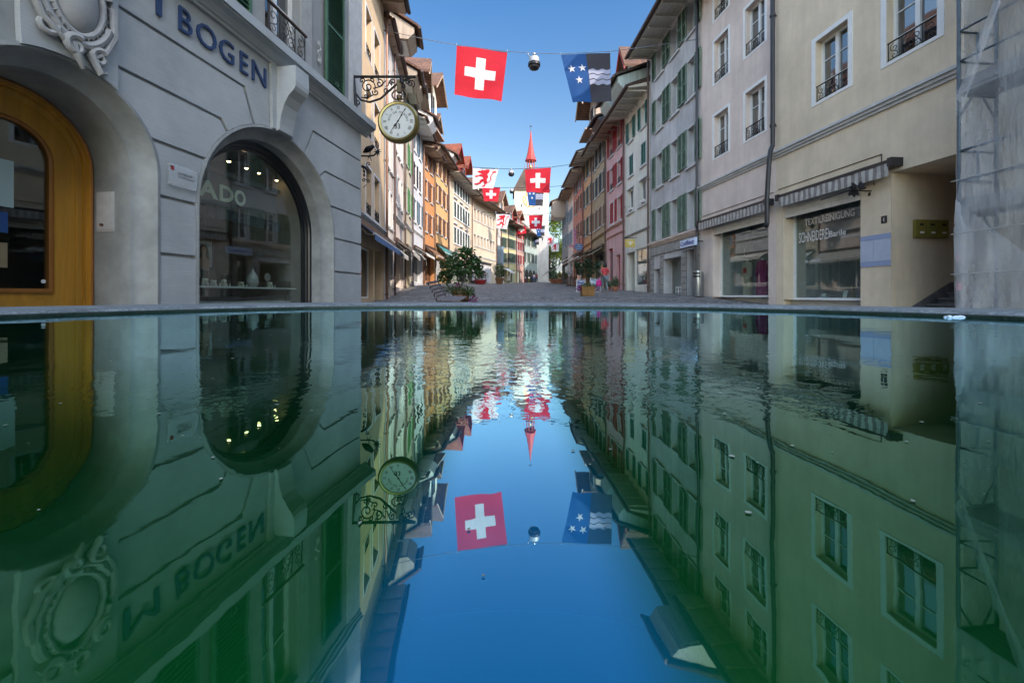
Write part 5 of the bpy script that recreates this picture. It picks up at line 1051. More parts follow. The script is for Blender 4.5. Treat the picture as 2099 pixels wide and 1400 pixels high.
mb.build('finial', 'redwood'); zB0, zB1, zS = (HY-345)/FPX*dT, (HY-318)/FPX*dT, (HY-257)/FPX*dT
mb = MB(TF); mb.lathe([(.95, -1.2), (.95, .9)], (0, 0, zB0), 8); mb.lathe([(1.0, 0), (1.0, .15)], (0, 0, zB1-.25), 8)
for i in range(8): a = R(22.5+45*i); mb.tube([(.85*math.cos(a), .85*math.sin(a), zB0+.8), (.85*math.cos(a), .85*math.sin(a), zB1)], .1, 6)
bf = mb.build('belfry', 'redwood'); mb = MB(TF); mb.lathe([(.05, .9), (.2, .8), (.3, .3), (.42, 0)], (0, 0, zB0+1.0), 12); mb.build('bell', 'brass', bf)
mb = MB(TF); mb.lathe([(1.35, -.1), (1.2, .25), (.9, 1.1), (.55, 2.9), (.25, 4.9), (.10, zS-zB1), (.13, zS-zB1+.1), (.01, zS-zB1+.3)], (0, 0, zB1), 8); mb.build('spire', 'redwood')
mb = MB(TF); mb.tube([(0, 0, zS), (0, 0, zS+1.5)], .03, 5); mb.prism([(-.35, zS+1.2), (.3, zS+1.15), (.3, zS+1.45), (0, zS+1.3), (-.2, zS+1.5)], -.02, .02); mb.build('weather_vane', 'iron')
MT['dialo'] = plain('orange_dial_ring', (.50, .22, .08), .7); zC = (HY-409)/FPX*dT; cx_t = (1088-CX)/FPX*dT-4.25
mb = MB(TF); mb.lathe([(1.75, -.05), (1.75, -.09), (1.05, -.09), (1.05, -.05)], (cx_t, -w2, zC), 36, 'n'); dl = mb.build('clock_dial', 'dialo')
mb = MB(TF); mb.lathe([(1.05, -.07), (.001, -.075)], (cx_t, -w2, zC), 30, 'n'); mb.build('dial_centre', 'w_tow', dl)
mb = MB(TF)
for i in range(12): a = R(30*i); mb.box(cx_t+1.4*math.sin(a)-.09, cx_t+1.4*math.sin(a)+.09, -w2-.12, -w2-.09, zC+1.4*math.cos(a)-.22, zC+1.4*math.cos(a)+.22)
mb.build('numeral', 'cream', dl); mb = MB(TF); mb.prism([(cx_t-.06, zC), (cx_t+.06, zC), (cx_t+.5, zC+1.2)], -w2-.15, -w2-.13); mb.prism([(cx_t-.06, zC), (cx_t+.06, zC), (cx_t-.5, zC-.7)], -w2-.18, -w2-.16); mb.build('hand', 'black', dl)
for px, py in ((1105, 428), (1112, 491), (1069, 422)):
    X_, Z_ = (px-CX)/FPX*dT-4.25, (HY-py)/FPX*dT; mb = MB(TF); mb.box(X_-.22, X_+.22, -w2-.03, -w2+.03, Z_-.4, Z_+.4); w_ = mb.build('window', 'trim'); mb = MB(TF); mb.box(X_-.14, X_+.14, -w2-.04, -w2-.02, Z_-.3, Z_+.3); mb.build('pane', 'black', w_)
mb = MB(TF); mb.prism([(-w2+.1+1.0*0, gT), (.9, gT), (.9, 5.2), (-1.2, 5.2), (-w2+.1, 5.2)], -w2-.03, -w2+.03); mb.build('stone_portal', 'stone')
mb = MB(TF); mb.box(-.6, .6, -w2-.3, -w2+.8, zE+1.2, zE+2.6); mb.prism([(-.9, zE+2.6), (.9, zE+2.6), (0, zE+3.6)], -w2-.4, 0); mb.build('roof_dormer', 'tiled')

# ------------------------------------------------------------------ flags, wires, street lamps on wires
MT.update({'fred': cloth('flag_red', (.62, .012, .03)), 'fwhite': cloth('flag_white', (.80, .78, .78)), 'fblue': cloth('flag_blue', (.006, .07, .24), .25), 'fblack': cloth('flag_black', (.035, .033, .042), .15), 'fsilver': cloth('flag_pale_wave', (.42, .44, .58), .25), 'steel': plain('galvanised_steel', (.30, .31, .32), .35, .8)})
LION = [  # rampant lion facing left, pieces in unit square (u right, v down)
 [(.44,.10),(.52,.05),(.62,.04),(.68,.09),(.66,.2),(.60,.28),(.66,.42),(.62,.56),(.64,.66),(.58,.70),(.48,.62),(.45,.50),(.40,.36),(.38,.22)],
 [(.44,.09),(.36,.07),(.33,.12),(.26,.10),(.24,.15),(.18,.14),(.22,.20),(.30,.22),(.38,.26),(.44,.22)],
 [(.42,.30),(.32,.28),(.24,.34),(.12,.36),(.08,.42),(.18,.43),(.30,.38),(.42,.42)],
 [(.50,.56),(.40,.52),(.32,.58),(.30,.68),(.18,.72),(.08,.74),(.10,.80),(.24,.80),(.38,.74),(.42,.66),(.52,.66)],
 [(.54,.62),(.62,.64),(.66,.76),(.58,.84),(.60,.92),(.44,.94),(.46,.88),(.54,.84),(.54,.76),(.50,.70)],
]
TAIL = [(.60,.62),(.66,.72),(.74,.70),(.80,.56),(.76,.42),(.80,.28),(.86,.16)]
def flag(name, kind, cs, d, label, amp=.03, sway=.06):
    C = [at(x, y, d) for x, y in cs]                       # TL, TR, BR, BL
    e = empty(name, C[0], 0, label=label, cat='flag'); O = C[0]
    wd = (C[1]-C[0]).length; ph = random.random()*6
    def S(u, v, off=0):
        p = (C[0]*(1-u)+C[1]*u)*(1-v)+(C[3]*(1-u)+C[2]*u)*v
        p = p+Vector((0, 1, 0))*(amp*wd*math.sin(u*7+v*3+ph)*(.25+v)+sway*wd*v+amp*.5*wd*math.sin(v*9+u*2)*v)
        p = p+Vector((0, 0, 1))*(.02*wd*math.sin(u*math.pi)*v)
        return tuple(p-O+Vector((0, off, 0)))
    N = 32; mb = MB(Fr(e)); 
    for j in range(N+1):
        for i in range(N+1): mb.v.append(S(i/N, j/N))
    for j in range(N):
        for i in range(N):
            mb.f.append((j*(N+1)+i, j*(N+1)+i+1, (j+1)*(N+1)+i+1, (j+1)*(N+1)+i)); m_ = 0
            if kind == 'swiss': m_ = 1 if (13 <= i < 19 and 6 <= j < 26) or (13 <= j < 19 and 6 <= i < 26) else 0
            if kind == 'canton': m_ = 0 if i < 16 else 1
            mb.mi.append(m_)
    mb.build('cloth', {'swiss': ['fred', 'fwhite'], 'canton': ['fblue', 'fblack'], 'lion': ['fwhite']}[kind], e, smooth=True)
    def poly(mb, P, off):
        for sg in (-1, 1): k = len(mb.v); mb.v += [S(u, v, sg*off) for u, v in P]; mb.f.append(tuple(range(k, k+len(P)))); mb.mi.append(0)
    o_ = .006+.0006*d
    if kind == 'canton':
        for cu_, cv_ in ((.155, .30), (.385, .30), (.27, .55)):
            mb = MB(Fr(e)); poly(mb, [(cu_+(.088 if i % 2 == 0 else .034)*math.sin(R(36*i)), cv_-(.088 if i % 2 == 0 else .034)*math.cos(R(36*i))) for i in range(10)], o_); mb.build('star', 'fwhite', e)
        for r_ in range(3):
            v0 = .33+r_*.105; mb = MB(Fr(e)); n_ = 24
            for i in range(n_):
                a, b_ = .505+.49*i/n_, .505+.49*(i+1)/n_; f_ = lambda u: .014*math.cos((u-.5)*2*math.pi*2/.49*1.15)
                poly(mb, [(a, v0+f_(a)), (b_, v0+f_(b_)), (b_, v0+f_(b_)+.088), (a, v0+f_(a)+.088)], o_)
            mb.build('wave_stripe', 'fsilver', e)
    if kind == 'lion':
        mb = MB(Fr(e))
        for i, P in enumerate(LION): poly(mb, P, o_+i*.0012)
        for i in range(len(TAIL)-1):
            (a, b_), (c, dd) = TAIL[i], TAIL[i+1]; t = Vector((c-a, dd-b_)).normalized()*.018; poly(mb, [(a-t.y, b_+t.x), (c-t.y, dd+t.x), (c+t.y, dd-t.x), (a+t.y, b_-t.x)], o_+.007+i*.0007)
        for i, P in enumerate(([(.86, .16), (.80, .12), (.78, .20)], [(.86, .16), (.88, .06), (.92, .14)], [(.86, .16), (.96, .14), (.92, .22)])): poly(mb, P, o_+.012+i*.001)
        mb.build('lion', 'fred', e)
    mb = MB(Fr(e)); mb.tube([S(-.005, 0), S(1.005, 0)], .006*d/16, 5)
    for u in (0, 1): p = Vector(S(u, 0)); mb.tube([p, p+Vector((0, 0, .10*d/16))], .012*d/16, 5)
    mb.build('hanging_bar', 'steel', e)
def wire(pts, d0, d1, label, dm):
    P = []; n = len(pts)
    for i, (x, y) in enumerate(pts): t = (x-pts[0][0])/(pts[-1][0]-pts[0][0]); dd = d0+(dm-d0)*min(1, t/.35) if t < .5 else d1+(dm-d1)*min(1, (1-t)/.25); P.append(at(x, y, dd))
    e = empty('span_wire', P[0], 0, label=label, cat='wire'); mb = MB(Fr(e)); r = .006+.0004*dm; mb.tube([p-P[0] for p in P], r, 5); mb.build('cable', 'steel' if dm < 20 else 'iron', e)
    mb = MB(Fr(e)); 
    for p in (P[0], P[-1]): q = p-P[0]; mb.lathe([(.03, -.03), (.04, 0), (.03, .03)], tuple(q), 8)
    mb.build('anchor', 'steel', e)
def lampw(px, y0, y1, d, label):
    c = at(px, y0, d); e = empty('hanging_lamp', c, 0, label=label, cat='lamp', group=None); h = (y1-y0)/FPX*d; r = h*.32; KL = Fr(e)
    mb = MB(KL); mb.tube([(0, 0, 0), (0, 0, -h*.18)], r*.2, 8); mb.lathe([(r*.35, -h*.08), (r*.45, -h*.14), (r*.3, -h*.22)], (0, 0, 0), 14); mb.tube([(-r*1.2, 0, .0), (-r*1.2, 0, -h*.12), (-r*.6, 0, -h*.3)], r*.1, 6); mb.build('hook', 'steel', e)
    mb = MB(KL); mb.lathe([(r*.3, -h*.22), (r*.95, -h*.30), (r, -h*.34), (r, -h*.58), (r*.9, -h*.60)], (0, 0, 0), 24); mb.build('housing', 'silver', e, smooth=True)
    mb = MB(KL); mb.lathe([(r*.9, -h*.60), (r*1.18, -h*.63), (r*1.2, -h*.68), (r*.95, -h*.70), (r*1.2, -h*.72), (r*1.2, -h*.78), (r*.95, -h*.80), (r*1.05, -h*.84), (r*.9, -h*.95), (r*.5, -h), (.001, -h)], (0, 0, 0), 24); mb.build('shade', 'dgutter', e)
wire([(783, 62), (830, 72), (880, 83), (936, 93), (1040, 106), (1095, 110), (1150, 111), (1251, 106), (1330, 96), (1440, 80)], 17.7, 16.25, 'nearest cable across the street carrying the large red flag and the dark blue flag', 17)
flag('swiss_flag', 'swiss', [(936, 94), (1040, 108), (1028, 208), (931, 193)], 17, 'large red flag with white cross, nearest and highest of all the flags')
flag('canton_flag', 'canton', [(1150, 113), (1251, 109), (1254, 208), (1175, 209)], 17, 'large blue and black flag with three stars and white waves, right of the nearest lamp')
lampw(1095, 110, 143, 17, 'nearest street lamp hanging from the cable between the two large flags')
wire([(893, 333), (969, 343), (1022, 346), (1048, 347), (1076, 346), (1130, 343), (1204, 333)], 36, 37, 'second cable carrying the lion flag and the red flag before the tower roof', 33)
flag('lion_flag', 'lion', [(969, 345), (1022, 347), (1011, 386), (968.5, 387)], 33, 'white flag with a red lion on the second cable, upper left of the tower')
flag('swiss_flag', 'swiss', [(1076, 348), (1129.5, 344), (1126, 396), (1079, 394)], 33, 'red flag with white cross hanging in front of the tower roof')
lampw(1048, 346, 362, 33, 'street lamp hanging left of the tower roof on the second cable')
wire([(908, 368), (988, 383), (1026, 385), (1049, 385), (1080, 385), (1116, 384), (1172, 380)], 40, 45, 'third cable crossing in front of the top of the white tower wall', 45)
flag('swiss_flag', 'swiss', [(988, 384), (1026, 385), (1020, 414), (992, 412)], 45, 'small red flag with white cross just below the upper lion flag')
flag('canton_flag', 'canton', [(1079.5, 387), (1115.5, 386), (1112.5, 423), (1084, 422)], 45, 'blue and brown flag covering the tower clock')
lampw(1049, 385, 397, 45, 'small street lamp on the third cable, left of the tower wall')
wire([(985, 434), (1017, 438), (1046, 440), (1084, 441), (1112, 440), (1160, 436)], 52, 54, 'fourth cable below the tower clock', 56)
flag('lion_flag', 'lion', [(1016.5, 439), (1046, 440.5), (1039, 470), (1017, 468)], 56, 'white flag with a red lion over the roofs left of the tower')
flag('swiss_flag', 'swiss', [(1084, 442), (1112.5, 441), (1110.6, 470), (1086, 470)], 56, 'pale red flag with white cross on the white tower wall')
flag('swiss_flag', 'swiss', [(1056, 463.6), (1078.4, 464), (1079, 479), (1059.6, 480.6)], 68, 'small red flag with white cross before the far yellow green house')
flag('canton_flag', 'canton', [(1098, 464), (1117, 463), (1116, 484), (1101, 485)], 68, 'small blue and brown flag right under the pale red flag')
wire([(1030, 462), (1056, 463), (1078, 463.6), (1098, 463.6), (1117, 463), (1156, 460)], 64, 55, 'fifth cable before the tower', 68)
flag('canton_flag', 'canton', [(1088, 487), (1105, 486), (1105, 502), (1089, 503)], 76, 'tiny blue flag with stars at the corner of the mint house')
flag('lion_flag', 'lion', [(1119, 486.7), (1137, 487), (1136, 503), (1122, 503)], 72, 'grey white flag with a red lion just right of the tower edge')
flag('lion_flag', 'lion', [(1129, 500), (1146, 500), (1145, 516), (1131, 516)], 78, 'lower of the two small lion flags right of the tower')

# ------------------------------------------------------------------ plants
LM = {'fig': leafmat('fig_leaf', (.028, .075, .028), (.075, .16, .045)), 'box': leafmat('dark_leaf', (.018, .045, .022), (.045, .085, .035)), 'plane': leafmat('plane_tree_leaf', (.07, .13, .02), (.20, .26, .04)), 'herb': leafmat('herb_leaf', (.035, .08, .02), (.11, .16, .045)), 'silv': leafmat('grey_green_leaf', (.10, .15, .09), (.2, .24, .15)), 'gold': leafmat('golden_leaf', (.16, .14, .03), (.3, .22, .05))}
MT.update(LM); MT['petal'] = plain('purple_petal', (.22, .015, .12), .6, var=.4); MT['petalr'] = plain('red_petal', (.5, .02, .02), .6); MT['bark'] = plain('bark', (.09, .065, .045), .9, var=.3, bmp=.01); MT['barrel'] = wood('old_barrel_wood', (.20, .095, .035), 2, .7, .35, 8); MT['terra'] = plain('terracotta', (.33, .13, .07), .8, var=.15); MT['corten'] = plain('rusty_planter', (.22, .11, .03), .7, var=.3, scale=5)
def leaves(mb, c, rad, n, size, shape='ball', aspect=.6, droop=.3, rnd=random, hollow=.35, lobes=()):
    for _ in range(n):
        while True:
            p = Vector((rnd.uniform(-1, 1), rnd.uniform(-1, 1), rnd.uniform(-1, 1)))
            if hollow < p.length < 1: break
        L = rnd.choice(lobes) if lobes else (0, 0, 0, 1)
        q = Vector((c[0]+L[0]+p.x*rad[0]*L[3], c[1]+L[1]+p.y*rad[1]*L[3], c[2]+L[2]+p.z*rad[2]*L[3]))
        d = Vector((rnd.gauss(0, 1), rnd.gauss(0, 1), rnd.gauss(-droop, .7))).normalized(); s = size*rnd.uniform(.6, 1.25)
        x = d.cross(Vector((rnd.gauss(0, .4), rnd.gauss(0, .4), 1))).normalized(); nn = x.cross(d)
        a = q; m_ = q+d*s*.5; t = q+d*s
        k = len(mb.v); mb.v += [tuple(a), tuple(m_+x*s*aspect*.5+nn*s*.08), tuple(t), tuple(m_-x*s*aspect*.5+nn*s*.08), tuple(m_)]
        mb.f += [(k, k+1, k+4), (k+1, k+2, k+4), (k+2, k+3, k+4), (k+3, k, k+4)]; mb.mi += [0]*4
def flat(o): return o
# tree in a half barrel beside the bench
d = 13.0; X = (944-CX)/FPX*d; g0 = gz(X, d); e = empty('potted_tree', (X, d, g0), 0, label='leafy fig-like tree in a wooden half barrel beside the bench', cat='potted tree'); KP = Fr(e)
mb = MB(KP); mb.lathe([(.22, 0), (.26, .12), (.275, .25), (.27, .42), (.245, .42), (.24, .36), (.001, .36)], (0, 0, 0), 28); br_ = mb.build('barrel', 'barrel'); mb = MB(KP); mb.lathe([(.268, .08), (.272, .08), (.274, .12), (.268, .12)], (0, 0, 0), 28); mb.lathe([(.280, .30), (.283, .30), (.281, .34), (.276, .34)], (0, 0, 0), 28); mb.build('hoop', 'iron', br_)
random.seed(3); mb = MB(KP); tr = [(0, 0, .36), (-.02, .01, .55), (-.10, .02, .80), (-.22, 0, 1.15)]; mb.tube(tr, .028, 7, .012); mb.tube([(0, 0, .5), (.07, 0, .70), (.12, -.03, 1.0), (.22, -.02, 1.35)], .024, 7, .010)
for i in range(16): a = random.uniform(0, 6.28); z0 = random.uniform(.7, 1.2); mb.tube([(-.1+.2*random.random(), 0, z0), (.35*math.cos(a), .3*math.sin(a), z0+.25), (.62*math.cos(a), .55*math.sin(a), z0+random.uniform(.1, .55))], .010, 5, .004)
mb.build('trunk', 'bark'); mb = MB(KP)
lobes = [(-.35, 0, .0, .75), (.3, .1, .05, .75), (0, -.2, -.12, .8), (-.05, .1, .35, .7), (.45, 0, .25, .45), (-.5, .1, -.25, .45), (.2, -.1, .5, .5), (.55, 0, -.05, .4), (-.2, -.1, .2, .7)]
leaves(mb, (0, 0, 1.12), (.50, .45, .42), 1350, .125, aspect=.85, lobes=lobes, hollow=.1); mb.build('crown', 'fig')
mb = MB(KP); leaves(mb, (-.05, -.05, .46), (.46, .40, .17), 900, .075, lobes=[(-.3, 0, 0, .7), (.2, 0, 0, .8), (0, -.1, -.05, .9), (.3, -.1, -.12, .5)]); mb.build('underplanting', 'herb'); mb = MB(KP); leaves(mb, (.42, -.12, .12), (.16, .12, .15), 160, .06, aspect=.9); leaves(mb, (-.12, 0, .6), (.09, .08, .08), 40, .06, aspect=.9); mb.build('flowers', 'petal')
# planter with dark shrub on the right
d = 17.0; X = (1204-CX)/FPX*d; g0 = gz(X, d); e = empty('potted_shrub', (X, d, g0), 0, label='dark green shrub with purple flowers in a rusty square planter in mid street', cat='potted shrub'); KP = Fr(e)
mb = MB(KP); mb.v += [(-.24, -.24, 0), (.24, -.24, 0), (.24, .24, 0), (-.24, .24, 0), (-.28, -.28, .4), (.28, -.28, .4), (.28, .28, .4), (-.28, .28, .4), (-.25, -.25, .4), (.25, -.25, .4), (.25, .25, .4), (-.25, .25, .4), (-.24, -.24, .34), (.24, -.24, .34), (.24, .24, .34), (-.24, .24, .34)]
for i in range(4): j = (i+1) % 4; mb.f += [(i, j, j+4, i+4), (i+4, j+4, j+8, i+8), (i+8, j+8, j+12, i+12)]; mb.mi += [0]*3
mb.f += [(12, 13, 14, 15), (0, 1, 2, 3)]; mb.mi += [0]*2; mb.build('planter', 'corten'); mb = MB(KP); mb.tube([(0, 0, .34), (.01, 0, .7), (-.02, 0, 1.1)], .03, 7, .015)
for i in range(9): a = i*.7; mb.tube([(0, 0, .7+.04*i), (.3*math.cos(a), .25*math.sin(a), .95+.04*i)], .012, 5, .005)
mb.build('trunk', 'bark'); mb = MB(KP); leaves(mb, (0, 0, 1.12), (.36, .32, .34), 1100, .10, aspect=.6, hollow=.1, lobes=[(-.22, 0, .1, .7), (.2, 0, .05, .7), (0, 0, .25, .7), (0, 0, -.15, .7), (-.42, 0, .18, .35), (.42, 0, .2, .35)]); mb.build('crown', 'box')
mb = MB(KP); leaves(mb, (0, -.02, .44), (.36, .34, .12), 600, .06, hollow=.1); mb.build('underplanting', 'herb'); mb = MB(KP); leaves(mb, (-.36, -.1, .32), (.14, .14, .14), 160, .05, aspect=.9); leaves(mb, (.38, -.1, .34), (.12, .12, .14), 110, .05, aspect=.9); mb.build('flowers', 'petal')
def pot(name, px, d, r, h, ph, leaf, label, group=None, flo=False, potm='terra', n=260, sz=.09):
    X = (px-CX)/FPX*d; e = empty(name, (X, d, gz(X, d)), 0, label=label, cat='potted plant', group=group); K_ = Fr(e); mb = MB(K_); mb.lathe([(r*.7, 0), (r, h*.85), (r*1.08, h*.86), (r*1.08, h), (r*.9, h), (r*.88, h*.9), (.001, h*.9)], (0, 0, 0), 18); mb.build('pot', potm); mb = MB(K_); leaves(mb, (0, 0, h+ph*.45), (r*1.25, r*1.1, ph*.55), n, sz, hollow=.05, aspect=.35 if leaf == 'silv' else .6); mb.build('foliage', leaf)
    if flo: mb = MB(K_); leaves(mb, (0, 0, h+ph*.6), (r*1.2, r*1.1, ph*.4), 50, sz*.8, aspect=.9); mb.build('flowers', 'petalr' if flo == 'r' else 'petal')
pot('potted_plant', 1261, 23.0, .17, .28, .55, 'silv', 'grey green spiky plant in a terracotta pot by the red door of the rose house', n=320, sz=.2); pot('potted_plant', 1247, 24.5, .14, .24, .35, 'silv', 'smaller spiky plant in a terracotta pot, left of the larger spiky one', n=200, sz=.16)
pot('potted_plant', 984, 46, .75, .5, 1.2, 'herb', 'wide dark red tub of bushy plants beside the small far bench', flo='r', potm='red', n=420, sz=.22); pot('potted_plant', 1024, 52, .55, .8, 1.9, 'herb', 'tall yellow green bush in a brown pot in front of the narrow cream house', potm='barrel', n=520, sz=.26)
pot('potted_plant', 1136, 62, .7, .6, 1.0, 'box', 'round dark bush, leftmost of the tubs at the far end of the street', n=300, sz=.26, potm='terra'); pot('potted_plant', 1144, 61, .7, .6, 1.1, 'herb', 'mid green bush, middle one of the tubs at the far end of the street', n=300, sz=.26); pot('potted_plant', 1151.5, 60, .6, .6, 1.1, 'gold', 'golden yellow bush, rightmost tub at the far end of the street', n=300, sz=.24)
# street tree beyond the tower, and creeper
def bigtree(name, px, py, d, rx, rz, leaf, label, n=3200, sz=.55, base=None):
    c = at(px, py, d); g0 = gz(c.x, d); e = empty(name, (c.x, d, g0), 0, label=label, cat='tree'); K_ = Fr(e); mb = MB(K_); hz = c.z-g0
    mb.tube([(0, 0, 0), (.1, 0, hz*.4), (-.1, 0, hz), (0, 0, hz+rz*.6)], .38, 9, .12)
    for i in range(12): a = i*2.4; z0 = hz*.45+i*rz*.08; mb.tube([(0, 0, z0), (rx*.4*math.cos(a), rx*.4*math.sin(a), z0+rz*.3), (rx*.8*math.cos(a), rx*.8*math.sin(a), z0+rz*.5)], .13, 6, .03)
    mb.build('trunk', 'bark'); mb = MB(K_); lb = [(random.uniform(-.75, .75)*rx, random.uniform(-.6, .6)*rx, random.uniform(-.8, .8)*rz, random.uniform(.25, .42)) for _ in range(26)]
    leaves(mb, (0, 0, hz), (rx, rx, rz*.7), n, sz, lobes=lb, hollow=.2, aspect=.8); mb.build('crown', leaf)
bigtree('plane_tree', 1157, 465, 92, 4.6, 7.5, 'plane', 'sunlit yellow green tree standing behind the end of the right row', 6500, .55)
bigtree('slender_tree', 1127, 545, 100, 1.4, 6.0, 'box', 'slender dark tree right behind the tower edge', 1800, .5)
# pale building far behind the passage, with parasol
H = House('far_pale_building', ((1124-CX)/FPX*118, 118), ((1163-CX)/FPX*112, 112), 'L', 12.3, 'pale building with brown hipped roof at the far end of the street, beyond the tower', 'building', wall='w_tow', base=3.6)
for z0 in (5.4, 8.4):
    for a, b_ in cols(H, 5, .8, .3): H.window(a, b_, z0, z0+1.5, dp=.12, trim='trim', sh='dgreen', shw=.3, bars=0)
H.shell(ridge=4, pitch=.7); H.roof(o=.7, ridge=4, pitch=.7, mat='tile', soffit='soffitb')

# ------------------------------------------------------------------ bench, boards, bollards, bin and other street furniture
MT['slat'] = wood('grey_weathered_slats', (.22, .19, .19), 1, .8, .25, 12)
def bench(px0, px1, d, L, label, rot=0, group=None):
    X = ((px0+px1)/2-CX)/FPX*d; e = empty('park_bench', (X, d, gz(X, d)), rot, label=label, cat='bench', group=group); K_ = Fr(e); e.rotation_euler[0] = math.atan((gz(X, d+L)-gz(X, d))/L)
    mb = MB(K_); [mb.box(-.18+i*.085, -.115+i*.085, 0, L, .39-i*.004, .415-i*.004) for i in range(6)]; mb.build('seat', 'slat')
    mb = MB(K_)
    for i in range(5): z = .45+i*.075; xx = -.22-.05*i; mb.prof([(0, z), (L, z), (L, z+.060), (0, z+.060)], xx-.012, xx+.012)
    mb.build('backrest', 'slat')
    for yy in (.12, L-.12):
        mb = MB(K_); mb.tube([(.30, yy, 0), (.28, yy, .37), (-.20, yy, .37), (-.42, yy, .80)], .018, 6); mb.tube([(-.20, yy, .37), (-.26, yy, 0)], .018, 6); mb.build('side_frame', 'iron')
bench(896, 930, 9.1, 1.5, 'weathered slatted bench standing end on beside the barrel tree'); bench(968, 974, 44, 1.6, 'small far bench beside the wide dark red tub', rot=.3)
MT['board'] = MT['board']; MT['poster1'] = plain('pale_blue_poster', (.40, .47, .52), .5, var=.35, scale=7); MT['poster2'] = plain('dark_blue_white_poster', (.22, .25, .32), .5, var=.9, scale=9)
def aboard(px, d, w_, h, mat, label, rot):
    X = (px-CX)/FPX*d; e = empty('sandwich_board', (X, d, gz(X, d)), rot, label=label, cat='sign'); K_ = Fr(e)
    for sg in (-1, 1):
        mb = MB(K_); P = [(-w_/2, sg*.22, .0), (-w_/2, sg*.02, h), (w_/2, sg*.02, h), (w_/2, sg*.22, 0)]; mb.tube(P, .018, 6); mb.tube([P[3], P[0]], .012, 5); f_ = mb.build('frame', 'white'); mb = MB(K_); o_ = .002
        a, b_ = (sg*.205, .10), (sg*.035, h-.06); mb.prof([a, b_, (b_[0]+sg*.01, b_[1]), (a[0]+sg*.01, a[1])], -w_/2+.03, w_/2-.03); mb.build('poster', mat, f_)
        if sg < 0:
            mb = MB(K_); lerp = lambda t: (a[0]+(b_[0]-a[0])*t-.016, a[1]+(b_[1]-a[1])*t)
            if mat == 'poster1':
                for t, x0, x1 in ((.9, -.7, .2), (.84, -.7, .5), (.5, -.3, .1), (.45, -.6, .6), (.2, -.7, .3)): p0, p1 = lerp(t), lerp(t+.035); mb.prof([p0, p1, (p1[0]-.002, p1[1]), (p0[0]-.002, p0[1])], x0*w_/2, x1*w_/2)
            else:
                for t in (.15, .35, .7): p0, p1 = lerp(t), lerp(t+.1); mb.prof([p0, p1, (p1[0]-.002, p1[1]), (p0[0]-.002, p0[1])], -w_*.35, w_*.3)
            mb.build('print', 'bluec' if mat == 'poster1' else 'signblue', f_)
aboard(1220, 22.0, .52, .76, 'poster1', 'white framed sandwich board with pale poster beside the walking woman', .1); aboard(1191, 22.5, .46, .70, 'poster2', 'white framed sandwich board with dark blue poster behind the potted shrub', -.3)
d = 15.9; X = (1434-CX)/FPX*d-.05; e = empty('litter_bin', (X, d, gz(X, d)), 0, label='tall brushed steel litter bin with black slots at the corner of the pink beige house', cat='bin'); K_ = Fr(e)
mb = MB(K_); 
k = len(mb.v); P = [(.20*math.cos(R(t)), .17*math.sin(R(t))) for t in range(0, 360, 15)]
for z, s_ in ((0.03, .96), (.05, 1), (.98, 1), (1.02, .97)):
    for x_, y_ in P: mb.v.append((x_*s_, y_*s_, z+(x_*-.25 if z > .9 else 0)))
n_ = len(P)
for i in range(3):
    for j in range(n_): a = k+i*n_+j; b_ = k+i*n_+(j+1) % n_; mb.f.append((a, b_, b_+n_, a+n_)); mb.mi.append(0)
mb.f.append(tuple(k+3*n_+j for j in range(n_))); mb.mi.append(0); mb.build('body', 'steel', smooth=True)
for z in (.78, .90): mb = MB(K_); mb.v += [(1.012*.20*math.cos(R(t)), 1.012*.17*math.sin(R(t)), zz) for zz in (z, z+.07) for t in range(150, 271, 15)]; m_ = 9; mb.f += [(i, i+1, i+1+m_, i+m_) for i in range(m_-1)]; mb.mi += [0]*(m_-1); mb.build('slot', 'black')
def bollard(px, d, m1, m2, label):
    X = (px-CX)/FPX*d; e = empty('bollard', (X, d, gz(X, d)), 0, label=label, cat='bollard'); K_ = Fr(e); mb = MB(K_); mb.lathe([(.12, 0), (.11, .75)], (0, 0, 0), 12); mb.build('post', m1); mb = MB(K_); mb.lathe([(.12, .75), (.12, .9), (.08, .98), (.001, 1.0)], (0, 0, 0), 12); mb.build('cap', m2)
bollard(1076.5, 70, 'redwood', 'white', 'red bollard with white cap before the mint house arches'); bollard(1084, 70, 'gold', 'white', 'yellowish bollard with white cap right of the red one'); bollard(1031, 60, 'white', 'white', 'thin all white bollard right of the tall yellow green bush')
# hoarding of the building site
MT['hoard'] = plain('white_hoarding_board', (.60, .60, .62), .7, var=.08, scale=1.5)
H = L9; a, b_ = H.uv(968, 550, .9)[0], H.uv(1006, 550, .9)[0]; e = empty('site_hoarding', H.root.location, 0, label='white boarded hoarding in front of the long cream house', cat='hoarding'); e.rotation_euler = H.root.rotation_euler; MF = Fr(e, H.F.s, H.F.gz)
mb = MB(MF); z0, z1 = H.g+.2, 4.3; N = 8
for i in range(N): p0, p1 = a+(b_-a)*i/N, a+(b_-a)*(i+1)/N; mb.box(p0+.01, p1-.01, .9, .95, z0, z1); mb.box(p1-.01, p1+.01, .9, .93, z0, z1)
mb.box(b_, b_+.05, 0, .95, z0, z1); mb.build('panels', 'hoard'); mb = MB(MF); mb.prof([(0, z1+.05), (1.3, z1-.02), (1.3, z1+.06), (0, z1+.2)], a-.3, b_+.3); mb.build('canopy', 'greyc')
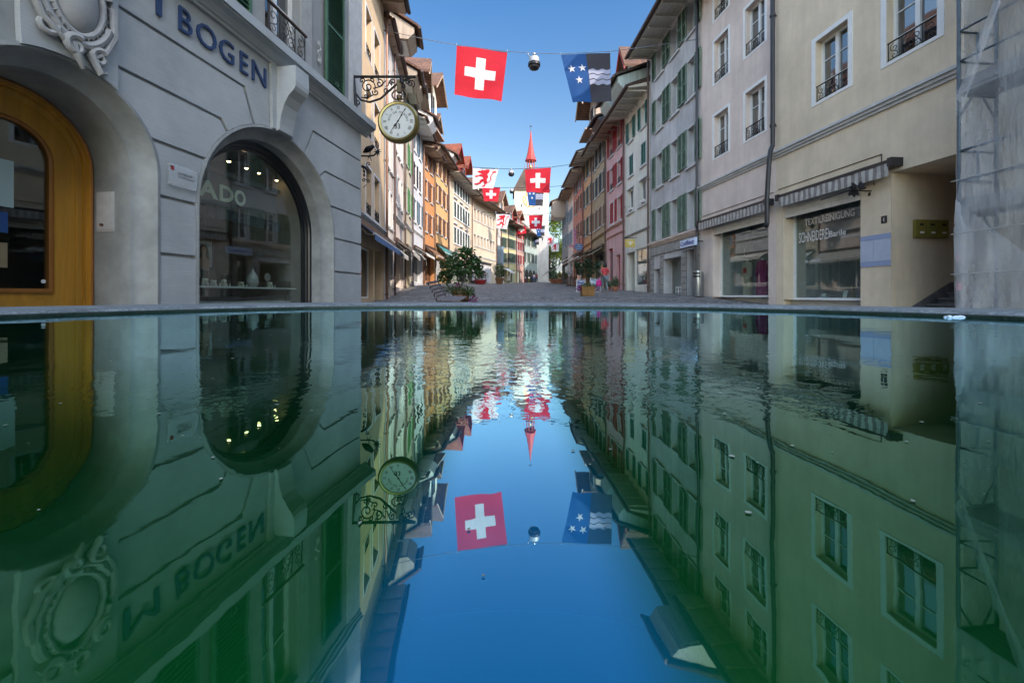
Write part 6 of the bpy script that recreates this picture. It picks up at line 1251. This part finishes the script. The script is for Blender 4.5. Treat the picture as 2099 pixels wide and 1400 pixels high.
# hanging signs on the right
def hang(px0, px1, py0, py1, d, name, label, mat, build=None):
    A_ = at(px0, py1, d); B_ = at(px1, py0, d); e = empty(name, ((A_.x+B_.x)/2, d, (A_.z+B_.z)/2), 0, label=label, cat='sign'); K_ = Fr(e); return e, K_, (B_.x-A_.x)/2, (B_.z-A_.z)/2
MT['pinks'] = plain('pink_sign_face', (.45, .16, .22), .5); MT['yel'] = plain('yellow_sign_paint', (.55, .40, .08), .5); MT['oval'] = plain('blue_oval_sign_paint', (.015, .06, .20), .4); 
e, K_, hw, hh = hang(1281.5, 1301, 491, 507, 23.0, 'hanging_sign', 'square yellow hanging sign with a pale leaf mark over the recessed door', 'yel'); mb = MB(K_); mb.box(-hw, hw, -.03, .03, -hh, hh); mb.build('panel', 'yel'); mb = MB(K_)
for a in (-40, 0, 40): t = R(a); mb.prism([(0, -hh*.6), (math.sin(t)*hw*.7-.04, hh*.5*math.cos(t)), (math.sin(t)*hw*.8, hh*.7*math.cos(t)), (math.sin(t)*hw*.7+.05, hh*.4*math.cos(t))], -.036-abs(a)*.0001-(.002 if a > 0 else 0), -.031)
mb.build('leaf_mark', 'offwhite'); mb = MB(K_); mb.tube([(-hw, 0, hh+.08), (hw+.12, 0, hh+.10)], .015, 5); mb.tube([(-hw*.7, 0, hh), (-hw*.7, 0, hh+.09)], .01, 5); mb.tube([(hw*.7, 0, hh), (hw*.7, 0, hh+.09)], .01, 5); mb.build('arm', 'iron')
e, K_, hw, hh = hang(1177, 1195, 499, 514, 34, 'hanging_sign', 'oval dark blue hanging sign with pale lettering before the apricot house', 'oval'); mb = MB(K_); P = [(hw*math.cos(R(t)), hh*math.sin(R(t))*(1.0)) for t in range(0, 360, 15)]; mb.prism(P, -.04, .04); mb.build('panel', 'oval')
text_on(Fr(e), 'Café', -hw*.3, hw*.35, hh*.3, hh*.75, -.045, 'tileb', 'lettering', e, -.004); text_on(Fr(e), 'zum Brunnen', -hw*.8, hw*.8, -hh*.15, hh*.15, -.045, 'tileb', 'lettering', e, -.004); text_on(Fr(e), 'Restaurant', -hw*.65, hw*.65, -hh*.65, -hh*.35, -.045, 'tileb', 'lettering', e, -.004)
mb = MB(K_); mb.tube([(hw*.2, 0, hh), (hw*.2, 0, hh+.7), (hw+.7, 0, hh+.7)], .025, 5); mb.build('arm', 'iron')
e, K_, hw, hh = hang(1175.5, 1181, 471, 503, 38.5, 'vertical_sign', 'tall narrow pink sign with vertical letters Hardy', 'pinks'); mb = MB(K_); mb.box(-hw, hw, -.12, .12, -hh, hh); mb.build('box', 'pinks')
for i, ch in enumerate('Hardy'): text_on(Fr(e), ch, -hw*.6, hw*.6, hh-(i+.82)*2*hh/5, hh-(i+.2)*2*hh/5, -.125, 'signblue', 'letter', e, -.006)
mb = MB(K_); mb.tube([(hw, 0, hh*.6), (hw+.5, 0, hh*.6)], .02, 5); mb.build('arm', 'iron')
e, K_, hw, hh = hang(1167, 1176, 503, 507, 39.5, 'flat_sign', 'low dull pink box sign left of the oval blue one', 'pinks'); mb = MB(K_); mb.box(-hw, hw, -.1, .1, -hh, hh); mb.build('box', 'redwood' if 0 else 'pinks')
# wicker screen with a blue white notice in front of the cafe
d = 36; X = (1171-CX)/FPX*d; e = empty('wicker_screen', (X, d, gz(X, d)), 0, label='dark brown wicker screen of the cafe terrace on the right', cat='screen'); K_ = Fr(e); mb = MB(K_)
for i in range(12): x_ = -.42+i*.076; mb.tube([(x_, 0, .05), (x_, 0, .95)], .022, 5)
for j in range(9): z = .1+j*.1; mb.tube([(-.45+i*.076, .03*(1 if i % 2 else -1), z) for i in range(13)], .022, 5)
mb.build('weave', 'dwood'); d = 37; X = (1169-CX)/FPX*d
e = empty('menu_sign', (X, d, gz(X, d)), 0, label='small blue and white striped menu sign above the wicker screen', cat='sign'); K_ = Fr(e); mb = MB(K_); mb.tube([(0, 0, 0), (0, 0, 1.1)], .02, 6); mb.build('post', 'iron'); mb = MB(K_); mb.box(-.16, .16, -.02, .02, 1.1, 1.38); p_ = mb.build('panel', 'signblue'); mb = MB(K_); [mb.box(-.14, .14, -.024, -.02, z, z+.05) for z in (1.14, 1.23, 1.31)]; mb.build('stripe', 'white', p_)
# parasol edge over the far right terrace
# ------------------------------------------------------------------ wrought iron signs near by
def sgn(name, label, origin): return empty(name, origin, 0, label=label, cat='sign')
d = 11.2; o_ = at(760, 330, d); e = sgn('bird_sign', 'wrought iron hanging sign with a bird perched on a leafy branch beside the corner building', o_); K_ = Fr(e)
def bp(x_, y_): p = at(x_, y_, d)-o_; return (p.x, 0, p.z)
mb = MB(K_); mb.tube([bp(738, 320), bp(757, 320.5), bp(766, 319), bp(772, 314)], .022, 7); mb.tube([bp(742, 341), bp(750, 345), bp(752, 349)], .04, 7)
for c, r_, t_, a0, h_ in (((755, 337), 4.8, 1.4, 2, 1), ((754, 372), 4.5, 1.4, 0, 1), ((746, 370), 4, 1.3, 2, -1), ((746, 352), 3, 1.2, 1, 1), ((746, 360), 3, 1.2, 1, 1)): C = bp(*c); mb.tube([(a, 0, b_) for a, b_ in scroll((C[0], C[2]), r_/FPX*d, t_, a0, 18, h_)], .012, 6)
for a, b_ in (((756, 321), (754, 328)), ((758, 322), (762, 330)), ((745, 345), (748, 362)), ((750, 349), (757, 352)), ((745, 385), (752, 378))): mb.tube([bp(*a), bp(*b_)], .014, 5, .006)
mb.build('bracket', 'iron', smooth=True); mb = MB(K_); body = [bp(744, 313), bp(748, 311), bp(754, 307), bp(760, 303.5), bp(763.5, 302)]
for (a, b_), (r0, r1) in zip(zip(body, body[1:]), ((.012, .05), (.05, .085), (.085, .07), (.07, .05))): mb.tube([a, b_], r0, 10, r1)
mb.lathe([(.001, -.055), (.045, -.03), (.055, 0), (.04, .035), (.001, .055)], bp(763.5, 301), 12); mb.tube([bp(766, 300), bp(769, 301.5)], .016, 6, .003); mb.tube([bp(757, 310), bp(757, 320)], .008, 5); mb.tube([bp(760, 309), bp(760, 320)], .008, 5); mb.build('bird', 'iron', smooth=True)
mb = MB(K_)
for a in range(0, 360, 45): C = bp(774, 312); t = R(a); mb.prism([(C[0], C[2]), (C[0]+.05*math.cos(t-.3), C[2]+.05*math.sin(t-.3)), (C[0]+.11*math.cos(t), C[2]+.11*math.sin(t)), (C[0]+.05*math.cos(t+.3), C[2]+.05*math.sin(t+.3))], -.01-a*.00005, .01+a*.00005)
mb.build('leaves', 'iron')
d = 9.3; o_ = at(1770, 388, d); e = sgn('flower_sign', 'dark iron branch with blossom and leaves projecting under the striped awning of the cleaning shop', o_); K_ = Fr(e); ix = at(1771, 390, d)-o_
mb = MB(K_); mb.tube([bp(1740, 391), bp(1760, 391), bp(1776, 392), bp(1795, 390)], .014, 6); mb.tube([bp(1740, 391), (bp(1740, 391)[0]+.05, .9, bp(1740, 391)[2])], .014, 6); mb.build('stem', 'iron')
mb = MB(K_)
def leaf(c, ang, L, w_, dy): 
    C = bp(*c); t = R(ang); x_, z_ = math.cos(t), math.sin(t); P = [(0, 0), (L*.3, w_), (L*.7, w_*.8), (L, 0), (L*.7, -w_*.8), (L*.3, -w_)]
    mb.prism([(C[0]+a*x_-b_*z_, C[2]+a*z_+b_*x_) for a, b_ in P], dy-.012, dy+.012)
for i, (c, a, L, w_) in enumerate((((1792, 390), 60, .24, .05), ((1792, 388), 100, .20, .05), ((1795, 386), 30, .20, .045), ((1794, 391), -25, .16, .04), ((1794, 391), -140, .18, .045), ((1790, 384), 75, .26, .06), ((1792, 384), 45, .24, .05))): leaf(c, a, L, w_, i*.03-.09)
mb.build('leaves', 'iron'); mb = MB(K_)
for i in range(9): leaf((1752+i % 3*3, 388), i*40, .17, .045, i*.028-.11)
mb.build('blossom', 'dgutter')

# ------------------------------------------------------------------ scaffold with debris net at the right edge
e = empty('scaffold', (S.root.location), 0, label='tube scaffold with grey debris netting wrapping the house at the right edge', cat='scaffold'); e.rotation_euler = S.root.rotation_euler; MF = Fr(e, S.F.s, S.F.gz)
ue = S.uY(6.9); n0, n1 = .28, 1.0; us = [ue-2.45*i for i in range(5)]; lev = [1.42+2.0*i for i in range(-1, 6)]
MT['stube'] = plain('scaffold_tube', (.11, .14, .17), .45, .7, var=.2); MT['plank'] = wood('scaffold_deck_boards', (.20, .20, .20), 0, .8, .3)
for u in us:
    for n in (n0, n1): mb = MB(MF); mb.tube([(u, n, -.75), (u, n, 13.5)], .026, 8); mb.build('standard', 'stube')
for z in lev:
    if z < 0: continue
    mb = MB(MF)
    for u in us: mb.tube([(u, n0, z-.06), (u, n1, z-.06)], .024, 6); mb.tube([(u, n0, z-.45), (u, n0+.25, z-.08)], .018, 6); mb.tube([(u, n1, z-.45), (u, n1-.25, z-.08)], .018, 6)
    for h_ in (.5, 1.0): mb.tube([(us[0], n1, z+h_), (us[-1], n1, z+h_)], .018, 6)
    for h_ in (.5, 1.0): mb.tube([(us[0], n0, z+h_), (us[0], n1, z+h_)], .018, 6)
    mb.tube([(us[0], (n0+n1)/2, z+.5), (us[0], (n0+n1)/2, z+1.0)], .018, 6); mb.build('rail', 'stube')
    mb = MB(MF); mb.box(us[-1], us[0]+.05, n0+.03, n1-.03, z-.035, z+.02); mb.build('deck', 'plank'); mb = MB(MF); mb.box(us[-1], us[0]+.05, n1-.05, n1-.025, z+.025, z+.20); mb.build('toe_board', 'plank')
MT['net'], nt, b = new('debris_net'); nt.nodes.remove(b); out = nt.nodes["Material Output"]; v = coords(nt); df = node(nt, "ShaderNodeBsdfDiffuse"); df.inputs[0].default_value = (.74, .77, .82, 1); tl = node(nt, "ShaderNodeBsdfTranslucent"); tl.inputs[0].default_value = (.74, .77, .82, 1)
tp = node(nt, "ShaderNodeBsdfTransparent"); m1 = node(nt, "ShaderNodeMixShader"); m1.inputs[0].default_value = .4; nt.links.new(df.outputs[0], m1.inputs[1]); nt.links.new(tl.outputs[0], m1.inputs[2])
fc = ramp(nt, noise(nt, coords(nt, (1, 1, .5)), 1.2, 5, .7), [(.3, (.2, .2, .2)), (.7, (.46, .46, .46))]); m2 = node(nt, "ShaderNodeMixShader"); nt.links.new(fc, m2.inputs[0]); nt.links.new(tp.outputs[0], m2.inputs[1]); nt.links.new(m1.outputs[0], m2.inputs[2]); nt.links.new(m2.outputs[0], out.inputs[0])
bn_ = node(nt, "ShaderNodeBump", Strength=1, Distance=.12); nt.links.new(noise(nt, coords(nt, (1.6, 1.6, .35)), 1.8, 4), bn_.inputs['Height']); nt.links.new(bn_.outputs[0], df.inputs['Normal'])
def sheet(f, nu, nv, name, mat='net'):
    mb = MB(MF); k = mb.pts([f(i/nu, j/nv) for j in range(nv+1) for i in range(nu+1)])
    for j in range(nv):
        for i in range(nu): a = k+j*(nu+1)+i; mb.f.append((a, a+1, a+nu+2, a+nu+1)); mb.mi.append(0)
    return mb.build(name, mat, smooth=True)
un = us[-1]
def ff(s_, t): u = us[0]+.02+(un-us[0])*s_; z = -.6+t*14; return (u, n1+.05+.035*math.sin(u*5+z*.7)+.03*math.sin(z*2.1+u*2)+.03*math.sin(u*13+z*3), z)
# front net with the corner near the second deck pulled open
mb = MB(MF); nu, nv = 60, 90; k = mb.pts([ff(i/nu, j/nv) for j in range(nv+1) for i in range(nu+1)])
for j in range(nv):
    for i in range(nu):
        u_, _, z_ = ff((i+.5)/nu, (j+.5)/nv); x_ = us[0]-u_
        if 3.38 < z_ < 5.35 and x_ < (z_-3.30)*.42: continue
        a = k+j*(nu+1)+i; mb.f.append((a, a+1, a+nu+2, a+nu+1)); mb.mi.append(0)
mb.build('net', 'net', smooth=True)
sheet(lambda s_, t: (us[0]-(t*.85)*(.95+.1*s_)-.10*s_, n1+.05+.10*math.sin(s_*6+t*4)*(s_)+.05*s_, 3.35+t*2.05-.22*s_*(1-t*.4)), 14, 30, 'net_flap')
sheet(lambda s_, t: (us[0]+.03+.02*math.sin(t*60+s_*9), n0+(n1-n0)*s_+.0, -.6+t*14), 12, 60, 'end_net')
sheet(lambda s_, t: (us[0]-.02-1.5*s_*t-.3*s_, n1+.09+.03*math.sin(s_*20+t*3), -.6+2.2*(1-s_)*t+.1*s_), 24, 14, 'gathered_net')
mb = MB(MF)
for z in (1.02, 1.9, .35): mb.tube([(us[0], n1+.15, z), (us[0]-1.2, n1+.16, z+.03), (us[-1], n1+.15, z-.02)], .008, 5)
mb.build('tie_cord', 'greytrim')
for z in (.62, .15): mb = MB(MF); mb.lathe([(.03, -.06), (.04, 0), (.03, .06)], (us[0], n1, z), 9); mb.build('red_foam_pad', 'pinks')

# ------------------------------------------------------------------ people
def person(name, X, d, h, face, label, top, legs, hair, pose=0, bag=None, skirt=False):
    g0 = gz(X, d); e = empty(name, (X, d, g0), face, label=label, cat='person'); s_ = h/1.7
    J = {'pel': (0, 0, .92), 'w': (0, 0, 1.08), 'ch': (0, .02, 1.30), 'nk': (0, .03, 1.46), 'hd': (0, .05, 1.56), 'ht': (0, .05, 1.66),
         'sl': (-.17, .02, 1.40), 'el': (-.22, -.03, 1.14), 'wl': (-.20, .08, .92), 'hl': (-.20, .11, .84), 'sr': (.17, .02, 1.40), 'er': (.23, -.02, 1.14), 'wr': (.22, .06, .92), 'hr': (.22, .08, .84),
         'tl': (-.09, 0, .88), 'kl': (-.10, .06+.06*pose, .50), 'al': (-.10, -.02+.10*pose, .09), 'fl': (-.10, .13+.10*pose, .04), 'tr': (.09, 0, .88), 'kr': (.10, .0, .48), 'ar': (.10, -.06-.12*pose, .09), 'fr': (.11, .08-.12*pose, .04)}
    E = [('pel', 'w'), ('w', 'ch'), ('ch', 'nk'), ('nk', 'hd'), ('hd', 'ht'), ('ch', 'sl'), ('sl', 'el'), ('el', 'wl'), ('wl', 'hl'), ('ch', 'sr'), ('sr', 'er'), ('er', 'wr'), ('wr', 'hr'), ('pel', 'tl'), ('tl', 'kl'), ('kl', 'al'), ('al', 'fl'), ('pel', 'tr'), ('tr', 'kr'), ('kr', 'ar'), ('ar', 'fr')]
    Rr = {'pel': .15, 'w': .125, 'ch': .15, 'nk': .05, 'hd': .085, 'ht': .075, 'sl': .06, 'el': .042, 'wl': .03, 'hl': .032, 'sr': .06, 'er': .042, 'wr': .03, 'hr': .032, 'tl': .095, 'kl': .06, 'al': .038, 'fl': .035, 'tr': .095, 'kr': .06, 'ar': .038, 'fr': .035}
    def skin(keys, edges, mat, nm, par, grow=1.0, root=None):
        ks = list(keys); me = bpy.data.meshes.new(nm); me.from_pydata([tuple(c*s_ for c in J[k_]) for k_ in ks], [(ks.index(a), ks.index(b_)) for a, b_ in edges if a in ks and b_ in ks], [])
        o = bpy.data.objects.new(nm, me); col.objects.link(o); md = o.modifiers.new('s', 'SKIN'); md.use_smooth_shade = True
        for i, k_ in enumerate(ks): v_ = me.skin_vertices[0].data[i]; v_.radius = (Rr[k_]*grow*s_,)*2; v_.use_root = (k_ == (root or ks[0]))
        o.modifiers.new('u', 'SUBSURF').levels = 1
        dg = bpy.context.evaluated_depsgraph_get(); m2_ = bpy.data.meshes.new_from_object(o.evaluated_get(dg)); bpy.data.objects.remove(o); m2_.materials.clear(); m2_.materials.append(MT[mat])
        for p_ in m2_.polygons: p_.use_smooth = True
        o = bpy.data.objects.new(nm, m2_); col.objects.link(o); o.parent = par; return o
    skin(list(J), E, 'skin', 'body', e)
    skin(['ch', 'w', 'pel', 'sl', 'sr', 'el', 'er'], [('pel', 'w'), ('w', 'ch'), ('ch', 'sl'), ('sl', 'el'), ('ch', 'sr'), ('sr', 'er')], top, 'top', e, 1.14)
    skin(['pel', 'tl', 'kl', 'al', 'tr', 'kr', 'ar'], [('pel', 'tl'), ('tl', 'kl'), ('kl', 'al'), ('pel', 'tr'), ('tr', 'kr'), ('kr', 'ar')], legs, 'trousers', e, 1.18)
    mb = MB(Fr(e)); mb.lathe([(.001, .125), (.07, .11), (.105, .05), (.112, -.01), (.105, -.09), (.06, -.14)], (0, -.0+.02, 1.60*s_), 14); mb.build('hair', hair, smooth=True)
    if bag: mb = MB(Fr(e)); mb.lathe([(.001, 0), (.13, .02), (.15, .12), (.12, .27), (.05, .36)], (-.30, .1, .32), 12); mb.tube([(-.30, .1, .66), (-.24, .1, .78), (-.20, .11, .86)], .012, 5); o = mb.build('bag', bag, smooth=True)
MT['coral'] = plain('coral_top_cloth', (.55, .06, .07), .8, var=.15); MT['patt'] = plain('patterned_trouser_cloth', (.16, .20, .22), .8, var=.9, scale=26); MT['pinkbag'] = plain('bright_pink_bag', (.60, .01, .22), .5); MT['hair'] = plain('dark_brown_hair', (.02, .012, .01), .6); MT['navyc'] = plain('navy_cloth', (.02, .03, .06), .8); MT['winec'] = plain('wine_red_cloth', (.22, .02, .03), .8)
person('person', (1240-CX)/FPX*21, 21, 1.52, .25, 'woman in a coral top and patterned trousers walking away with a bright pink bag', 'coral', 'patt', 'hair', 1, 'pinkbag')
person('person', (1100-CX)/FPX*74, 74, 1.75, 2.9, 'person in a wine red top standing in front of the tower foot', 'winec', 'navyc', 'hair', .3); person('person', (1090-CX)/FPX*75, 75, 1.7, 3.3, 'person in dark clothes in front of the mint house arches', 'navyc', 'navyc', 'hair', .4); person('person', (1094-CX)/FPX*75.5, 75.5, 1.7, .2, 'person in a pale top between the dark clothed one and the wine red one', 'fwhite', 'bluec', 'hair', .4)
# far terrace: white chair with stand
d = 64; X = (1042.5-CX)/FPX*d; e = empty('terrace_chair', (X, d, gz(X, d)), 0, label='pale chair in front of the yellow house in the far left row', cat='chair'); K_ = Fr(e); mb = MB(K_); mb.box(-.28, .28, -.25, .25, .42, .5); mb.build('seat', 'offwhite'); mb = MB(K_); mb.box(-.28, .28, .22, .28, .5, 1.25); mb.build('backrest', 'offwhite')
for a, b_ in ((-.24, -.21), (.24, -.21), (-.24, .21), (.24, .21)): mb = MB(K_); mb.tube([(a, b_, 0), (a, b_, .44)], .03, 6); mb.build('leg', 'dwood')
# floating foam and specks
random.seed(11)
mb = MB(); MT['foam'] = plain('white_foam', (.62, .70, .80), .9)
for i in range(26): a = (random.gauss(0, .022), random.gauss(0, .008)); r = random.uniform(.004, .010); mb.lathe([(r, -.002), (r*.9, r*.4), (r*.4, r*.8), (.001, r*.9)], (1.725+a[0], 1.57+a[1], WZ), 8)
o = mb.build('foam_patch', 'foam', None, smooth=True); tag(o, 'patch of pale foam floating at the right rim of the basin', 'foam')
mb = MB(); MT['speck'] = plain('floating_speck', (.34, .37, .30), .8, var=.6)
for i in range(420):
    y_ = random.uniform(.10, 2.2)**1; x_ = random.uniform(-1.2, 1.2)*min(1.6, y_*1.25); r = random.uniform(.0004, .0016)*(.6+y_)
    mb.face([(x_+r*math.cos(t)*random.uniform(.6, 1.6), y_+r*math.sin(t)*random.uniform(.6, 1.6), WZ+.0006) for t in (0, 1.2, 2.5, 3.7, 5)])
o = mb.build('floating_specks', 'speck', None); tag(o, kind='stuff')
